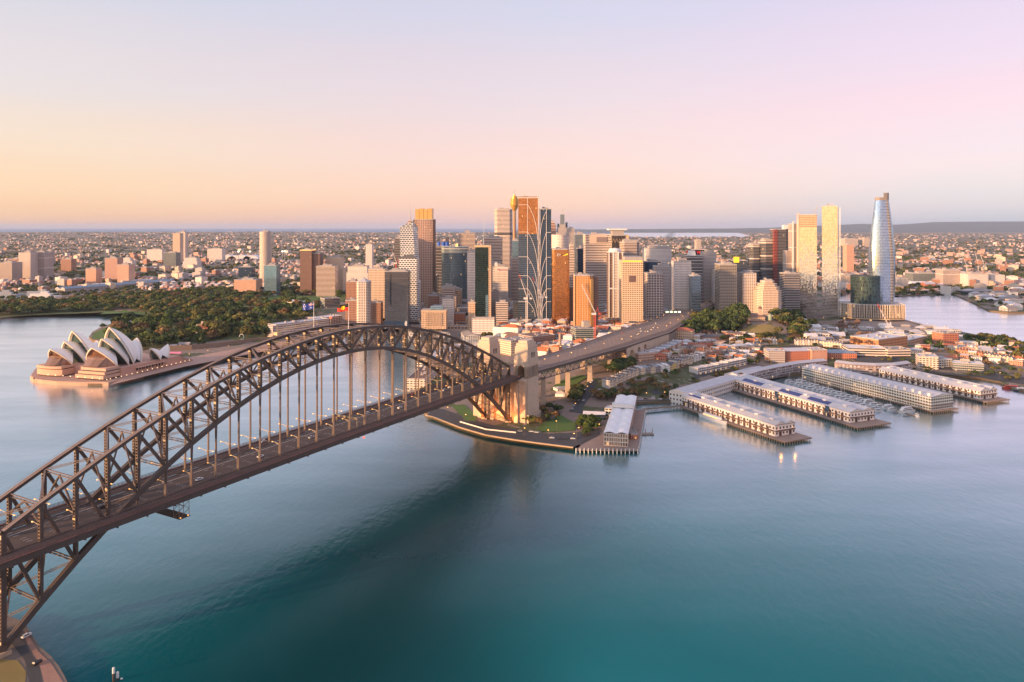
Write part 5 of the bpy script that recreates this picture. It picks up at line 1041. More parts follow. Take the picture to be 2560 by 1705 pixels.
# ---------------------------------------------------------------- low buildings, wharves, quay
RF = {'slate': mat('slate_roof', (.10, .095, .105), .7, var=.3, scale=.4), 'pale': mat('pale_metal_roof', (.52, .50, .52), .55, .1, var=.18, scale=.15, objvar=.1), 'red': mat('red_tile_roof', (.36, .11, .06), .85, var=.25, scale=.4, objvar=.1),
      'terra': mat('terracotta_roof', (.55, .17, .06), .85, var=.2, scale=.4), 'blue': mat('blue_grey_roof', (.24, .29, .35), .6, var=.2), 'grey': ROOF, 'white': mat('white_roof', (.70, .67, .67), .6, var=.12, objvar=.08), 'brown': mat('brown_roof', (.22, .13, .10), .85, var=.3, objvar=.1)}
ST.update({'terrace_cream': F('terrace_cream', (.62, .50, .38), (.06, .045, .04), 2.6, 3.2, .36, .5, .1, .2, lit=.01), 'terrace_white': F('terrace_white', (.72, .66, .62), (.06, .05, .05), 2.6, 3.2, .36, .5, .1, .2, lit=.01),
  'terrace_brick': F('terrace_brick', (.44, .22, .15), (.05, .04, .04), 2.8, 3.2, .36, .5, .1, .2, lit=.01), 'terrace_yellow': F('terrace_yellow', (.62, .44, .18), (.06, .045, .04), 2.6, 3.2, .36, .5, .1, .2, lit=0), 'terrace_grey': F('terrace_grey', (.36, .32, .30), (.06, .05, .05), 2.6, 3.2, .4, .5, .1, .2, lit=0),
  'warehouse': F('warehouse_brick', (.46, .21, .10), (.07, .045, .04), 3.8, 4.4, .38, .46, .1, .2, lit=.01), 'red_brick': F('red_brick', (.46, .17, .10), (.06, .05, .05), 3.2, 3.6, .42, .5, .1, .2, lit=.02), 'shed': F('wharf_boards', (.66, .58, .53), (.05, .045, .045), 4.6, 5.2, .42, .42, .1, .2, lit=.03),
  'modern': F('modern_white', (.60, .56, .53), (.07, .07, .075), 4.2, 3.3, .72, .62, .3, .15, lit=.02), 'glassy': F('glassy_flats', (.34, .36, .35), (.12, .14, .14), 2.4, 3.4, .86, .72, .5, .12, lit=.01), 'wharf_flats': F('wharf_flats', (.46, .47, .45), (.10, .115, .11), 3.6, 3.4, .7, .62, .35, .15, lit=.03), 'dark_flats': F('dark_flats', (.26, .17, .155), (.42, .39, .37), 5.2, 3.3, .55, .5, .0, .5, lit=.03, vary=.9, tilt=0)})
USED = set()
def uniq(l):
    k = l; n = 0
    while k in USED and n < 1: n += 1
    USED.add(k); return k
def foot(p0, p1, dep, z=None):
    a = G(*p0) if z is None else (*P(*p0, z), z); b_ = G(*p1) if z is None else (*P(*p1, z), z)
    L = math.dist(a[:2], b_[:2]); ang = math.atan2(b_[1] - a[1], b_[0] - a[0]); zz = min(a[2], b_[2]); mx, my = (a[0] + b_[0]) / 2, (a[1] + b_[1]) / 2
    return (mx - math.sin(ang) * dep / 2, my + math.cos(ang) * dep / 2, zz - .6), ang, L
def house(t, L, dep, H, st, roof='flat', rm='grey', rh=3.0, chim=0, slabs=None, seed=1, detail=True):
    m = ST[st] if isinstance(st, str) else st; r = RF[rm]
    a = MB(); a.prism(rect(L, dep), -2.5, H, 0, 1); a.build('wall', [m, r], t)
    if roof == 'flat':
        a = MB()
        for p, q in zip(rect(L, dep), rect(L, dep)[1:] + rect(L, dep)[:1]): a.bar((*p, H + .4), (*q, H + .4), .45, .9, 0)
        a.build('parapet', [ROOFL], t)
        if L > 14 and detail:
            rr = random.Random(seed); a = MB(); [a.box(rr.uniform(-.36, .36) * L, rr.uniform(-.3, .3) * dep, H, rr.uniform(2, 5), rr.uniform(2, 4), rr.uniform(1, 2.6), 0, 0) for _ in range(3 + int(L / 20))]; a.build('roof_equipment', [PLANT], t)
    else:
        a = MB()
        if dep > L: a.gable(0, 0, H, dep, L, rh, math.pi / 2, .5, 0, 1, hip=min(L, dep) * .45 if roof == 'hip' else 0)
        else: a.gable(0, 0, H, L, dep, rh, 0, .5, 0, 1, hip=min(L, dep) * .45 if roof == 'hip' else 0)
        ro = a.build('roof', [r, m], t)
        if chim:
            for k in range(chim): a = MB(); a.box((k - (chim - 1) / 2) * L / max(chim, 1) + L * .42 / max(chim, 1), dep * .12, H + rh * .4, 1.3, .8, rh * .6 + 1.7, 0, 0); a.build('chimney', [mat('chimney_brick', (.42, .30, .22), .85)], t)
    if slabs:
        a = MB(); z = slabs
        while z < H - .5: a.box(0, -.35, z - .15, L + .5, dep + .7, .35, 0, 0); z += slabs
        a.build('balcony_edge', [mat('floor_edge_pale', (.62, .54, .48), .7, var=.08)], t)
def blk(name, label, cat, p0, p1, dep, H, st, roof='flat', rm='grey', rh=3.0, z=None, group=None, **k):
    loc_, ang, L = foot(p0, p1, dep, z); t = thing(name, uniq(label), cat, loc_, ang, group); house(t, L, dep, H, st, roof, rm, rh, seed=int(p0[0] * 7 + p0[1]), **k); return t, L, dep, H
ORD = ['first', 'second', 'third', 'fourth', 'fifth', 'sixth', 'seventh', 'eighth', 'ninth', 'tenth', 'eleventh', 'twelfth']
def row(name, what, cat, p0, p1, n, dep, H, sts, rms, rh=2.6, roof='gable', group=None, end='left', z=None, chim=1, party=True):
    a = G(*p0); b_ = G(*p1); L = math.dist(a[:2], b_[:2]) / n; ang = math.atan2(b_[1] - a[1], b_[0] - a[0]); dx, dy = math.cos(ang), math.sin(ang)
    for k in range(n):
        s = (k + .5) * L; x, y = a[0] + dx * s - dy * dep / 2, a[1] + dy * s + dx * dep / 2; zz = a[2] + (b_[2] - a[2]) * (k + .5) / n
        lab = '%s house from left, %s' % (ORD[k], what)
        if k == n - 1: lab = 'last house, far end, %s' % what
        t = thing(name, uniq(lab), cat, (x, y, zz - .6), ang, group or what); r_ = random.Random(k * 31 + int(p0[0])); hq = H * r_.uniform(.93, 1.08)
        house(t, L - .15, dep, hq, sts[k % len(sts)], roof, rms[k % len(rms)], rh, chim=chim)
        if party: m_ = MB(); m_.prism([(-L/2 - .12, -dep/2 - .3), (-L/2 + .3, -dep/2 - .3), (-L/2 + .3, dep/2 + .3), (-L/2 - .12, dep/2 + .3)], 0, hq + rh * .75, 0); m_.build('party_wall', [ST[sts[k % len(sts)]] if False else ROOFL], t)
HS, BD = 'terrace_house', 'building'
row(HS, 'cream terrace row with dark roofs beside the viaduct road', 'house', (1526, 973), (1598, 938), 7, 12, 8.5, ['terrace_cream'], ['slate'], 3.2)
row(HS, 'mixed terrace row continuing uphill from the cream row', 'house', (1601, 937), (1676, 929), 6, 13, 8, ['terrace_cream', 'terrace_grey', 'terrace_cream', 'terrace_grey', 'terrace_white', 'terrace_white'], ['pale', 'blue', 'slate', 'blue', 'pale', 'white'], 3)
blk('corner_house', 'yellow rendered house between the white terraces and the cream row', 'house', (1678, 927), (1692, 924), 13, 8, 'terrace_yellow', 'gable', 'slate')
row(HS, 'cream terrace row with gabled fronts above the cliff road', 'house', (1693, 922), (1732, 909), 5, 13, 8.5, ['terrace_cream'], ['slate'], 3.2)
row(HS, 'white terrace row above the cliff road', 'house', (1735, 906), (1761, 898), 4, 12, 8, ['terrace_white'], ['slate', 'pale'], 3)
row(HS, 'pink brick terrace row at the top of the cliff road', 'house', (1763, 897), (1803, 891), 5, 12, 8, ['terrace_brick'], ['brown', 'slate'], 3)
row('town_house', 'stepped modern town houses above the finger wharves', 'house', (1745, 938), (1867, 911), 10, 14, 8.5, ['modern', 'modern', 'balcony'], ['pale', 'white'], 2, roof='flat', chim=0)
blk('corner_hotel', 'rounded corner hotel with rows of windows beside the masonry arches', 'hotel', (1596, 905), (1643, 899), 26, 12, F('hotel_cream', (.50, .33, .24), (.10, .07, .06), 2.4, 3.6, .5, .5, .1), 'flat', 'pale')
row(HS, 'brick terrace row climbing away from the masonry arches', 'house', (1646, 895), (1708, 868), 9, 15, 9, ['terrace_brick', 'terrace_cream'], ['pale', 'blue'], 2.8)
blk('red_roofed_hall', 'large sandstone hall with a red roof beside the motorway', BD, (1673, 846), (1731, 852), 24, 17, 'sand_grid', 'hip', 'red', 4)
blk('school_house', 'brick school building with a dark hipped roof below the park lawn', BD, (1763, 854), (1819, 853), 16, 9, 'terrace_brick', 'hip', 'slate', 4, chim=3)
blk('shed', 'long shed with a white flat top near the red roofed houses', BD, (1750, 862), (1792, 860), 18, 7, 'modern', 'flat', 'white')
row('cottage', 'bright red roofed cottages below the white topped shed', 'house', (1748, 871), (1790, 868), 3, 12, 5, ['red_brick'], ['red'], 3.2, party=False)
blk('guest_house', 'orange brick guest house with a pale flat roof and white trim', BD, (1802, 877), (1834, 878), 18, 9, 'red_brick', 'hip', 'pale', 2.5, chim=2)
blk('guest_house', 'pinkish brick house right of the orange brick guest house', BD, (1838, 878), (1869, 876), 15, 9, 'terrace_cream', 'hip', 'pale', 2.5, chim=2)
row(HS, 'low grey white cottages with chimneys below the guest houses', 'house', (1822, 889), (1881, 887), 7, 11, 6, ['terrace_white'], ['slate', 'pale'], 2.6)
blk('corner_house', 'orange brick corner house at the left end of the long white terrace', 'house', (1866, 863), (1887, 864), 13, 9, 'warehouse', 'gable', 'terra')
row(HS, 'long white terrace row below the observatory park', 'house', (1888, 864), (1944, 861), 8, 12, 8, ['terrace_white'], ['slate', 'blue'], 2.8)
row(HS, 'white terrace row left of the tan leafless tree', 'house', (1990, 864), (2046, 864), 8, 12, 8, ['terrace_white', 'terrace_cream'], ['slate'], 2.8)
row(HS, 'cream terrace row descending towards the brick warehouse', 'house', (2048, 866), (2104, 872), 8, 12, 8, ['terrace_cream'], ['pale', 'white'], 2.6)
row(HS, 'white terrace row below the cream stepped tower', 'house', (1966, 806), (2022, 812), 8, 13, 9, ['terrace_white'], ['white', 'pale'], 2.4)
row(HS, 'peach terrace row beside the construction site', 'house', (2014, 818), (2052, 824), 5, 13, 7, ['terrace_cream'], ['pale'], 2.4)
row('cottage', 'small cottages behind the tan leafless tree', 'house', (2026, 834), (2096, 838), 5, 14, 5, ['terrace_cream', 'terrace_white'], ['pale', 'white'], 2.6, party=False)
blk('warehouse', 'large orange brick warehouse with white roof lights, tallest of the old stores', 'warehouse', (2196, 875), (2269, 868), 50, 19, 'warehouse', 'flat', 'white')
blk('store', 'stone store with a pale upper floor right of the orange brick warehouse', BD, (2271, 862), (2318, 856), 30, 12, 'sand_grid', 'flat', 'white')
blk('brick_block', 'red brick residential block rising right of the road bridge', BD, (2358, 866), (2397, 866), 26, 24, 'red_brick', 'flat', 'grey')
row(HS, 'terracotta roofed terrace at the right side', 'house', (2388, 886), (2457, 897), 9, 13, 7, ['red_brick'], ['terra'], 3.4)
row(HS, 'cream terrace with blue grey roofs at the far right', 'house', (2459, 899), (2533, 910), 8, 13, 8.5, ['terrace_cream'], ['slate', 'blue'], 2.6)
row('cottage', 'orange and pale roofs behind the terracotta terrace', 'house', (2402, 872), (2500, 884), 9, 14, 6, ['terrace_white', 'terrace_cream'], ['terra', 'white', 'pale'], 2.8)
T = blk('apartment_block', 'white apartment block stepping down in curved terraces by the road bridge', BD, (2297, 924), (2346, 926), 26, 20, 'balcony', 'flat', 'pale', slabs=3.2)
blk('apartment_block', 'grey framed flats attached right of the curved white terraces', BD, (2348, 922), (2380, 916), 22, 14, 'modern', 'flat', 'pale', slabs=3.2)
blk('apartment_block', 'long low glassy apartment block with white balconies at the right', BD, (2383, 927), (2460, 932), 22, 12, 'glassy', 'flat', 'white', slabs=3.2)
blk('office_block', 'white banded office block with open terraces behind the curved flats', BD, (2122, 892), (2216, 892), 34, 14, 'white_band', 'flat', 'white', slabs=3.6)
blk('office_block', 'white banded office with a rounded front next to the warehouse', BD, (2220, 895), (2277, 892), 30, 13, 'white_band', 'flat', 'grey', slabs=3.6)
blk('brick_block', 'red brick warehouse flats with a tall blank end wall', BD, (1966, 907), (2028, 906), 30, 18, 'red_brick', 'gable', 'pale', 3)
blk('blank_wall_block', 'pale blank walled block right of the red brick warehouse flats', BD, (2030, 908), (2068, 906), 28, 20, F('blank_pink', (.46, .25, .18), (.42, .23, .17), 6, 12, .3, .3, 0, .7, lit=0), 'flat', 'pale')
blk('apartment_block', 'grey gridded flats with balconies left of the red brick warehouse flats', BD, (1921, 907), (1963, 909), 26, 19, 'grey_grid', 'flat', 'pale', slabs=3.3)
blk('store', 'low brick store with a broad pale roof behind the curved flats', BD, (2073, 898), (2142, 897), 36, 10, 'red_brick', 'gable', 'blue', 3)
blk('brick_hotel', 'broad brown brick building rising behind the viaduct near the chimney', BD, (1332, 872), (1388, 862), 40, 20, 'brick_grid', 'flat', 'brown')
blk('harbour_hotel', 'cream hotel with many windows partly behind the near pylon', 'hotel', (1278, 890), (1330, 880), 34, 24, 'cream_grid', 'flat', 'grey')
blk('concrete_offices', 'concrete office building of stacked terraces in front of the copper tower', BD, (1408, 808), (1462, 806), 40, 17, 'beige_band', 'flat', 'grey', slabs=3.6)
blk('stepped_hotel', 'white and orange stepped building at the foot of the slim domed tower', BD, (1514, 790), (1556, 786), 30, 24, 'white_band', 'flat', 'white', slabs=3.6)
blk('orange_store', 'low bright orange fronted building left of the motorway', BD, (1533, 818), (1582, 812), 30, 14, F('orange_wall', (.62, .25, .08), (.16, .08, .05), 5, 5, .4, .4, .1, lit=0), 'flat', 'brown')
blk('long_store', 'long low grey roofed building beside the motorway trees', BD, (1584, 808), (1640, 790), 26, 9, 'terrace_brick', 'gable', 'pale', 2.6)
T = blk('glass_offices', 'teal glass stepped building under construction beside the red crane', BD, (1440, 862), (1488, 856), 34, 27, F('teal_glass', (.30, .36, .35), (.10, .17, .17), 2.6, 3.5, .9, .7, .6, .12, lit=.02), 'flat', 'grey', slabs=3.5)
boxpart(T, 'concrete_core', mat('raw_concrete', (.42, .37, .33), .85, var=.2), 6, 2, 0, 12, 12, 38)
blk('park_pavilion', 'grey roofed pavilion under the viaduct', BD, (1394, 980), (1432, 972), 14, 4, 'terrace_white', 'hip', 'pale', 1.6); blk('marquee', 'white square marquee tent beside the viaduct pier', 'tent', (1388, 992), (1413, 992), 10, 4.2, F('white_tent', (.74, .72, .70), (.70, .68, .66), 5, 9, .9, .9, 0, .7, lit=0), 'hip', 'white', 2.4)
# observatory on its hill
x, y, z = G(1898, 800); t = thing('observatory', 'sandstone observatory with a square tower and green domes on the hill', 'observatory', (x, y, z - .5))
a = MB(); a.box(-8, 0, 0, 34, 12, 7, 0, 0); a.build('wall', [ST['sand_grid']], t); a = MB(); a.gable(-8, 0, 7, 34, 12, 4, 0, .5, 0, 1, hip=5); a.build('roof', [RF['brown'], MGRAN], t)
a = MB(); a.box(2, 2, 0, 7, 7, 20, 0, 0); a.box(2, 2, 20, 8, 8, 1, 0, 0); a.build('tower', [MGRAN], t); a = MB(); a.lathe([(3.6, 21), (3.4, 23), (2.2, 25), (.2, 26)], 12, 0, 2, 2); a.build('tower_dome', [RF['brown']], t)
for ex in (20, -30): a = MB(); a.lathe([(4.2, 0), (4.2, 6), (4.1, 8), (2.8, 10.6), (.2, 11.6)], 14, 0, ex, 0); a.build('dome', [mat('copper_green_dome', (.30, .36, .26), .6)], t)
blk('gate_lodge', 'small red roofed lodge on the lawn below the observatory', 'house', (1866, 810), (1876, 810), 8, 4, 'terrace_brick', 'gable', 'red', 3)
# brick chimney
x, y, z = G(1400, 880); t = thing('brick_chimney', 'tall tapering brick chimney standing alone beside the viaduct', 'chimney', (x, y, z - 1)); a = MB(); a.lathe([(3.4, 0), (3.2, 4), (2.5, 4.2), (1.9, 29), (2.3, 29.4), (2.3, 31), (1.4, 31.2)], 14); a.build('stack', [mat('chimney_brick', (.42, .30, .22), .85)], t); a = MB(); a.box(0, 0, -1, 8, 8, 5, 0, 0); a.build('base', [ST['brick_grid']], t)
# --- Bennelong side: apartments, gov house, quay
T = blk('quay_apartments', 'long white banded apartment building with rounded end beside the quay, behind the arch', BD, (690, 846), (822, 832), 26, 28, 'white_band', 'flat', 'pale', slabs=3.4); boxpart(T, 'round_end', ST['grey_grid'], -T[1] / 2 + 4, -3, -2, 20, 18, 29)
blk('quay_hotel', 'white gridded hotel block above the long banded apartments', BD, (792, 816), (855, 808), 30, 26, 'modern', 'flat', 'white', slabs=3.4)
blk('glass_block', 'square glass block on slim columns right of the garden entrance', BD, (812, 770), (850, 768), 30, 22, 'glassy', 'flat', 'grey', slabs=3.5)
blk('conservatorium', 'cream castle like hall among the garden lawns', BD, (706, 763), (746, 764), 26, 11, 'terrace_cream', 'hip', 'pale', 4)
x, y, z = G(507, 832); t = thing('mansion', 'pink sandstone mansion with turrets and chimneys among the garden trees', 'mansion', (x, y, z - .5), R(8))
a = MB(); a.box(0, 6, 0, 30, 16, 10, 0, 0); a.box(-9, 0, 0, 12, 12, 8, 0, 0); a.box(9, -2, 0, 14, 10, 7, 0, 0); a.build('wall', [ST['sand_grid']], t); a = MB(); a.gable(0, 6, 10, 30, 16, 4, 0, .5, 0, 1, hip=5); a.gable(-9, 0, 8, 12, 12, 4, 0, .4, 0, 1); a.gable(9, -2, 7, 14, 10, 3.4, 0, .4, 0, 1, hip=4); a.build('roof', [RF['red'], ST['sand_grid']], t)
a = MB(); [a.box(q, 8, 8, 4, 4, hh_, 0, 0) for q, hh_ in ((-3, 14), (4, 11), (-12, 8))]; a.build('turret', [MGRAN], t); a = MB(); [a.box(q, 7, 11, 1.2, 1.2, 6, 0, 0) for q in (-7, 8, 11, 0)]; a.build('chimney', [MGRAN], t)
blk('garden_pavilion', 'dark roofed open pavilion at the garden edge above the forecourt', BD, (444, 866), (472, 866), 12, 4, 'dark_band', 'gable', 'grey', 3.5); blk('garden_kiosk', 'small white kiosk left of the dark roofed pavilion', BD, (424, 868), (438, 868), 9, 4, 'terrace_white', 'flat', 'white')
a = MB(); pts = [G(424, 877), G(480, 874), G(540, 868), G(600, 859), G(640, 852), (G(700, 848))]
for p, q in zip(pts, pts[1:]): a.bar((p[0], p[1], 8), (q[0], q[1], 8), 1.2, 9, 0)
o = tag(a.build('stone_wall', [mat('old_stone_wall', (.27, .19, .14), .9, var=.35, scale=.25)]), 'curved sandstone retaining wall between the forecourt and the garden', 'wall')
x, y, z = G(604, 850); t = tag((lambda m: ([m.bar((x + 4 * math.cos(q), y, z + 6 + 5 * math.sin(q)), (x + 4 * math.cos(q + .35), y, z + 6 + 5 * math.sin(q + .35)), .9, .9, 0) for q in [.35 * k for k in range(-6, 9)]], m)[1])(MB()).build('sculpture', [MWHITE]), 'white ring shaped sculpture on the grass above the forecourt wall', 'sculpture')
x, y = P(437, 887, 5); tag((lambda m: (m.gable(x, y, 8, 22, 8, 2, 0, .4, 0, 0), [m.box(x + dx_, y + dy_, 5, .3, .3, 3, 0, 0) for dx_ in (-10, 0, 10) for dy_ in (-3.5, 3.5)], m)[2])(MB()).build('marquee', [mat('pink_canvas', (.75, .22, .35), .8)]), 'long pink canvas marquee on the opera house forecourt', 'tent')
# elevated expressway and station across the quay
z_ = 14; a = MB(); p, q = P(860, 803, z_), P(1330, 807, z_); a.bar((*p, z_), (*q, z_), 17, 1.6, 0); el_ = thing('elevated_road', 'elevated motorway deck crossing behind the quay', 'road', (0, 0, 0)); a.build('deck', [mat('expressway_concrete', (.30, .26, .25), .85)], el_)
a = MB(); [a.bar((p[0], p[1] + s, z_ + 1.4), (q[0], q[1] + s, z_ + 1.4), .4, 1.4, 0) for s in (-8, 8)]; a.build('parapet', [ROOFL], el_)
for k in range(14): f = k / 13; a = MB(); a.box(p[0] + (q[0] - p[0]) * f, p[1], -1, 2, 10, z_ + .5, 0, 0); a.build('column', [ROOF], el_)
T = blk('railway_station', 'long cream railway station below the elevated motorway at the quay', 'station', (998, 825), (1206, 825), 16, 9, F('station_wall', (.62, .46, .38), (.10, .07, .06), 7, 9, .7, .3, .1, lit=.02), 'flat', 'pale', z=3.2); boxpart(T, 'upper_hall', ST['white_grid'], -T[1] * .06, 3, 9, T[1] * .4, 9, 8)
for i_, (pa, pb) in enumerate((((1086, 841), (1126, 840)), ((1160, 847), (1200, 846)), ((1014, 838), (1052, 838)), ((1050, 832), (1076, 832)))):
    blk('ferry_wharf', ['green roofed ferry wharf in the middle of the quay', 'green roofed ferry wharf nearest the left pylon', 'ferry wharf shed partly behind the arch top', 'small ferry wharf between two larger sheds'][i_], 'wharf', pa, pb, 60, 6, 'modern', 'gable', 'grey', 3, z=1.5)
blk('passenger_terminal', 'long pale passenger terminal on the quay behind the far end of the arch', 'terminal', (1082, 916), (1165, 878), 26, 12, 'white_band', 'flat', 'pale'); blk('waterside_hotel', 'low hotel on the waterside seen through the arch hangers near the far pylon', 'hotel', (1062, 968), (1128, 905), 24, 11, 'balcony', 'flat', 'brown')
# --- finger wharves
MDECK = mat('wharf_deck', (.30, .215, .175), .85, var=.25, scale=.2); MPILE = mat('wharf_pile', (.30, .23, .18), .85, var=.2)
def pier(label, p0, p1, wd, shed_label, sh, z=3.0, seg=None):
    """p0 root, p1 tip of the near edge of the deck; the pier reaches wd further back"""
    a0, b0 = P(*p0, z), P(*p1, z); L = math.dist(a0, b0); ang = math.atan2(b0[1] - a0[1], b0[0] - a0[0])
    t = thing('finger_wharf', label, 'wharf', (a0[0], a0[1], 0), ang, 'finger wharves'); a = MB(); a.prism([(0, 0), (L, 0), (L, wd), (0, wd)], 2.0, z, 0, bottom=True); a.build('deck', [MDECK], t)
    a = MB(); a.bar((0, -.15, 2.3), (L, -.15, 2.3), .4, .7, 0); a.bar((L + .15, 0, 2.3), (L + .15, wd, 2.3), .4, .7, 0); a.build('fender_beam', [MSTEELP], t)
    pm = MB(); pm.tube((0, 0, -2), (0, 0, 3.5), .42, 6); po = pm.build('pile', [MPILE], t, (2, -.45, 0)); n = min(64, int(L / 3.2)); m_ = int(wd / 3.2)
    for k in range(1, n + m_):
        o = po.copy(); COL.objects.link(o); o.parent = t; o.location = (2 + (L - 2) * k / n, -.45, 0) if k < n else (L + .45, wd * (k - n) / m_, 0)
    s = thing('wharf_shed', shed_label, 'wharf building', (a0[0], a0[1], z), ang, 'buildings on the finger wharves'); return t, s, L, wd
def shed(s, x0, x1, y0, y1, H, rh=3.2, twin=True, st='shed', pv=(), doors=True, mon=True):
    a = MB(); a.prism([(x0, y0), (x1, y0), (x1, y1), (x0, y1)], 0, H, 0); a.build('wall', [ST[st]], s); a = MB(); k = 2 if twin else 1; w = (y1 - y0) / k
    for j in range(k): a.gable((x0 + x1) / 2, y0 + w * (j + .5), H, x1 - x0, w, rh, 0, .7, 0, 1)
    a.build('roof', [RF['pale'], ST[st]], s)
    for q in range(7 if mon else 0): a = MB(); a.box(x0 + (x1 - x0) * (q + .5) / 7, y0 + w * .5, H + rh - .6, 5, 4, 1.7, 0, 0); a.build('roof_monitor', [RF['white']], s)
    if doors:
        dm = MB(); dm.box(0, 0, 0, 3.4, .3, 4.2, 0, 0); do = dm.build('loading_door', [mat('door_brown', (.10, .055, .045), .7)], s, (x0 + 4, y0 - .12, .05)); n = int((x1 - x0) / 8.5)
        for q in range(n):
            for zz in ((.05,) if q == 0 else (.05, 5.6)): o = do.copy(); COL.objects.link(o); o.parent = s; o.location = (x0 + 4 + (x1 - x0 - 6) * q / n, y0 - .12, zz); o.scale = (1, 1, 1 if zz < 1 else .62)
        for q in range(2): o = do.copy(); COL.objects.link(o); o.parent = s; o.location = (x1 + .12, y0 + (y1 - y0) * (q + .5) / 2, .05); o.rotation_euler = (0, 0, math.pi / 2)
    a = MB(); a.box((x0 + x1) / 2, y0 - .8, 4.9, x1 - x0 - 1, 1.6, .3, 0, 0); a.box(x1 + .8, (y0 + y1) / 2, 4.9, 1.6, y1 - y0, .3, 0, 0); [a.bar((x0 + (x1 - x0) * q / 14, y0 - 1.5, .1), (x0 + (x1 - x0) * q / 14, y0 - 1.5, 5), .2, .2, 0) for q in range(15)]; a.build('gallery', [mat('gallery_timber', (.17, .11, .09), .8)], s)
    if st == 'shed': a = MB(); [a.box((x0 + x1) / 2, y0 - .06, zz, x1 - x0 + .3, .3, .5, 0, 0) for zz in (5.3, H - .5)]; [a.box(x1 + .06, (y0 + y1) / 2, zz, .3, y1 - y0, .5, 0, 0) for zz in (5.3, H - .5)]; a.build('dark_trim', [mat('trim_brown', (.12, .06, .05), .8)], s)
    for (q0, q1) in pv:
        a = MB(); a.v = []; xx0, xx1 = x0 + (x1 - x0) * q0, x0 + (x1 - x0) * q1; a.face([(xx0, y0 + .8, H + .35), (xx1, y0 + .8, H + .35), (xx1, y0 + w * .45, H + rh * .86 + .3), (xx0, y0 + w * .45, H + rh * .86 + .3)], 0); a.build('solar_panel', [mat('solar_blue', (.04, .06, .20), .25, .3)], s)
t, s, L, w = pier('nearest timber finger wharf whose tip points at the open water', (1700, 1016), (1961, 1105), 37, 'white two storey shed on the nearest finger wharf with a pale double roof', 'shed'); shed(s, -4, L - 18, 6, w - 4, 11.5, pv=((.05, .2),))
MB_ = MB()
for y_ in (9, w - 8): a = MB(); a.box(L - 17.2, y_, 7.2, .5, .5, .6, 0, 0); a.build('wall_lamp', [MLAMP], s)
t, s, L, w = pier('second finger wharf with its tip beside the yacht marina', (1806, 966), (2143, 1069), 49, 'white shed with blue solar panels on the second finger wharf', 'shed'); shed(s, 2, L - 17, 8, w - 5, 11.5, pv=((.12, .3), (.45, .62), (.68, .84)))
a = MB(); [a.box(L * q, 7.7, 0, 6, 1.2, 11.5, 0, 0) for q in (.42, .78)]; a.build('glass_bay', [ST['navy_glass']], s); a = MB(); [a.box(2 + 4.2 * k, 7.2, 5.6 if k % 2 else 9.6, .4, .4, .4, 0, 0) for k in range(int((L - 24) / 4.2))]; o = a.build('string_lights', [MLAMP], s)
t, s, L, w = pier('third finger wharf carrying the long white glazed apartments', (2000, 945), (2333, 1030), 42, 'long white glazed apartment building on the third finger wharf beside the yachts', 'flats', 2.4)
shed(s, 0, L - 6, 4, w - 2, 15.5, 2.6, False, 'wharf_flats', doors=False, mon=False)
a = MB(); [a.box(L / 2 - 3, 3.2, zz, L - 8, 2.2, .35, 0, 0) for zz in (3.3, 6.7, 10.1, 13.5)]; a.build('balcony', [MWHITE], s); rr = random.Random(5)
for k in range(18): a = MB(); a.box(6 + (L - 16) * k / 17, 6 + rr.uniform(0, 4), 15.5, 3.5, 3, 3.4, 0, 0); a.build('roof_vent', [RF['white']], s)
t, s, L, w = pier('farthest right finger wharf with the long gabled shed', (2188, 941), (2467, 1005), 40, 'long white gabled shed with dark doors on the farthest right finger wharf', 'shed'); shed(s, 2, L - 12, 5, w - 6, 10, 4)
blk('shore_shed', 'white shore shed linking the roots of the two nearest finger wharves', 'wharf building', (1716, 1008), (1846, 968), 24, 12, 'shed', 'gable', 'pale', 3.4, z=3.2)
blk('shore_shed', 'pale roofed shed with solar panels behind the first wharf basin', 'wharf building', (1850, 962), (1918, 944), 24, 12, 'shed', 'gable', 'pale', 3.4, z=3.2)
def curved(label, pts, dep, H, st, rm):
    q = [P(*p, 3.2) for p in pts]; n = len(q); cx, cy = sum(p[0] for p in q) / n, sum(p[1] for p in q) / n; t = thing('curved_apartments', label, BD, (cx, cy, 2.6)); back = []
    for i in range(n):
        a_, b_ = q[max(0, i - 1)], q[min(n - 1, i + 1)]; d = Vector((b_[0] - a_[0], b_[1] - a_[1])).normalized(); back.append((q[i][0] - d.y * dep, q[i][1] + d.x * dep))
    poly = [(p[0] - cx, p[1] - cy) for p in q + back[::-1]]; a = MB(); a.prism(poly, -1, H, 0, 1); a.build('wall', [ST[st], RF[rm]], t)
    c2 = [(x * 1.0, y * 1.0) for x, y in poly]; a = MB(); m2 = [((p[0] + r[0]) / 2 - cx, (p[1] + r[1]) / 2 - cy) for p, r in zip(q, back)]
    for i in range(n - 1):
        f0, f1 = (q[i][0] - cx, q[i][1] - cy), (q[i + 1][0] - cx, q[i + 1][1] - cy); b0, b1 = (back[i][0] - cx, back[i][1] - cy), (back[i + 1][0] - cx, back[i + 1][1] - cy)
        a.face([(*f0, H + .1), (*f1, H + .1), (*m2[i + 1], H + 2.6), (*m2[i], H + 2.6)], 0); a.face([(*m2[i], H + 2.6), (*m2[i + 1], H + 2.6), (*b1, H + .1), (*b0, H + .1)], 0)
    a.build('roof', [RF[rm]], t); a = MB()
    for zz in (3.4, 6.7, 10):
        for i in range(n - 1): a.bar((q[i][0] - cx, q[i][1] - cy - .6, zz), (q[i + 1][0] - cx, q[i + 1][1] - cy - .6, zz), 1.4, .3, 0)
    a.build('balcony', [MWHITE], t)
curved('long curved flats with dark balconies behind the second and third wharves', [(1866, 962), (1905, 950), (1950, 940), (2000, 931), (2068, 924)], 15, 13.5, 'dark_flats', 'pale')
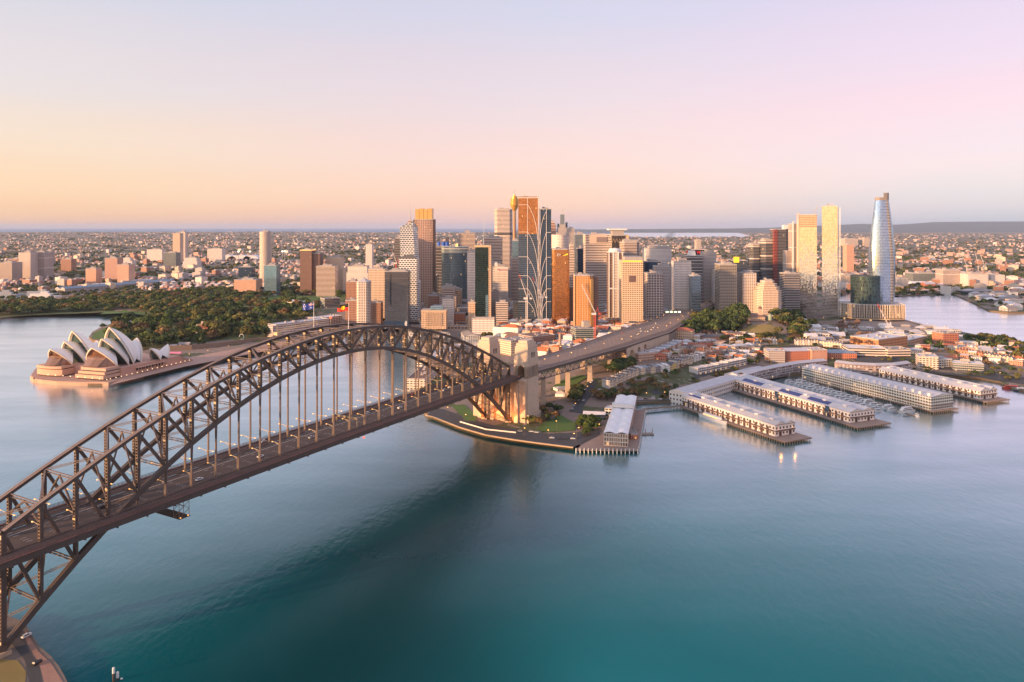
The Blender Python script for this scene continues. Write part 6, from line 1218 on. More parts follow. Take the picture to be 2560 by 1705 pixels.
curved('curved flats with a brick end behind the third and fourth wharves', [(2086, 929), (2130, 935), (2190, 938), (2240, 937), (2279, 931)], 15, 14, 'dark_flats', 'pale')
# --- the tent roofed wharf restaurant hall in front of the pylon
a0, b0 = P(1440, 1124, 3), P(1594, 1126, 3); c0 = P(1613, 1022, 3); t = thing('timber_wharf', 'timber wharf with white fender piles under the tent roofed hall', 'wharf', (0, 0, 0)); a = MB(); a.prism([a0, b0, c0, P(1552, 1030, 3)], 2, 3.02, 0, bottom=True); a.build('deck', [MDECK], t)
pm = MB(); pm.tube((0, 0, -2), (0, 0, 4.6), .5, 7); po = None
for k in range(34):
    f = k / 15 if k < 16 else (k - 15) / 18; p, q = (a0, b0) if k < 16 else (b0, c0); x, y = p[0] + (q[0] - p[0]) * f, p[1] + (q[1] - p[1]) * f
    if po is None: o = po = pm.build('pile', [MWHITE], t)
    else: o = po.copy(); COL.objects.link(o); o.parent = t
    o.location = (x + (.6 if k > 15 else 0), y - .6, 0)
p, q = P(1510, 1115, 3), P(1569, 1116, 3); r_ = P(1591, 1016, 3); L1 = math.dist(p, q); L2 = math.dist(q, r_); ang = math.atan2(r_[1] - q[1], r_[0] - q[0]) - math.pi / 2; t = thing('wharf_hall', 'white hall with a scalloped tent roof on the wharf in front of the pylon', 'wharf building', ((p[0] + q[0]) / 2, (p[1] + q[1]) / 2, 3), ang)
a = MB(); a.prism([(-L1/2, 0), (L1/2, 0), (L1/2, L2), (-L1/2, L2)], 0, 12, 0); a.build('wall', [F('hall_wall', (.52, .38, .28), (.20, .16, .13), 2.5, 4, .8, .7, .3, .2, lit=.02)], t); a = MB(); NXs, NYs = 16, 60
def tz(i, j): u = i / NXs; v = j / NYs; rg = abs(math.sin(u * math.pi * 2)) ; return 12.2 + 1.5 * rg + (1.5 * max(0, math.cos((v * 7 % 1 - .5) * math.pi * 2)) * rg)
for i in range(NXs):
    for j in range(NYs):
        g = lambda i, j: (-L1/2 - .5 + (L1 + 1) * i / NXs, -.6 + (L2 + .6) * j / NYs, tz(i, j)); a.face([g(i, j), g(i + 1, j), g(i + 1, j + 1), g(i, j + 1)], 0)
a.build('tent_roof', [mat('tent_fabric', (.84, .81, .80), .7, var=.06)], t, smooth=False); a = MB(); a.box(0, L2 * .62, 14, L1 + 1, 9, 3.4, 0, 0); a.build('roof_box', [MWHITE], t)
a = MB(); [a.box(-L1/2 + L1 * k / 10, -.3, 0, .35, .4, 12, 0, 0) for k in range(11)]; [a.box(0, -.3, zz, L1, .35, .3, 0, 0) for zz in (4, 8, 12)]; a.build('window_frame', [MWHITE], t)
blk('glazed_annex', 'low glazed annex with a white roof left of the tent roofed hall', BD, (1458, 1047), (1512, 1050), 12, 6, 'glassy', 'gable', 'white', 2); blk('wharf_kiosk', 'reddish deck kiosks on the right side of the tent roofed hall', BD, (1577, 1098), (1594, 1098), 30, 5, 'red_brick', 'flat', 'grey', z=3.1)
blk('wharf_office', 'white cabin at the back of the tent roofed hall', BD, (1512, 1040), (1530, 1042), 14, 9, 'modern', 'flat', 'white')
a = MB(); p, q = P(1612, 1022, 3), P(1722, 1012, 3); a.bar((*p, 2.8), (*q, 2.8), 5, .6, 0); a.bar((p[0], p[1] - 2.4, 3.6), (q[0], q[1] - 2.4, 3.6), .15, 1, 0); [a.tube((p[0] + (q[0] - p[0]) * k / 14, p[1] + (q[1] - p[1]) * k / 14 - 2, -2), (p[0] + (q[0] - p[0]) * k / 14, p[1] + (q[1] - p[1]) * k / 14 - 2, 3), .3, 6) for k in range(15)]
tag(a.build('footbridge', [MPILE]), 'low timber footbridge on piles linking the tent hall wharf to the nearest finger wharf', 'bridge')
a = MB(); x, y = P(1615, 1085, .5); a.box(x, y, .0, 15, 7, 1, .1, 0); [a.tube((x + dx_, y + 3, -1), (x + dx_, y + 3, 5), .4, 6) for dx_ in (-7, 0, 7)]; tag(a.build('pontoon', [MPILE]), 'small pontoon with piles on the right of the tent roofed hall', 'pontoon')
# --- cranes
MCRED = mat('crane_red', (.55, .06, .05), .5, var=.1); MCW = mat('crane_white', (.74, .68, .64), .5, var=.1)
def crane(label, px, ymast, ybase, D, tip, mred, tipred=True, rear=None):
    X, zt = XD(px, D), ZD(ymast, D); zb = h(X, D) - 2; zb = min(zb, zt - 6); t = thing('tower_crane', label, 'crane', (X, D, zb)); H = zt - zb; mm = MCRED if mred else MCW
    a = MB(); [a.bar((sx_, sy_, 0), (sx_, sy_, H), .45, .45, 0) for sx_ in (-1.1, 1.1) for sy_ in (-1.1, 1.1)]; n = max(2, int(H / 2.6))
    for k in range(n):
        z0, z1 = H * k / n, H * (k + 1) / n; e = 1 if k % 2 else -1; a.bar((-1.1 * e, -1.1, z0), (1.1 * e, -1.1, z1), .3, .3, 0); a.bar((1.1, -1.1 * e, z0), (1.1, 1.1 * e, z1), .3, .3, 0)
    a.build('mast', [mm], t); a = MB(); a.box(-1.5, 0, H, 7, 4, 3, 0, 0); a.build('cab', [MCW], t); q = Vector((XD(tip[0], D) - X, -2, ZD(tip[1], D) - zb)); b_ = Vector((1.5, 0, H + 2)); m2 = b_.lerp(q, .8)
    a = MB(); lattice(a, b_, m2, 2.0, .5, mi=0, wid=1.4); a.build('jib', [MCW], t); a = MB(); lattice(a, m2, q, 2.0, .5, mi=0, wid=1.4); a.build('jib_tip', [MCRED if tipred else MCW], t)
    a = MB(); e = -1 if q.x > 0 else 1; a.bar((0, 0, H + 2), (e * 5, 0, H + 11), .7, .7, 0); a.bar((e * 6, 0, H + 2), (e * 5, 0, H + 11), .6, .6, 0); a.bar((e * 5, 0, H + 11), tuple(b_.lerp(q, .9)), .18, .18, 0); a.box(e * 8, 0, H, 4, 3, 2.6, 0, 0); a.build('counterweight_frame', [MCRED if mred else MCW], t)
crane('red tower crane with a long pale jib rising over the viaduct', 1487, 787, 850, 1200, (1454, 712), True, False)
crane('white tower crane with a red jib tip, left one before the ribbed glass tower', 1316, 748, 800, 1330, (1298, 686), False)
crane('white crane with red jib tip before the centre of the ribbed glass pair', 1354, 745, 800, 1345, (1331, 693), False)
crane('pale crane with a red tipped jib leaning across the podium of the twisting tower', 2221, 819, 836, 1500, (2193, 760), False)
crane('small red crane among the buildings left of the white latticed tower', 990, 660, 700, 1700, (978, 622), True)
crane('pale distant crane beyond the right bay, leftmost of three', 2417, 668, 690, 3300, (2404, 636), False, False); crane('pale distant crane beyond the right bay, middle of three', 2446, 668, 690, 3350, (2438, 634), False, False); crane('pale distant crane beyond the right bay, rightmost of three', 2460, 666, 690, 3400, (2449, 632), False, False)
# low filler streets between the named buildings
LMK = [(1300, 870, 'the near pylon'), (1228, 860, 'the far pylon'), (1487, 820, 'the red tower crane'), (1400, 860, 'the brick chimney'), (1463, 840, 'the teal glass building'), (1435, 800, 'the stacked concrete offices'), (1558, 810, 'the orange fronted building'), (1680, 770, 'the motorway'), (1700, 840, 'the red roofed hall'), (1790, 850, 'the brick school'), (1320, 800, 'the ribbed glass pair'), (1230, 800, 'the white hotel slab'), (1080, 790, 'the customs building'), (2080, 800, 'the golden residential pair'), (2210, 815, 'the twisting glass tower'), (2235, 860, 'the orange brick warehouse'), (2310, 880, 'the road bridge'), (2380, 850, 'the red brick block'), (2060, 850, 'the tan leafless tree'), (1900, 850, 'the observatory'), (1930, 780, 'the cream stepped tower'), (1360, 870, 'the brown brick hotel'), (1530, 770, 'the stepped white hotel'), (1000, 790, 'the white latticed tower'), (2480, 750, 'the far bay shore'), (2300, 715, 'the far shore trees')]
def where(px, py, k=0):
    d = sorted(LMK, key=lambda q: math.hypot(q[0] - px, (q[1] - py) * 2.2))
    def rel(q): dx, dy = px - q[0], (py - q[1]) * 2.2; return ('right of' if dx > 0 else 'left of') if abs(dx) > abs(dy) else ('in front of' if dy > 0 else 'behind')
    return '%s %s' % (rel(d[k]), d[k][2])
COLW = {'terrace_white': 'white', 'terrace_cream': 'cream', 'terrace_brick': 'brick', 'terrace_grey': 'grey', 'red_brick': 'red brick', 'modern': 'pale modern', 'sand_grid': 'sandstone', 'warehouse': 'orange brick'}; ROW_ = {'terra': 'terracotta', 'pale': 'pale', 'slate': 'dark slate', 'red': 'red', 'white': 'white', 'grey': 'grey', 'brown': 'brown', 'blue': 'blue grey'}
VPOLY = [p[:2] for p in PR] + [p[:2] for p in PL[::-1]]
def inpoly(x, y, poly):
    r = False
    for i in range(len(poly)):
        (x1, y1), (x2, y2) = poly[i - 1], poly[i]
        if (y1 > y) != (y2 > y) and x < (x2 - x1) * (y - y1) / (y2 - y1) + x1: r = not r
    return r
OCC = []
for o in list(bpy.data.objects):
    if o.parent is None and o.get('category') and o.type == 'EMPTY' and o.location.y > 800:
        ch = [c for c in o.children if c.type == 'MESH']
        if ch: r_ = max(max(abs(v[0]), abs(v[1])) for c in ch[:1] for v in c.bound_box); OCC.append((o.location.x, o.location.y, min(r_, 45)))
def fill(n, px0, px1, py0, py1, sz, hh, sts, rms, cat=BD, name='low_building', seed=3, ang0=-30, gap=.8):
    rr = random.Random(seed); k = 0; tries = 0
    while k < n and tries < n * 30:
        tries += 1; px, py = rr.uniform(px0, px1), rr.uniform(py0, py1); x, y, z = G(px, py); r_ = rr.uniform(*sz); r2 = r_ * rr.uniform(.6, .95)
        if inpoly(x, y, VPOLY) or not inpoly(x, y, LANDP) or coast_d(x, y) < r_ or any(math.hypot(x - q[0], y - q[1]) < (q[2] + r_ * .5) * gap for q in OCC) or any(inpoly(x + ex, y + ey, VPOLY) for ex in (-r_, r_) for ey in (-r_, r_)): continue
        OCC.append((x, y, r_ * .62)); st, rm = rr.choice(sts), rr.choice(rms); H = rr.uniform(*hh); rf = rr.choice(['flat', 'gable', 'hip']); lab = None
        for q in range(6):
            lab = '%s%s building with %s %s roof %s' % (rr.choice(['tall ', 'small ', 'broad ', 'narrow ']) if q > 1 else ('tall ' if H > sum(hh) / 2 + 2 else ''), COLW.get(st, 'plain'), ROW_[rm], {'flat': 'flat', 'gable': 'pitched', 'hip': 'hipped'}[rf], where(px, py, min(q, 3)))
            if lab not in USED: break
        t = thing(name, uniq(lab), cat, (x, y, z - .6), R(ang0 + rr.uniform(-8, 8)), 'low buildings of the old town'); house(t, r_, r2, H, st, rf, rm, min(r_, r2) * .22, chim=1 if rf != 'flat' else 0, detail=False); k += 1
SS, RR = ['terrace_white', 'terrace_cream', 'terrace_brick', 'red_brick', 'modern', 'sand_grid', 'terrace_grey'], ['pale', 'terra', 'slate', 'red', 'brown', 'red', 'pale', 'white', 'terra']
fill(120, 1290, 1660, 804, 888, (12, 26), (7, 15), SS, RR, seed=4); fill(30, 1255, 1420, 800, 856, (16, 34), (9, 17), SS, RR, seed=5); fill(50, 1640, 1900, 834, 905, (9, 18), (5, 9), SS, RR, seed=6)
fill(52, 2000, 2420, 816, 866, (12, 30), (4, 8), ['modern', 'terrace_white', 'terrace_grey'], ['white', 'pale', 'grey'], seed=8, ang0=-8); fill(34, 2290, 2545, 862, 912, (10, 20), (5, 9), SS, RR, seed=9); fill(26, 2395, 2560, 732, 779, (22, 46), (7, 14), ['modern', 'terrace_white', 'terrace_grey', 'sand_grid'], ['white', 'pale', 'grey'], seed=18, ang0=12); fill(22, 2110, 2420, 694, 730, (24, 50), (8, 18), ['modern', 'terrace_white', 'sand_grid', 'red_brick'], ['white', 'pale', 'grey'], seed=19, ang0=5)
fill(24, 985, 1300, 778, 814, (22, 44), (12, 26), ['modern', 'sand_grid', 'red_brick', 'terrace_grey'], ['grey', 'pale'], seed=10, ang0=0); fill(16, 1500, 1660, 790, 830, (16, 30), (8, 14), SS, RR, seed=12); fill(14, 1640, 1800, 745, 790, (20, 36), (8, 16), ['modern', 'terrace_grey'], ['grey', 'pale'], seed=13, ang0=0)

# ---------------------------------------------------------------- the suburbs beyond
ST['peach_brick'] = F('peach_brick', (.56, .33, .23), (.10, .06, .05), 3, 3.3, .45, .5, .1); ST['terrace_brick2'] = F('rose_brick', (.48, .28, .22), (.10, .07, .06), 2.6, 3.2, .5, .5, .1)
tower('striped_tower', 'tall cream striped apartment tower alone in the left suburbs, nearest the dark twin blocks', 645, 674, 580, 2750, 40, 'balcony', fp=ell, slabs=(3.1, .4, .5), cat='tower'); tower(AT, 'tall cream tower in the left suburbs, lower half of a stepped pair', 432, 450, 584, 3900, 40, 'cream_grid'); tower(AT, 'slim pale tower with rounded top right beside the stepped cream tower', 446, 463, 580, 4050, 34, 'balcony', plant=(.4, 8))
tower(OT, 'dark brown office block with orange lit roof, left of the two twin blocks', 750, 779, 626, 2300, 50, 'bronze_block', top=MLAMP); tower(OT, 'dark brown office block, lower right of the two twin blocks', 780, 799, 634, 2310, 50, 'bronze_block')
tower('glass_block', 'small light blue glass block at the left edge of the garden', 660, 691, 664, 2300, 40, 'cyan_glass', cat='building'); tower('flats', 'cream stepped flats right of the dark twin blocks', 810, 857, 644, 2350, 50, 'cream_grid', cat='building', steps=[(.7, .8)]); tower('flats', 'low cream flats in front of the stepped cream flats', 790, 838, 666, 2260, 40, 'beige_band', cat='building')
tower('flats', 'white row of flats at the garden edge left of the cream slab tower', 866, 920, 666, 2250, 40, 'white_grid', cat='building', steps=[(.8, .9)]); tower('flats', 'pale slim tower far behind the white row of flats', 914, 930, 611, 3400, 40, 'white_grid', cat='building'); tower('flats', 'white twin apartment slab on the far left, left half', 46, 76, 632, 2900, 60, 'balcony', cat='building'); tower('flats', 'bluish twin apartment slab on the far left, right half', 77, 111, 631, 2950, 60, 'white_fin', cat='building')
tower('flats', 'octagonal dark tower with white ribs on the far left', 113, 131, 627, 4000, 36, 'white_fin', fp=ell, cat='building', plant=(.6, 6)); tower('flats', 'red brick block behind the white twin slabs', 20, 44, 648, 2950, 60, 'brick_grid', cat='building'); tower('flats', 'long pale low block at the left picture edge', -6, 30, 657, 2800, 60, 'beige_band', cat='building')
tower('flats', 'wide white hotel slab left of the tall cream pair', 367, 405, 624, 4150, 50, 'white_grid', cat='building'); tower('flats', 'grey glazed block just below the tall cream pair', 408, 440, 632, 3600, 50, 'glassy', cat='building'); tower('flats', 'brown brick tower block in the left suburb centre', 262, 293, 646, 2840, 44, 'terrace_brick2', cat='building'); tower('flats', 'orange brick block left of the brown brick tower block', 214, 240, 672, 2680, 40, 'peach_brick', cat='building'); tower('flats', 'orange brick block right of the brown brick tower block', 293, 322, 662, 2700, 44, 'peach_brick', cat='building')
tower('flats', 'white stepped flats right of the tall cream pair', 457, 493, 645, 3450, 50, 'white_grid', cat='building', steps=[(.7, .85)]); tower('flats', 'white tower block with a pink end wall near the stadium', 518, 555, 622, 4100, 50, 'white_grid', cat='building'); tower('flats', 'brown slab with many windows left of the white hotel slab', 152, 178, 648, 3250, 40, 'brick_grid', cat='building'); tower('flats', 'white tower pair with stepped tops in the left suburb', 296, 330, 645, 3450, 40, 'white_grid', cat='building', steps=[(.75, .6)])
tower('flats', 'dark navy office block near the edge of the garden wood', 596, 630, 668, 3000, 40, 'navy_glass', cat='building'); tower('flats', 'brick block at the right end of the left suburb above the garden', 585, 640, 700, 2330, 60, 'peach_brick', cat='building'); tower('flats', 'red brick tower on the right beyond the twisting tower', 2117, 2135, 612, 3300, 40, 'peach_brick', cat='building'); tower('flats', 'white slab hotel beyond the right bay', 2358, 2398, 676, 2650, 50, 'white_fin', cat='building'); tower('flats', 'white gridded block beyond the right bay, larger of two', 2421, 2471, 685, 2600, 60, 'white_grid', cat='building'); tower('flats', 'white gridded block beyond the right bay, right of the larger one', 2478, 2512, 688, 2620, 60, 'white_grid', cat='building')
tower('flats', 'long blue glazed office block beyond the right bay', 2283, 2352, 684, 2750, 60, 'glassy', cat='building'); tower('flats', 'white framed block on the far shore right of the twisting tower', 2243, 2270, 697, 2500, 50, 'modern', cat='building'); tower('flats', 'dark long shed block on the far shore of the right bay', 2410, 2504, 728, 2330, 60, 'navy_glass', cat='building', plant=None); tower('flats', 'white flats by the far shore at the right picture edge', 2504, 2556, 745, 2230, 40, 'modern', cat='building'); tower('flats', 'pale domed white roofs on the far shore beyond the right bay', 2432, 2494, 745, 2230, 30, 'white_band', cat='building'); tower('flats', 'cream flats just left of the lower green glass wing of the twisting tower', 2118, 2158, 690, 2500, 60, 'cream_grid', cat='building')
tower('flats', 'far white office park near the airport on the skyline, left one', 2113, 2145, 597, 6500, 120, 'white_band', cat='building'); tower('flats', 'far white office park near the airport on the skyline, right one', 2160, 2177, 595, 6500, 100, 'white_band', cat='building'); tower('flats', 'white slim tower far behind the navy letter tower', 1741, 1753, 600, 3800, 40, 'white_band', cat='building')
# stadium, long wharf, ships beyond the garden
x, y = XD(590, 4300), 4300; t = thing('stadium', 'white arched stadium roof among the left suburbs', 'stadium', (x, y, h(x, y))); a = MB()
for k, (ex, w_) in enumerate(((-60, 60), (20, 70), (85, 44))):
    for j in range(12): q0, q1 = math.pi * j / 12, math.pi * (j + 1) / 12; a.face([(ex - w_ * math.cos(q0), 0, 4 + 22 * math.sin(q0)), (ex - w_ * math.cos(q1), 0, 4 + 22 * math.sin(q1)), (ex - w_ * math.cos(q1), 90, 4 + 22 * math.sin(q1)), (ex - w_ * math.cos(q0), 90, 4 + 22 * math.sin(q0))], 0); a.face([(ex - w_ * math.cos(q0), 0, 0), (ex - w_ * math.cos(q1), 0, 0), (ex - w_ * math.cos(q1), 0, 4 + 22 * math.sin(q1)), (ex - w_ * math.cos(q0), 0, 4 + 22 * math.sin(q0))], 0)
a.build('roof', [RF['white']], t); a = MB(); a.box(10, 45, -4, 220, 80, 12, 0, 0); a.build('stand', [ST['white_band']], t)
for k, (px, ex) in enumerate(((625, 0), (596, 1), (706, 2), (712, 3))):
    x = XD(px, 4150); t = thing('floodlight', 'lit stadium floodlight mast in the left suburbs, %s from the left' % ORD[k if px > 600 else 0] if False else 'bright stadium floodlight mast in the left suburbs', 'floodlight', (x, 4150, h(x, 4150)), 0, 'stadium floodlights'); a = MB(); a.tube((0, 0, 0), (0, 0, 52), 1.2, 6); a.build('mast', [ROOFL], t); a = MB(); a.box(0, 0, 50, 9, 2, 6, 0, 0); a.build('lamp_panel', [mat('flood_glow', (1, .9, .7), .5, emit=(1, .86, .6), es=2.2, var=0)], t)
p, q = P(150, 731, 3), P(424, 709, 3); L = math.dist(p, q); t = thing('long_wharf', 'very long grey roofed wharf building beyond the garden wood at the left', 'wharf', ((p[0] + q[0]) / 2, (p[1] + q[1]) / 2, 2), math.atan2(q[1] - p[1], q[0] - p[0])); a = MB(); a.prism(rect(L, 50), -3, 13, 0); a.build('wall', [ST['grey_grid']], t); a = MB(); [a.gable(0, e * 14, 13, L, 24, 5, 0, .5, 0, 1) for e in (-1, 1)]; a.build('roof', [RF['blue'], ST['grey_grid']], t)
for i_, (pa, pb, d_, hh_) in enumerate((((222, 722), (300, 715), 60, 12), ((306, 712), (382, 708), 60, 14))): blk('naval_store', ['white flat naval store beyond the garden wood, left one', 'white flat naval store beyond the garden wood, right one'][i_], BD, pa, pb, d_, hh_, 'modern', 'flat', 'white')
def ship(label, px, py, L, W_, warship):
    x, y = P(px, py, 0); t = thing('ship', label, 'ship', (x, y, 0), R(10)); m = mat('ship_grey', (.34, .36, .40), .6) if warship else MWHITE
    a = MB(); a.prism([(-L/2, -W_/2), (L*.36, -W_/2), (L/2, 0), (L*.36, W_/2), (-L/2, W_/2)], -1, 8, 0, sc=1.02); a.build('hull', [m], t); a = MB(); a.box(-2, 0, 8, L * .5, W_ * .8, 7, 0, 0); a.box(L * .08, 0, 15, L * .18, W_ * .6, 6, 0, 0); a.build('superstructure', [m], t); a = MB(); a.tube((0, 0, 20), (0, 0, 42 if warship else 27), .9, 6); a.bar((-4, 0, 32 if warship else 25), (4, 0, 32 if warship else 25), .7, .7, 0); a.build('mast', [m], t)
ship('white multi deck ship moored beyond the garden wood at the left', 104, 746, 110, 18, False); ship('grey warship with a lattice mast moored by the long wharf', 98, 740, 120, 16, True); ship('grey warship moored at the left picture edge', 8, 742, 110, 16, True)
# individual suburban buildings: the ones that show largest; the rest is one mass
rr = random.Random(21); CANDS = []; STREETS = []
WC = [((.64, .56, .53), 'white'), ((.56, .43, .36), 'cream'), ((.36, .21, .16), 'brick'), ((.46, .30, .25), 'pink'), ((.32, .28, .28), 'grey'), ((.34, .25, .22), 'brick')]; RC = [((.40, .17, .11), 'red tiled'), ((.27, .25, .27), 'grey'), ((.54, .50, .51), 'pale'), ((.34, .20, .15), 'brown'), ((.50, .46, .45), 'pale')]
for k in range(23000):
    px = rr.uniform(-140, 2700); py = 577 + 158 * rr.random() ** 1.1; z = 20
    for _ in range(4): X, Y = P(px, py, z); z = .4 * z + .6 * (3 + min(hills(X, Y), 150))
    if Y < 2150 or Y > 20500 or z > 205 or not inpoly(X, Y, LANDP): continue
    if Y < 2450 and (XD(860, 2300) < X < XD(2110, 2300) or (px < 640 and py > 712)): continue
    s = rr.uniform(1.6, 4.6) * Y / FPX if Y > 5000 else rr.uniform(8, 17); s = max(s, 8) ; big = rr.random() < (.03 if Y < 4500 else .035)
    if noise.noise((X / 420, Y / 420, 2)) > .0 and not big: continue
    if Y < 7000 and not big:
        u_, v_ = X * .90 + Y * .43 + 30 * noise.noise((X / 700, Y / 700, 5)), -X * .43 + Y * .90
        if u_ % 74 < 20 or v_ % 150 < 22: continue
    w, d = (rr.uniform(18, 42), rr.uniform(14, 30)) if big else (s, s * rr.uniform(.6, 1)); H = rr.uniform(10, 26) if big else rr.uniform(4.5, 10) * (1 if Y < 6000 else 1.5); CANDS.append((w * H / Y / Y, X, Y, z, w, d, H, rr.choice(WC), rr.choice(RC), (-.445 + rr.uniform(-.08, .08)), big, px, py))
CANDS.sort(reverse=True); mb = MB(); cols = []
ZL = [(100, 640, 'the white twin slabs'), (190, 700, 'the long grey wharf'), (280, 665, 'the brown brick tower block'), (445, 620, 'the tall cream pair'), (590, 612, 'the stadium'), (660, 640, 'the striped tower'), (775, 650, 'the dark twin blocks'), (880, 670, 'the white row of flats'), (1150, 600, 'the scaffolded tower'), (1700, 610, 'the navy letter tower'), (1960, 600, 'the red edged tower'), (2130, 650, 'the golden residential pair'), (2300, 690, 'the long blue offices'), (2450, 690, 'the white gridded blocks'), (2420, 640, 'the distant cranes'), (2530, 740, 'the right bay')]
nm_ = 0
for _, X, Y, z, w, d, H, wc, rc, ang, big, px, py in CANDS:
    zb = z - 3
    if nm_ < 240 and Y < 4600 and 0 < px < 2560 and not any(abs(X - o_[0]) < 26 and abs(Y - o_[1]) < 26 for o_ in STREETS):
        STREETS.append((X, Y)); nm_ += 1; q = sorted(ZL, key=lambda q: math.hypot(q[0] - px, 2 * (q[1] - py))); lab = None
        for e in range(3):
            r_ = ('right of' if px > q[e][0] else 'left of') if abs(px - q[e][0]) > 2 * abs(py - q[e][1]) else ('below' if py > q[e][1] else 'beyond'); lab = '%s %s %s with %s roof %s %s' % ('tall' if H > 26 else ('mid height' if H > 14 else 'low'), wc[1], 'flats block' if big else 'house', rc[1], r_, q[e][2])
            if lab not in USED: break
        t = thing('suburban_flats' if big else 'suburban_house', uniq(lab), 'flats' if big else 'house', (X, Y, zb), ang, 'suburban buildings'); a = MB(); st = {'white': 'white_grid', 'cream': 'cream_grid', 'brick': 'brick_grid', 'pink': 'terrace_cream', 'grey': 'grey_grid'}[wc[1]]
        a.prism(rect(w, d), -4, H + 3, 0, 1); a.build('wall', [ST[st], ROOFL], t); a = MB()
        if big: a.box(0, 0, H + 3, w * .5, d * .5, 3, 0, 0); a.build('plant_room', [PLANT], t)
        else: a.gable(0, 0, H + 3, w, d, d * .28, 0, .4, 0, 1); a.build('roof', [mat('suburb_roof_' + rc[1].replace(' ', '_'), rc[0], .85), ST[st]], t)
        continue
    n0 = len(mb.f)
    if big or Y > 7000: mb.box(X, Y, zb - 4, w, d, H + 7, ang, 0, 0, bottom=False); cols += [wc[0]] * 4 + [(.52, .48, .46) if rr.random() < .6 else rc[0]]
    else:
        mb.box(X, Y, zb - 4, w, d, H + 6, ang, 0, 0, bottom=False); cols += [wc[0]] * 5; n1 = len(mb.f); mb.gable(X, Y, zb + H + 2, w, d, d * .28, ang, .4, 0, 0); cols += [rc[0], rc[0], wc[0], wc[0], rc[0]]
tag(mb.build('distant_suburb', [colmat('suburb_paint', .8)], cols=cols), 'mass of small far houses and blocks spreading over the suburbs to the sea', None, None, 'stuff')

# ---------------------------------------------------------------- trees
t = NT('foliage'); a_ = t.n('ShaderNodeAttribute', attribute_name='col'); oi = t.n('ShaderNodeObjectInfo'); t.l(t.vary(a_.outputs[0], .22, oi.outputs['Random']), t.b.inputs['Base Color']); t.b.inputs['Roughness'].default_value = .85; t.b.inputs['Specular IOR Level'].default_value = .2; MLEAF = t.m
MTRUNK = mat('bark', (.12, .085, .06), .9)
def crown_into(mb, cols, cx, cy, z0, r, hh_, pal, rd, lobes=9, leaves=34, leaf=1.5, cone=False, trunk=True):
    """a crown of leaf clumps: lobes over an uneven dome, each covered with small leaf faces of its own tone"""
    for k in range(lobes):
        if cone: f = k / lobes; q = rd.uniform(0, 6.28); lr = r * (1 - f) * .75 + .5; lc = Vector((math.cos(q) * lr * .5, math.sin(q) * lr * .5, hh_ * (.12 + .85 * f))); sr = lr
        else: q = k * 2.4 + rd.uniform(-.4, .4); ra = r * math.sqrt((k + .3) / lobes) * .78; lc = Vector((math.cos(q) * ra, math.sin(q) * ra, hh_ * (.42 + .34 * (1 - (ra / r) ** 2) + rd.uniform(-.07, .09)))); sr = r * rd.uniform(.34, .5)
        tone = rd.uniform(.65, 1.35); base = rd.choice(pal)
        for j in range(leaves):
            zz = rd.uniform(-.55, 1); an = rd.uniform(0, 6.283); s_ = math.sqrt(1 - zz * zz); n = Vector((s_ * math.cos(an), s_ * math.sin(an), zz)); p = lc + Vector((n.x * sr, n.y * sr, n.z * sr * (.72 if not cone else .9))) * rd.uniform(.72, 1.06)
            n = (n + Vector((rd.uniform(-.55, .55), rd.uniform(-.55, .55), rd.uniform(-.3, .55)))).normalized(); u = n.orthogonal().normalized(); v = n.cross(u); sz = leaf * rd.uniform(.6, 1.35); w_ = rd.uniform(.6, 1)
            q4 = [p - u * sz - v * sz * w_ * .7, p + u * sz * .8 - v * sz * w_, p + u * sz + v * sz * w_ * .8, p - u * sz * .7 + v * sz * w_]
            mb.face([(cx + w.x, cy + w.y, z0 + w.z) for w in q4], 0); g = tone * rd.uniform(.8, 1.2); cols.append(tuple(c * g for c in base))
    if trunk:
        n0 = len(mb.f); mb.tube((cx, cy, z0 - 1), (cx, cy, z0 + hh_ * .5), r * .07, 6, 1, r * .04, False)
        for k in range(3): q = k * 2.1 + rd.uniform(0, 1); mb.tube((cx, cy, z0 + hh_ * .28), (cx + math.cos(q) * r * .5, cy + math.sin(q) * r * .5, z0 + hh_ * .6), r * .04, 5, 1, r * .015, False)
        cols += [(.1, .08, .06)] * (len(mb.f) - n0)
GRN = [(.055, .080, .024), (.075, .095, .028), (.042, .062, .026)]; OLV = [(.135, .13, .036), (.12, .105, .034), (.15, .14, .04)]; BRN = [(.20, .12, .05), (.16, .10, .045)]; LGT = [(.07, .10, .022), (.085, .115, .028)]; BARE = [(.28, .16, .10), (.24, .14, .095)]
PROTO = {}
def tree_mesh(kind, v):
    key = (kind, v)
    if key in PROTO: return PROTO[key]
    rd = random.Random(hash(kind) % 1 + v * 17 + len(kind)); mb = MB(); cols = []; pal = {'dark': GRN, 'olive': OLV, 'brown': BRN, 'light': LGT, 'bare': BARE, 'cone': GRN}[kind]
    if kind == 'cone': crown_into(mb, cols, 0, 0, 0, 4.6, 19, pal, rd, 16, 26, .95, True)
    else: crown_into(mb, cols, 0, 0, 0, 7.6, 13 + v * .6, pal, rd, 11 + v, 44, 1.05 if kind != 'bare' else .55)
    o = mb.build('tree', [MLEAF, MTRUNK], cols=cols); me = o.data; bpy.data.objects.remove(o); PROTO[key] = me; return me
KW = {'dark': 'dark green', 'olive': 'olive green', 'brown': 'russet brown', 'light': 'bright green', 'bare': 'bare tan', 'cone': 'dark pointed'}
def plant(name, kind, x, y, sc, label, group, cat='tree', z=None):
    o = bpy.data.objects.new(name, tree_mesh(kind, rng.randrange(4))); COL.objects.link(o); o.location = (x, y, (h(x, y) if z is None else z) - .3); o.rotation_euler = (0, 0, rng.uniform(0, 6.28)); o.scale = (sc * rng.uniform(.85, 1.2), sc * rng.uniform(.85, 1.2), sc * rng.uniform(.85, 1.15)); return tag(o, label, cat, group)
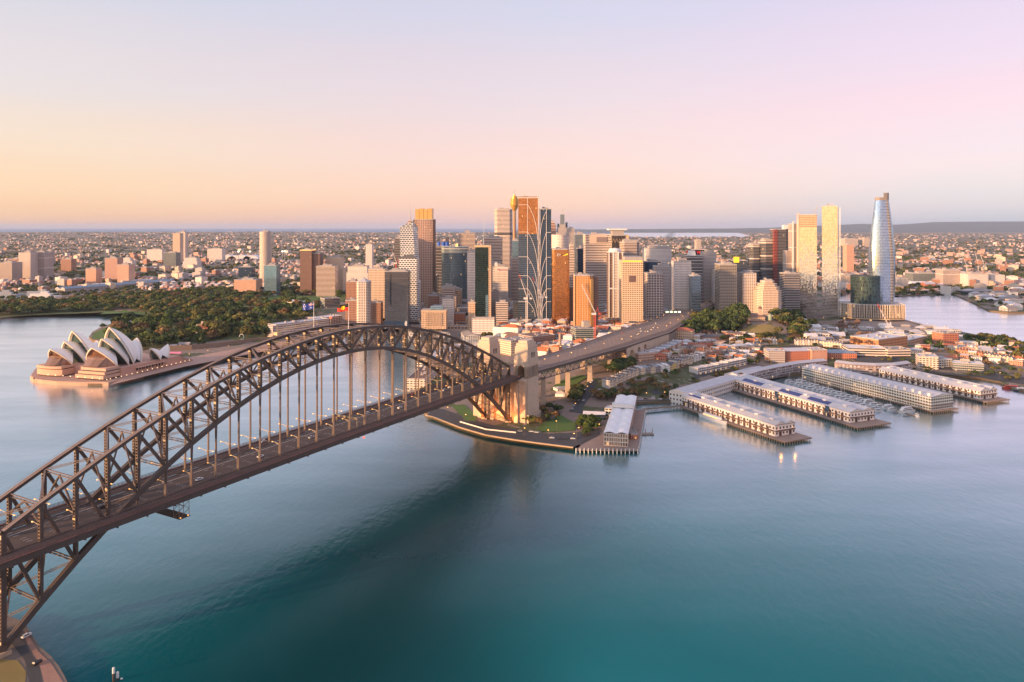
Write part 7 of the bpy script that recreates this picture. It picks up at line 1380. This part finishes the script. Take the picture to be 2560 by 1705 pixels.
LAWNS = [GP((640, 749), (700, 739), (722, 746), (660, 757)), GP((470, 771), (530, 764), (544, 772), (482, 779)), GP((586, 796), (640, 789), (655, 800), (600, 808)), GP((345, 858), (380, 852), (395, 836), (372, 830), (350, 838)), GP((735, 742), (830, 738), (860, 745), (800, 757), (740, 754)), GP((250, 786), (340, 786), (378, 791), (330, 775), (290, 775)), GP((228, 846), (240, 830), (268, 818), (300, 818), (290, 838), (262, 850)), GP((1845, 826), (1880, 808), (1935, 806), (1990, 820), (1975, 832), (1920, 838), (1860, 834)), GP((600, 866), (690, 862), (690, 846), (600, 848))]
def scatter(name, poly, n, kinds, size, where_, group, spacing=7, seed=1, keep=None, wood=None):
    rd = random.Random(seed); got = []; xs = [p[0] for p in poly]; ys = [p[1] for p in poly]; tries = 0
    while len(got) < n and tries < n * 40:
        tries += 1; px, py = rd.uniform(min(xs), max(xs)), rd.uniform(min(ys), max(ys))
        if not inpoly(px, py, poly): continue
        x, y, z = G(px, py); s = rd.uniform(*size)
        if not inpoly(x, y, LANDP) or any(inpoly(x, y, l) for l in LAWNS) or inpoly(x, y, VPOLY) or coast_d(x, y) < 5 or any(math.hypot(x - q[0], y - q[1]) < q[2] * .72 + 3 for q in OCC) or any((x - q[0]) ** 2 + (y - q[1]) ** 2 < (spacing * s) ** 2 for q in got): continue
        got.append((x, y, s, rd.choice(kinds), px, py))
    got.sort(key=lambda q: q[1])
    for i, (x, y, s, k, px, py) in enumerate(got):
        if keep is not None and i >= keep:
            pal = {'dark': GRN, 'olive': OLV, 'brown': BRN, 'light': LGT, 'bare': BARE, 'cone': GRN}[k]; crown_into(wood[0], wood[1], x, y, h(x, y), 7.6 * s, 13 * s, pal, rd, 8, 26, 1.5, trunk=False); continue
        w_ = where_(px, py) if callable(where_) else where_; plant(name, k, x, y, s, '%s %s %s' % (KW[k], 'crowned tree' if k != 'cone' else 'conifer', w_), group)
    return got
def gw(px, py):
    if py < 790 and px < 400: return 'in the wood along the far cove shore' if px < 220 else 'in the wood above the far cove beach'
    if px < 345: return 'beside the cove directly behind the opera house'
    if px < 470: return 'between the opera house and the sandstone mansion'
    if px < 560: return 'round the sandstone mansion' if py > 790 else 'in the garden wood beyond the sandstone mansion'
    if px < 700: return 'on the slope between mansion and quay apartments' if py > 790 else 'in the upper garden right of the mansion'
    return 'near the castle like hall in the garden' if py > 730 else 'in the park wood left of the towers'
wood = (MB(), [])
GARDEN = [(-30, 797), (-30, 760), (60, 752), (140, 757), (250, 748), (420, 736), (560, 724), (640, 722), (700, 712), (780, 690), (880, 688), (900, 720), (865, 742), (870, 762), (800, 770), (760, 800), (690, 812), (690, 842), (640, 848), (560, 852), (520, 862), (424, 866), (400, 876), (350, 880), (300, 862), (262, 854), (232, 846), (230, 834), (262, 814), (330, 806), (384, 801), (372, 784), (290, 778), (190, 782), (80, 787)]
scatter('garden_tree', GARDEN, 620, ['dark', 'dark', 'olive', 'olive', 'light', 'brown', 'light', 'dark'], (.75, 1.85), gw, 'trees of the botanic garden', 7.2, 31, 285, wood)
scatter('garden_tree', [(-30, 796), (-30, 757), (60, 752), (140, 757), (300, 747), (420, 737), (560, 724), (640, 721), (700, 713), (770, 700), (780, 735), (700, 745), (600, 760), (480, 772), (400, 780), (290, 777), (190, 781), (80, 787)], 420, ['dark', 'dark', 'olive', 'dark', 'brown'], (.9, 1.6), gw, 'trees of the botanic garden', 5.6, 70, 15, wood)
for px, py in ((330, 866), (318, 852), (300, 834), (365, 800), (384, 828), (410, 850), (560, 842), (455, 812), (505, 860)): plant('conifer', 'cone', *G(px, py)[:2], rng.uniform(1.0, 1.3), 'dark pointed conifer among the garden trees %s' % ('behind the opera house' if px < 400 else 'near the sandstone mansion'), 'pointed conifers of the garden')
tag(wood[0].build('garden_wood', [MLEAF, MTRUNK], cols=wood[1]), 'dense far part of the garden wood reading as one mass of crowns', None, None, 'stuff')
scatter('hill_tree', [(1690, 834), (1692, 815), (1740, 790), (1795, 770), (1858, 776), (1868, 800), (1848, 828), (1780, 842), (1720, 842)], 110, ['dark', 'dark', 'dark', 'olive'], (1.0, 1.6), lambda px, py: 'on the hill left of the observatory' if px > 1760 else 'on the hill slope above the red roofed hall', 'fig trees of the observatory hill', 5, 32)
scatter('hill_tree', [(1930, 800), (1950, 776), (1985, 780), (2008, 806), (1990, 826), (1945, 822)], 34, ['dark', 'dark', 'olive'], (1.0, 1.5), 'on the hill right of the observatory', 'fig trees of the observatory hill', 6, 33)
scatter('hill_tree', [(1770, 850), (1860, 842), (1990, 845), (2020, 855), (1960, 864), (1850, 866)], 22, ['dark', 'olive', 'brown'], (.6, 1.0), 'below the observatory lawn', 'small trees below the observatory', 6, 34)
scatter('street_tree', [(1512, 905), (1540, 880), (1572, 885), (1590, 915), (1560, 935), (1520, 932)], 16, ['dark', 'dark', 'olive'], (.8, 1.2), 'under the viaduct beside the cream terrace row', 'trees round the viaduct', 6, 35)
scatter('street_tree', [(1432, 975), (1448, 950), (1462, 950), (1452, 985), (1438, 1010), (1428, 1008)], 10, ['dark', 'olive'], (.7, 1.0), 'along the road between viaduct and marquee', 'trees round the viaduct', 5, 36)
scatter('street_tree', [(1308, 1060), (1320, 1036), (1392, 1020), (1405, 1035), (1370, 1066), (1330, 1076)], 13, ['olive', 'brown', 'dark'], (.5, .8), 'at the foot of the near pylon', 'small trees at the pylon foot', 5, 37)
scatter('shore_tree', [(1440, 1078), (1448, 1055), (1490, 1050), (1500, 1062), (1496, 1082), (1462, 1092)], 14, ['light', 'light', 'dark'], (.55, .85), 'on the lawn left of the tent roofed hall', 'green trees beside the tent hall', 5, 38)
scatter('cliff_tree', [(1480, 990), (1520, 985), (1600, 975), (1668, 962), (1675, 985), (1640, 972), (1600, 990), (1560, 1000), (1500, 1005)], 30, ['olive', 'brown', 'dark'], (.4, .75), 'along the cliff road behind the tent roofed hall', 'shrubby trees on the cliff', 5, 39)
scatter('cliff_tree', [(1535, 975), (1600, 942), (1700, 930), (1745, 930), (1660, 955), (1580, 972)], 24, ['olive', 'dark', 'brown'], (.35, .6), 'in the gardens below the mixed terrace row', 'garden trees below the terraces', 5, 40)
scatter('headland_tree', [(2400, 862), (2420, 850), (2470, 846), (2575, 866), (2590, 900), (2545, 912), (2530, 885), (2460, 872)], 46, ['dark', 'olive', 'dark'], (.7, 1.1), 'on the headland at the right edge of the bay', 'trees of the right headland', 6, 41)
scatter('street_tree', [(2308, 868), (2322, 852), (2366, 856), (2372, 872), (2330, 880)], 10, ['dark', 'olive'], (.7, 1.0), 'left of the red brick block by the road bridge', 'trees by the road bridge', 5, 42)
scatter('bare_tree', [(2092, 832), (2100, 812), (2130, 806), (2150, 820), (2140, 836)], 12, ['bare'], (.8, 1.2), 'beside the construction site', 'leafless tan trees', 5, 43); scatter('bare_tree', [(2128, 872), (2140, 850), (2175, 846), (2192, 864), (2180, 876)], 14, ['bare'], (.8, 1.2), 'left of the orange brick warehouse', 'leafless tan trees', 5, 44); scatter('bare_tree', [(1728, 848), (1740, 836), (1775, 836), (1790, 850), (1760, 856)], 8, ['bare'], (.6, .9), 'between the red roofed hall and the brick school', 'leafless tan trees', 5, 45); scatter('bare_tree', [(1880, 900), (1900, 880), (1960, 885), (1950, 905)], 10, ['bare', 'brown'], (.5, .8), 'above the curved dark flats', 'leafless tan trees', 5, 46)
scatter('street_tree', [(1545, 838), (1560, 815), (1606, 806), (1600, 826)], 12, ['olive', 'dark'], (.6, .9), 'beside the motorway left of the long store', 'trees beside the motorway', 5, 47); scatter('street_tree', [(1310, 822), (1330, 806), (1352, 812), (1340, 832)], 6, ['dark'], (.8, 1.1), 'at the foot of the ribbed glass pair', 'trees below the towers', 5, 48); scatter('street_tree', [(1172, 846), (1186, 828), (1232, 832), (1222, 850)], 6, ['olive', 'light'], (.7, 1.0), 'behind the far pylon by the quay', 'trees at the quay', 5, 49); scatter('street_tree', [(2240, 738), (2250, 715), (2300, 716), (2370, 730), (2350, 736), (2290, 730)], 22, ['dark', 'olive'], (.8, 1.3), 'on the far shore right of the twisting tower', 'trees on the far shore', 7, 50); scatter('street_tree', [(2380, 935), (2480, 945), (2550, 955), (2556, 925), (2500, 920)], 16, ['olive', 'dark'], (.35, .6), 'by the road at the right edge', 'small roadside trees', 5, 51); scatter('street_tree', [(1140, 800), (1150, 775), (1180, 780), (1178, 802)], 5, ['dark'], (.8, 1.2), 'between office blocks left of the dark green tower', 'trees below the towers', 5, 52); scatter('street_tree', [(2120, 880), (2290, 905), (2380, 940), (2300, 930)], 12, ['olive', 'dark'], (.3, .5), 'along the road behind the finger wharves', 'small roadside trees', 5, 53)
scatter('town_tree', [(1290, 880), (1300, 815), (1500, 800), (1640, 800), (1600, 860), (1420, 890)], 46, ['olive', 'dark', 'brown'], (.4, .7), 'between the low buildings of the old town', 'small trees of the old town', 5, 60)
scatter('town_tree', [(1650, 900), (1690, 860), (1760, 850), (1900, 875), (1960, 905), (1870, 915), (1740, 935)], 60, ['olive', 'dark', 'brown', 'bare'], (.35, .65), 'between the terrace rows above the finger wharves', 'small trees between the terraces', 5, 61)
scatter('town_tree', [(2000, 880), (2010, 845), (2180, 835), (2400, 850), (2540, 880), (2540, 920), (2380, 915), (2280, 880), (2120, 880)], 56, ['olive', 'dark', 'brown', 'bare'], (.35, .65), 'between low buildings at the right side', 'small trees of the right side streets', 5, 62)
scatter('cliff_shrub', [(1640, 1000), (1690, 965), (1760, 945), (1830, 925), (1850, 930), (1780, 955), (1720, 990)], 34, ['olive', 'brown', 'dark'], (.3, .5), 'on the cliff behind the white shore shed', 'shrubs of the cliff', 4, 63)
scatter('street_tree', [(2395, 760), (2420, 742), (2470, 735), (2560, 742), (2560, 782), (2480, 776)], 24, ['olive', 'dark'], (.6, 1.0), 'among the buildings on the far shore of the right bay', 'trees on the far shore', 6, 71)
scatter('hill_tree', [(1936, 832), (1946, 800), (1990, 796), (2034, 822), (2014, 842), (1960, 846)], 34, ['dark', 'dark', 'olive'], (.8, 1.25), 'on the right flank of the observatory hill', 'fig trees of the observatory hill', 5, 72)
# suburban tree mass
mb = MB(); cols = []; rd = random.Random(77)
for k in range(19000):
    px = rd.uniform(-140, 2700); py = 577 + 160 * rd.random() ** 1.1; z = 20
    for _ in range(3): X, Y = P(px, py, z); z = .4 * z + .6 * (3 + min(hills(X, Y), 150))
    if Y < 2100 or Y > 20500 or z > 205 or not inpoly(X, Y, LANDP) or (Y < 2450 and XD(860, 2300) < X < XD(2110, 2300)): continue
    dn = noise.noise((X / 420, Y / 420, 2))
    if dn < -.1 and rd.random() < .5: continue
    r = max(rd.uniform(4, 9), rd.uniform(1.2, 3.4) * Y / FPX * (1.8 if dn > .0 else .85)); hh_ = min(r * 1.3, rd.uniform(10, 18)); tone = rd.uniform(.6, 1.3); base = rd.choice(GRN + GRN + OLV + BRN[1:]); zb = z - 3
    for j in range(4 if Y < 5000 else 3):
        q = j * 1.6 + rd.uniform(0, .8); ex, ey, er = X + math.cos(q) * r * .5, Y + math.sin(q) * r * .5, r * rd.uniform(.4, .65); n0 = len(mb.v); ht = hh_ * rd.uniform(.75, 1.1)
        ring = [(ex + er * math.cos(2 * math.pi * i / 5 + q) * rd.uniform(.7, 1.1), ey + er * math.sin(2 * math.pi * i / 5 + q) * rd.uniform(.7, 1.1), zb + ht * rd.uniform(.5, .7)) for i in range(5)]; low = [(a_[0] * .3 + ex * .7 if False else a_[0], a_[1], zb) for a_ in ring]; tip = (ex + rd.uniform(-.2, .2) * er, ey, zb + ht)
        for i in range(5): i2 = (i + 1) % 5; g = tone * rd.uniform(.75, 1.25); cc = tuple(c * g for c in base); mb.face([ring[i], ring[i2], tip], 0); cols.append(cc); mb.face([low[i], low[i2], ring[i2], ring[i]], 0); cols.append(cc)
tag(mb.build('suburban_trees', [MLEAF], cols=cols), 'mass of dark tree crowns between the far suburban houses', None, None, 'stuff')

# ---------------------------------------------------------------- boats, cars, small things
MHULL = mat('boat_white', (.74, .72, .72), .35, var=.05); MBWIN = mat('boat_window', (.03, .035, .045), .15, var=0); MBD = mat('boat_deck', (.40, .30, .22), .7)
def boat_parts(t, L, W_, sail=False, hull=None, lit=False, decks=1):
    a = MB(); a.prism([(-L/2, -W_/2 * .8), (L * .12, -W_/2), (L * .38, -W_/2 * .62), (L/2, 0), (L * .38, W_/2 * .62), (L * .12, W_/2), (-L/2, W_/2 * .8)], -.3, L * .09 + .4, 0, top=1, sc=1.06); a.build('hull', [hull or MHULL, MBD], t)
    z = L * .09 + .4; a = MB(); w2 = MB()
    for k in range(decks): s = .55 - .15 * k; a.prism([(-L * s * .62 - L * .05, -W_ * .36), (L * s * .5, -W_ * .36), (L * s * .6, 0), (L * s * .5, W_ * .36), (-L * s * .62 - L * .05, W_ * .36)], z, z + 2.0, 0, sc=.94); w2.box(-L * .06, 0, z + .75, L * s * 1.02, W_ * .735, .7, 0, 0); z += 2.0
    a.build('cabin', [hull if lit == 'red' else MHULL], t); w2.build('cabin_window', [MLAMP if lit is True else MBWIN], t)
    if sail: a = MB(); a.tube((L * .05, 0, z - 2), (L * .05, 0, z + L * 1.0), .14, 5); a.bar((L * .05, 0, z + .4), (-L * .36, 0, z + .4), .3, .3, 0); a.build('mast', [MHULL], t)
    else: a = MB(); a.bar((-L * .1, 0, z - .2), (-L * .12, 0, z + 2.4), .14, .14, 0); a.bar((-L * .11, -1, z + 1.4), (-L * .11, 1, z + 1.4), .12, .12, 0); a.build('radar_mast', [MHULL], t)
def boat(name, label, px, py, L, W_, ang, group=None, cat='boat', **k): x, y = P(px, py, 0); t = thing(name, uniq(label), cat, (x, y, 0), R(ang), group); boat_parts(t, L, W_, **k); return t
boat('motor_yacht', 'largest white motor yacht moored at the outer end of the marina', 2268, 1031, 24, 6, 20, decks=2); boat('motor_yacht', 'white motor yacht beside the glazed apartments, second largest', 2172, 1010, 18, 5, 15, decks=2); boat('motor_yacht', 'slim white yacht between the two largest yachts', 2222, 1018, 13, 4, 12)
boat('fire_boat', 'red working boat moored beyond the farthest right wharf', 2530, 972, 22, 6, -8, lit='red', hull=mat('boat_red', (.55, .05, .03), .5)); boat('work_boat', 'dark hulled boat with a white cabin at the right edge', 2560, 978, 22, 6, -8, hull=mat('boat_navy', (.03, .04, .07), .5)); boat('dinner_boat', 'long low boat with warm lit windows moored along the nearest finger wharf', 1784, 1052, 40, 8, -64, lit=True); boat('ferry', 'white ferry in the quay seen through the arch hangers', 1060, 938, 34, 10, 60, decks=2); boat('ferry', 'green and white ferry moored in the middle of the quay', 1110, 848, 36, 10, 80, decks=2, hull=mat('ferry_green', (.05, .14, .08), .5)); boat('dinghy', 'tiny white boat at the outer pontoon of the yacht marina', 2292, 1041, 7, 2.4, 100)
pa, pb = P(2010, 950, 0), P(2300, 1040, 0); dx, dy = pb[0] - pa[0], pb[1] - pa[1]; Lm = math.hypot(dx, dy); dx /= Lm; dy /= Lm; am = math.degrees(math.atan2(dy, dx)); nx, ny = dy, -dx
tp = thing('marina_pontoon', 'floating pontoon walkway with finger berths along the third finger wharf', 'pontoon', (pa[0] + 6 * nx, pa[1] + 6 * ny, 0), R(am)); a = MB(); a.box(Lm / 2, 0, .2, Lm, 2.4, .5, 0, 0); a.build('walkway', [MPILE], tp); a = MB(); a.box(0, -7, .2, 1.1, 14, .45, 0, 0); f0 = a.build('finger_berth', [MPILE], tp, (6, 0, 0))
for k in range(1, 15): o = f0.copy(); COL.objects.link(o); o.parent = tp; o.location = (6 + (Lm - 10) * k / 14, 0, 0)
pm = MB(); pm.tube((0, 0, -1), (0, 0, 3.6), .3, 6); pm.lathe([(.35, 3.4), (.35, 3.9), (.05, 4.3)], 6); f0 = pm.build('mooring_pile', [MWHITE], tp, (8, -14.5, 0))
for k in range(1, 10): o = f0.copy(); COL.objects.link(o); o.parent = tp; o.location = (8 + (Lm - 12) * k / 9, -14.5, 0)
rb = random.Random(3); protos = {}
for k in range(40):
    kind = ('sail', 13, 3.8) if k % 3 == 0 else (('motor', 14, 4.4) if k % 3 == 1 else ('motor', 11, 3.6)); s = 10 + (Lm - 30) * (k // 2) / 20 + rb.uniform(-1, 1); off = 13.5 if k % 2 else 31; x, y = pa[0] + dx * s + nx * (off + rb.uniform(-1, 1)), pa[1] + dy * s + ny * (off + rb.uniform(-1, 1)); lab = 'small white %s in the yacht marina beside the third finger wharf' % ('sailing boat with a mast' if kind[0] == 'sail' else 'motor boat'); key = kind
    if key not in protos: t = thing('sailing_boat' if kind[0] == 'sail' else 'motor_boat', lab, 'boat', (x, y, 0), R(am + 90), 'boats of the yacht marina'); boat_parts(t, kind[1], kind[2], kind[0] == 'sail'); protos[key] = kids(t)
    else: dup(protos[key], (x, y, 0), R(am + (90 if rb.random() < .6 else -90) + rb.uniform(-4, 4)))
# cars
def car_proto(name, col):
    t = thing(name, 'x', 'car', (0, 0, 0)); a = MB(); a.prism([(-2.2, -.88), (2.1, -.88), (2.3, -.5), (2.3, .5), (2.1, .88), (-2.2, .88)], .32, .92, 0, sc=.98); a.prism([(-1.7, -.8), (1.0, -.8), (1.0, .8), (-1.7, .8)], .92, 1.5, 1, top=0, sc=.78); [a.tube((wx, sy_ * .92, .33), (wx, sy_ * .7, .33), .33, 8, 2) for wx in (-1.4, 1.4) for sy_ in (-1, 1)]; o = a.build(name, [mat('car_paint_' + name, col, .3, .1, var=0), MBWIN, mat('tyre', (.02, .02, .02), .9, var=0)]); me = o.data; bpy.data.objects.remove(o); bpy.data.objects.remove(t); return me
CARS = [(car_proto('white_car', (.75, .74, .73)), 'white'), (car_proto('dark_car', (.03, .03, .035)), 'black'), (car_proto('silver_car', (.42, .42, .43)), 'silver'), (car_proto('red_car', (.40, .03, .03)), 'red')]
def car(x, y, z, ang, k, label, group):
    me, cw = CARS[k]; o = bpy.data.objects.new('car', me); COL.objects.link(o); o.location = (x, y, z); o.rotation_euler = (0, 0, ang); o.scale = (1.1, 1.1, 1.1); return tag(o, label % cw, 'car', group)
rc = random.Random(9)
for px, py, k in ((1463, 975, 0), (1452, 990, 0), (1446, 1002, 2), (1459, 1003, 0), (1435, 1016, 0), (1431, 1024, 0), (1470, 962, 1), (1478, 957, 0), (1482, 953, 2), (1456, 983, 1), (1439, 1010, 1)): x, y, z = G(px, py); car(x, y, z + .5, R(62), k, '%%s car on the road between viaduct and tent hall, near %s' % ('its upper bend' if py < 985 else 'its lower end'), 'cars on the road beside the viaduct')
for px, py, k in ((1328, 1081, 0), (1341, 1083, 0), (1380, 1097, 0), (1398, 1099, 1), (1414, 1099, 1), (1432, 1099, 0), (1390, 1032, 0), (1300, 1080, 2)): x, y, z = G(px, py); car(x, y, z + .4, R(-8), k, '%%s car parked on the waterfront below the pylon, %s' % ('towards the tent hall' if px > 1370 else 'near the pylon base'), 'cars on the waterfront')
for px, py, k in ((1602, 1000, 0), (1614, 999, 1), (1633, 998, 0), (1650, 1000, 0), (1688, 995, 0), (1720, 988, 1), (2235, 925, 0), (2420, 942, 1), (1500, 881 + 95, 0)): x, y, z = G(px, py); car(x, y, z + .5, R(-10), k, '%%s car on the shore road %s' % ('behind the footbridge' if px < 1730 else 'behind the right wharves'), 'cars on the shore road')
for s, tq, k in ((118, 6, 0), (196, 35, 0), (222, 12, 2), (170, 9, 0), (300, 24, 0), (410, 20, 0), (424, 23, 0), (446, 8, 1), (470, 18, 0), (380, 35, 3), (60, 15, 1), (330, 12, 0)): x, y, z = BW(s, tq, zd(s)); car(x, y, z, BROT + (math.pi if tq > 15 else 0), k, '%%s car driving on the arch bridge %s' % ('in the outer far lane' if tq > 30 else ('near the far pylons' if s > 360 else 'in the middle lanes')), 'cars on the bridge')
for i in range(3, 9):
    for f in (.26, .42, .55, .7, .8):
        if rc.random() < .75: g = rc.random(); p, q = lerp3(PR[i], PL[i], f), lerp3(PR[i + 1], PL[i + 1], f); x, y, z = lerp3(p, q, g); k = rc.randrange(4); car(x, y, z + .1, math.atan2(q[1] - p[1], q[0] - p[0]), k, '%%s car on the motorway %s' % ('approaching the towers' if i > 5 else 'beside the red roofed hall'), 'cars on the motorway')
for px, py, k, q in ((66, 1592, 0, '%s car on the shore road behind the near arch foot'), (92, 1660, 1, '%s car on the shore road at the bottom left')): x, y = P(px, py, 3.2); car(x, y, 3.25, R(70), k, q, 'cars on the near shore road')
x, y, z = G(1443, 996); t = thing('coach', 'white coach parked on the road below the viaduct', 'bus', (x, y, z + .5), R(62)); a = MB(); a.box(0, 0, .5, 11, 2.6, 2.8, 0, 0); a.build('body', [MHULL], t); a = MB(); a.box(0, 0, 1.7, 11.05, 2.66, 1.0, 0, 0); a.build('window', [MBWIN], t); a = MB(); [a.tube((wx, s * 1.32, .5), (wx, s * 1.0, .5), .5, 8) for wx in (-3.6, 3.6) for s in (-1, 1)]; a.build('wheel', [mat('tyre', (.02, .02, .02), .9)], t)
# lamps along the motorway, shore and wharves
MSOD = mat('sodium_glow', (1, .6, .2), .5, emit=(1, .45, .10), es=2.2, var=0); pr = None
def lamp_at(x, y, z, label, group, hh_=9):
    global pr
    if pr is None:
        pr = thing('street_lamp', label, 'street lamp', (x, y, z), 0, group); a = MB(); a.tube((0, 0, 0), (0, 0, hh_), .14, 6, 0, .09); a.bar((0, 0, hh_), (1.8, 0, hh_ + .4), .12, .12, 0); a.build('pole', [MSTEELP], pr); a = MB(); a.prism([(1.3, -.4), (2.5, -.4), (2.5, .4), (1.3, .4)], hh_ + .1, hh_ + .5, 0, bottom=True); a.build('lamp_head', [MSOD], pr); kids(pr); return pr
    o = dup(pr, (x, y, z), rc.uniform(0, 6.28), label); o['group'] = group; return o
for i in range(len(PL) - 1):
    for f in (.14, .85):
        for g in (.2, .55, .9): x, y, z = lerp3(lerp3(PR[i], PL[i], f), lerp3(PR[i + 1], PL[i + 1], f), g); lamp_at(x, y, z, 'lit street lamp along the %s edge of the %s' % ('near' if f < .5 else 'far', 'viaduct roadway' if i < 4 else 'motorway near the towers'), 'lamps along the viaduct')
for px, py in ((1120, 1040), (1160, 1058), (1310, 1092), (1372, 1100), (1440, 1108), (1392, 1076), (1442, 1092), (1498, 1082), (1440, 1030), (1466, 985), (1620, 1002), (1660, 1000), (1705, 992), (2250, 925), (2330, 935), (2420, 940), (2500, 948), (2320, 820), (2280, 812), (2260, 806), (2365, 828), (2110, 815), (2060, 805), (2140, 812), (1880, 900), (1990, 870), (470, 900), (520, 890), (570, 878), (330, 925)): lamp_at(*G(px, py), 'lit street lamp %s' % ('on the waterfront below the pylons' if px > 1000 and px < 1500 and py > 1020 else ('on the shore road behind the wharves' if py > 860 and px > 1000 else ('near the twisting glass tower' if px > 2000 else 'on the opera house forecourt'))), 'street lamps on the shore')
T = (thing('lit_sign_gantry', 'bright white green lit sign gantry across the motorway near the towers', 'gantry', (*P(1683, 782, 46), 40)), 0, 0, 0); a = MB(); a.bar((-15, 0, 8), (15, 0, 8), .8, .8, 0); a.bar((-15, 0, -3), (-15, 0, 8), .6, .6, 0); a.bar((15, 0, -3), (15, 0, 8), .6, .6, 0); tpart(T, a, 'frame', [MSTEELP]); a = MB(); [a.box(-12 + 8 * k, -.6, 6.6, 5, .4, 2.4, 0, 0) for k in range(4)]; tpart(T, a, 'lit_panel', [mat('panel_glow', (.8, 1, .6), .5, emit=(.8, 1, .5), es=1.8, var=0)])
T = (thing('lit_sign', 'glowing yellow road sign beside the viaduct near the chimney', 'sign', (*P(1547, 843, 40), 36)), 0, 0, 0); a = MB(); a.bar((0, 0, -6), (0, 0, 5), .5, .5, 0); tpart(T, a, 'post', [MSTEELP]); a = MB(); a.box(0, -.4, 5, 9, .5, 3.2, 0, 0); tpart(T, a, 'panel', [mat('yellow_glow', (.9, 1, .1), .5, emit=(.9, .95, .08), es=1.6, var=0)])
# white capped mooring piles in the near water at the bottom left
for k, (px, py, q) in enumerate(((284, 1668, 'tallest'), (294, 1679, 'middle'), (304, 1695, 'lower left'), (311, 1697, 'lower right'))):
    D = 352 + k * 1.2; x, zt = XD(px, D), ZD(py, D); t = thing('mooring_pile', '%s of four white capped mooring piles in the near water' % q, 'pile', (x, D, 0)); a = MB(); a.tube((0, 0, -2), (0, 0, zt - 2.6), .55, 12); a.build('shaft', [MSTEEL], t); a = MB(); a.lathe([(.62, zt - 2.8), (.62, zt - .35), (.45, zt - .1), (.05, zt)], 14); a.build('cap', [MWHITE], t)
x, y = P(85, 957, 0); t = thing('channel_marker', 'small channel marker pole in the water left of the opera house', 'marker', (x, y, 0)); a = MB(); a.tube((0, 0, -1), (0, 0, 6), .3, 6); a.build('pole', [MPILE], t); a = MB(); a.box(0, 0, 5, 1.4, 1.4, 2, 0, 0); a.build('top_mark', [MSTEEL], t)
# warm lamps on the tip of the nearest wharf (they light the water in front)
for px in (1950, 1985):
    x, y = P(px, 1094, 9); ld = bpy.data.lights.new('wharf_lamp', 'POINT'); ld.energy = 700; ld.color = (1, .36, .06); ld.shadow_soft_size = .6; lo = bpy.data.objects.new('wharf_lamp', ld); COL.objects.link(lo); lo.location = (x, y - 3, 9)

# ---------------------------------------------------------------- haze
mb = MB(); S2 = 101000.0; mb.prism([(-S2, -2500), (S2, -2500), (S2, S2), (-S2, S2)], -4, 470, 0, bottom=True); hz = mb.build('haze', []); tag(hz, 'thin pale morning haze over the harbour and the far suburbs', None, None, 'stuff')
hm = bpy.data.materials.new('haze'); hm.use_nodes = True; n_ = hm.node_tree; n_.nodes.clear(); vo = n_.nodes.new('ShaderNodeVolumePrincipled'); vo.inputs['Color'].default_value = (.56, .71, 1.0, 1); vo.inputs['Density'].default_value = 1.5e-5; vo.inputs['Anisotropy'].default_value = 0.0
oo = n_.nodes.new('ShaderNodeOutputMaterial'); n_.links.new(vo.outputs[0], oo.inputs['Volume']); hz.data.materials.append(hm)
for o in bpy.data.objects:
    if o.get('label') and len(o['label'].split()) > 16: print('LONGLABEL', len(o['label'].split()), o['label'])
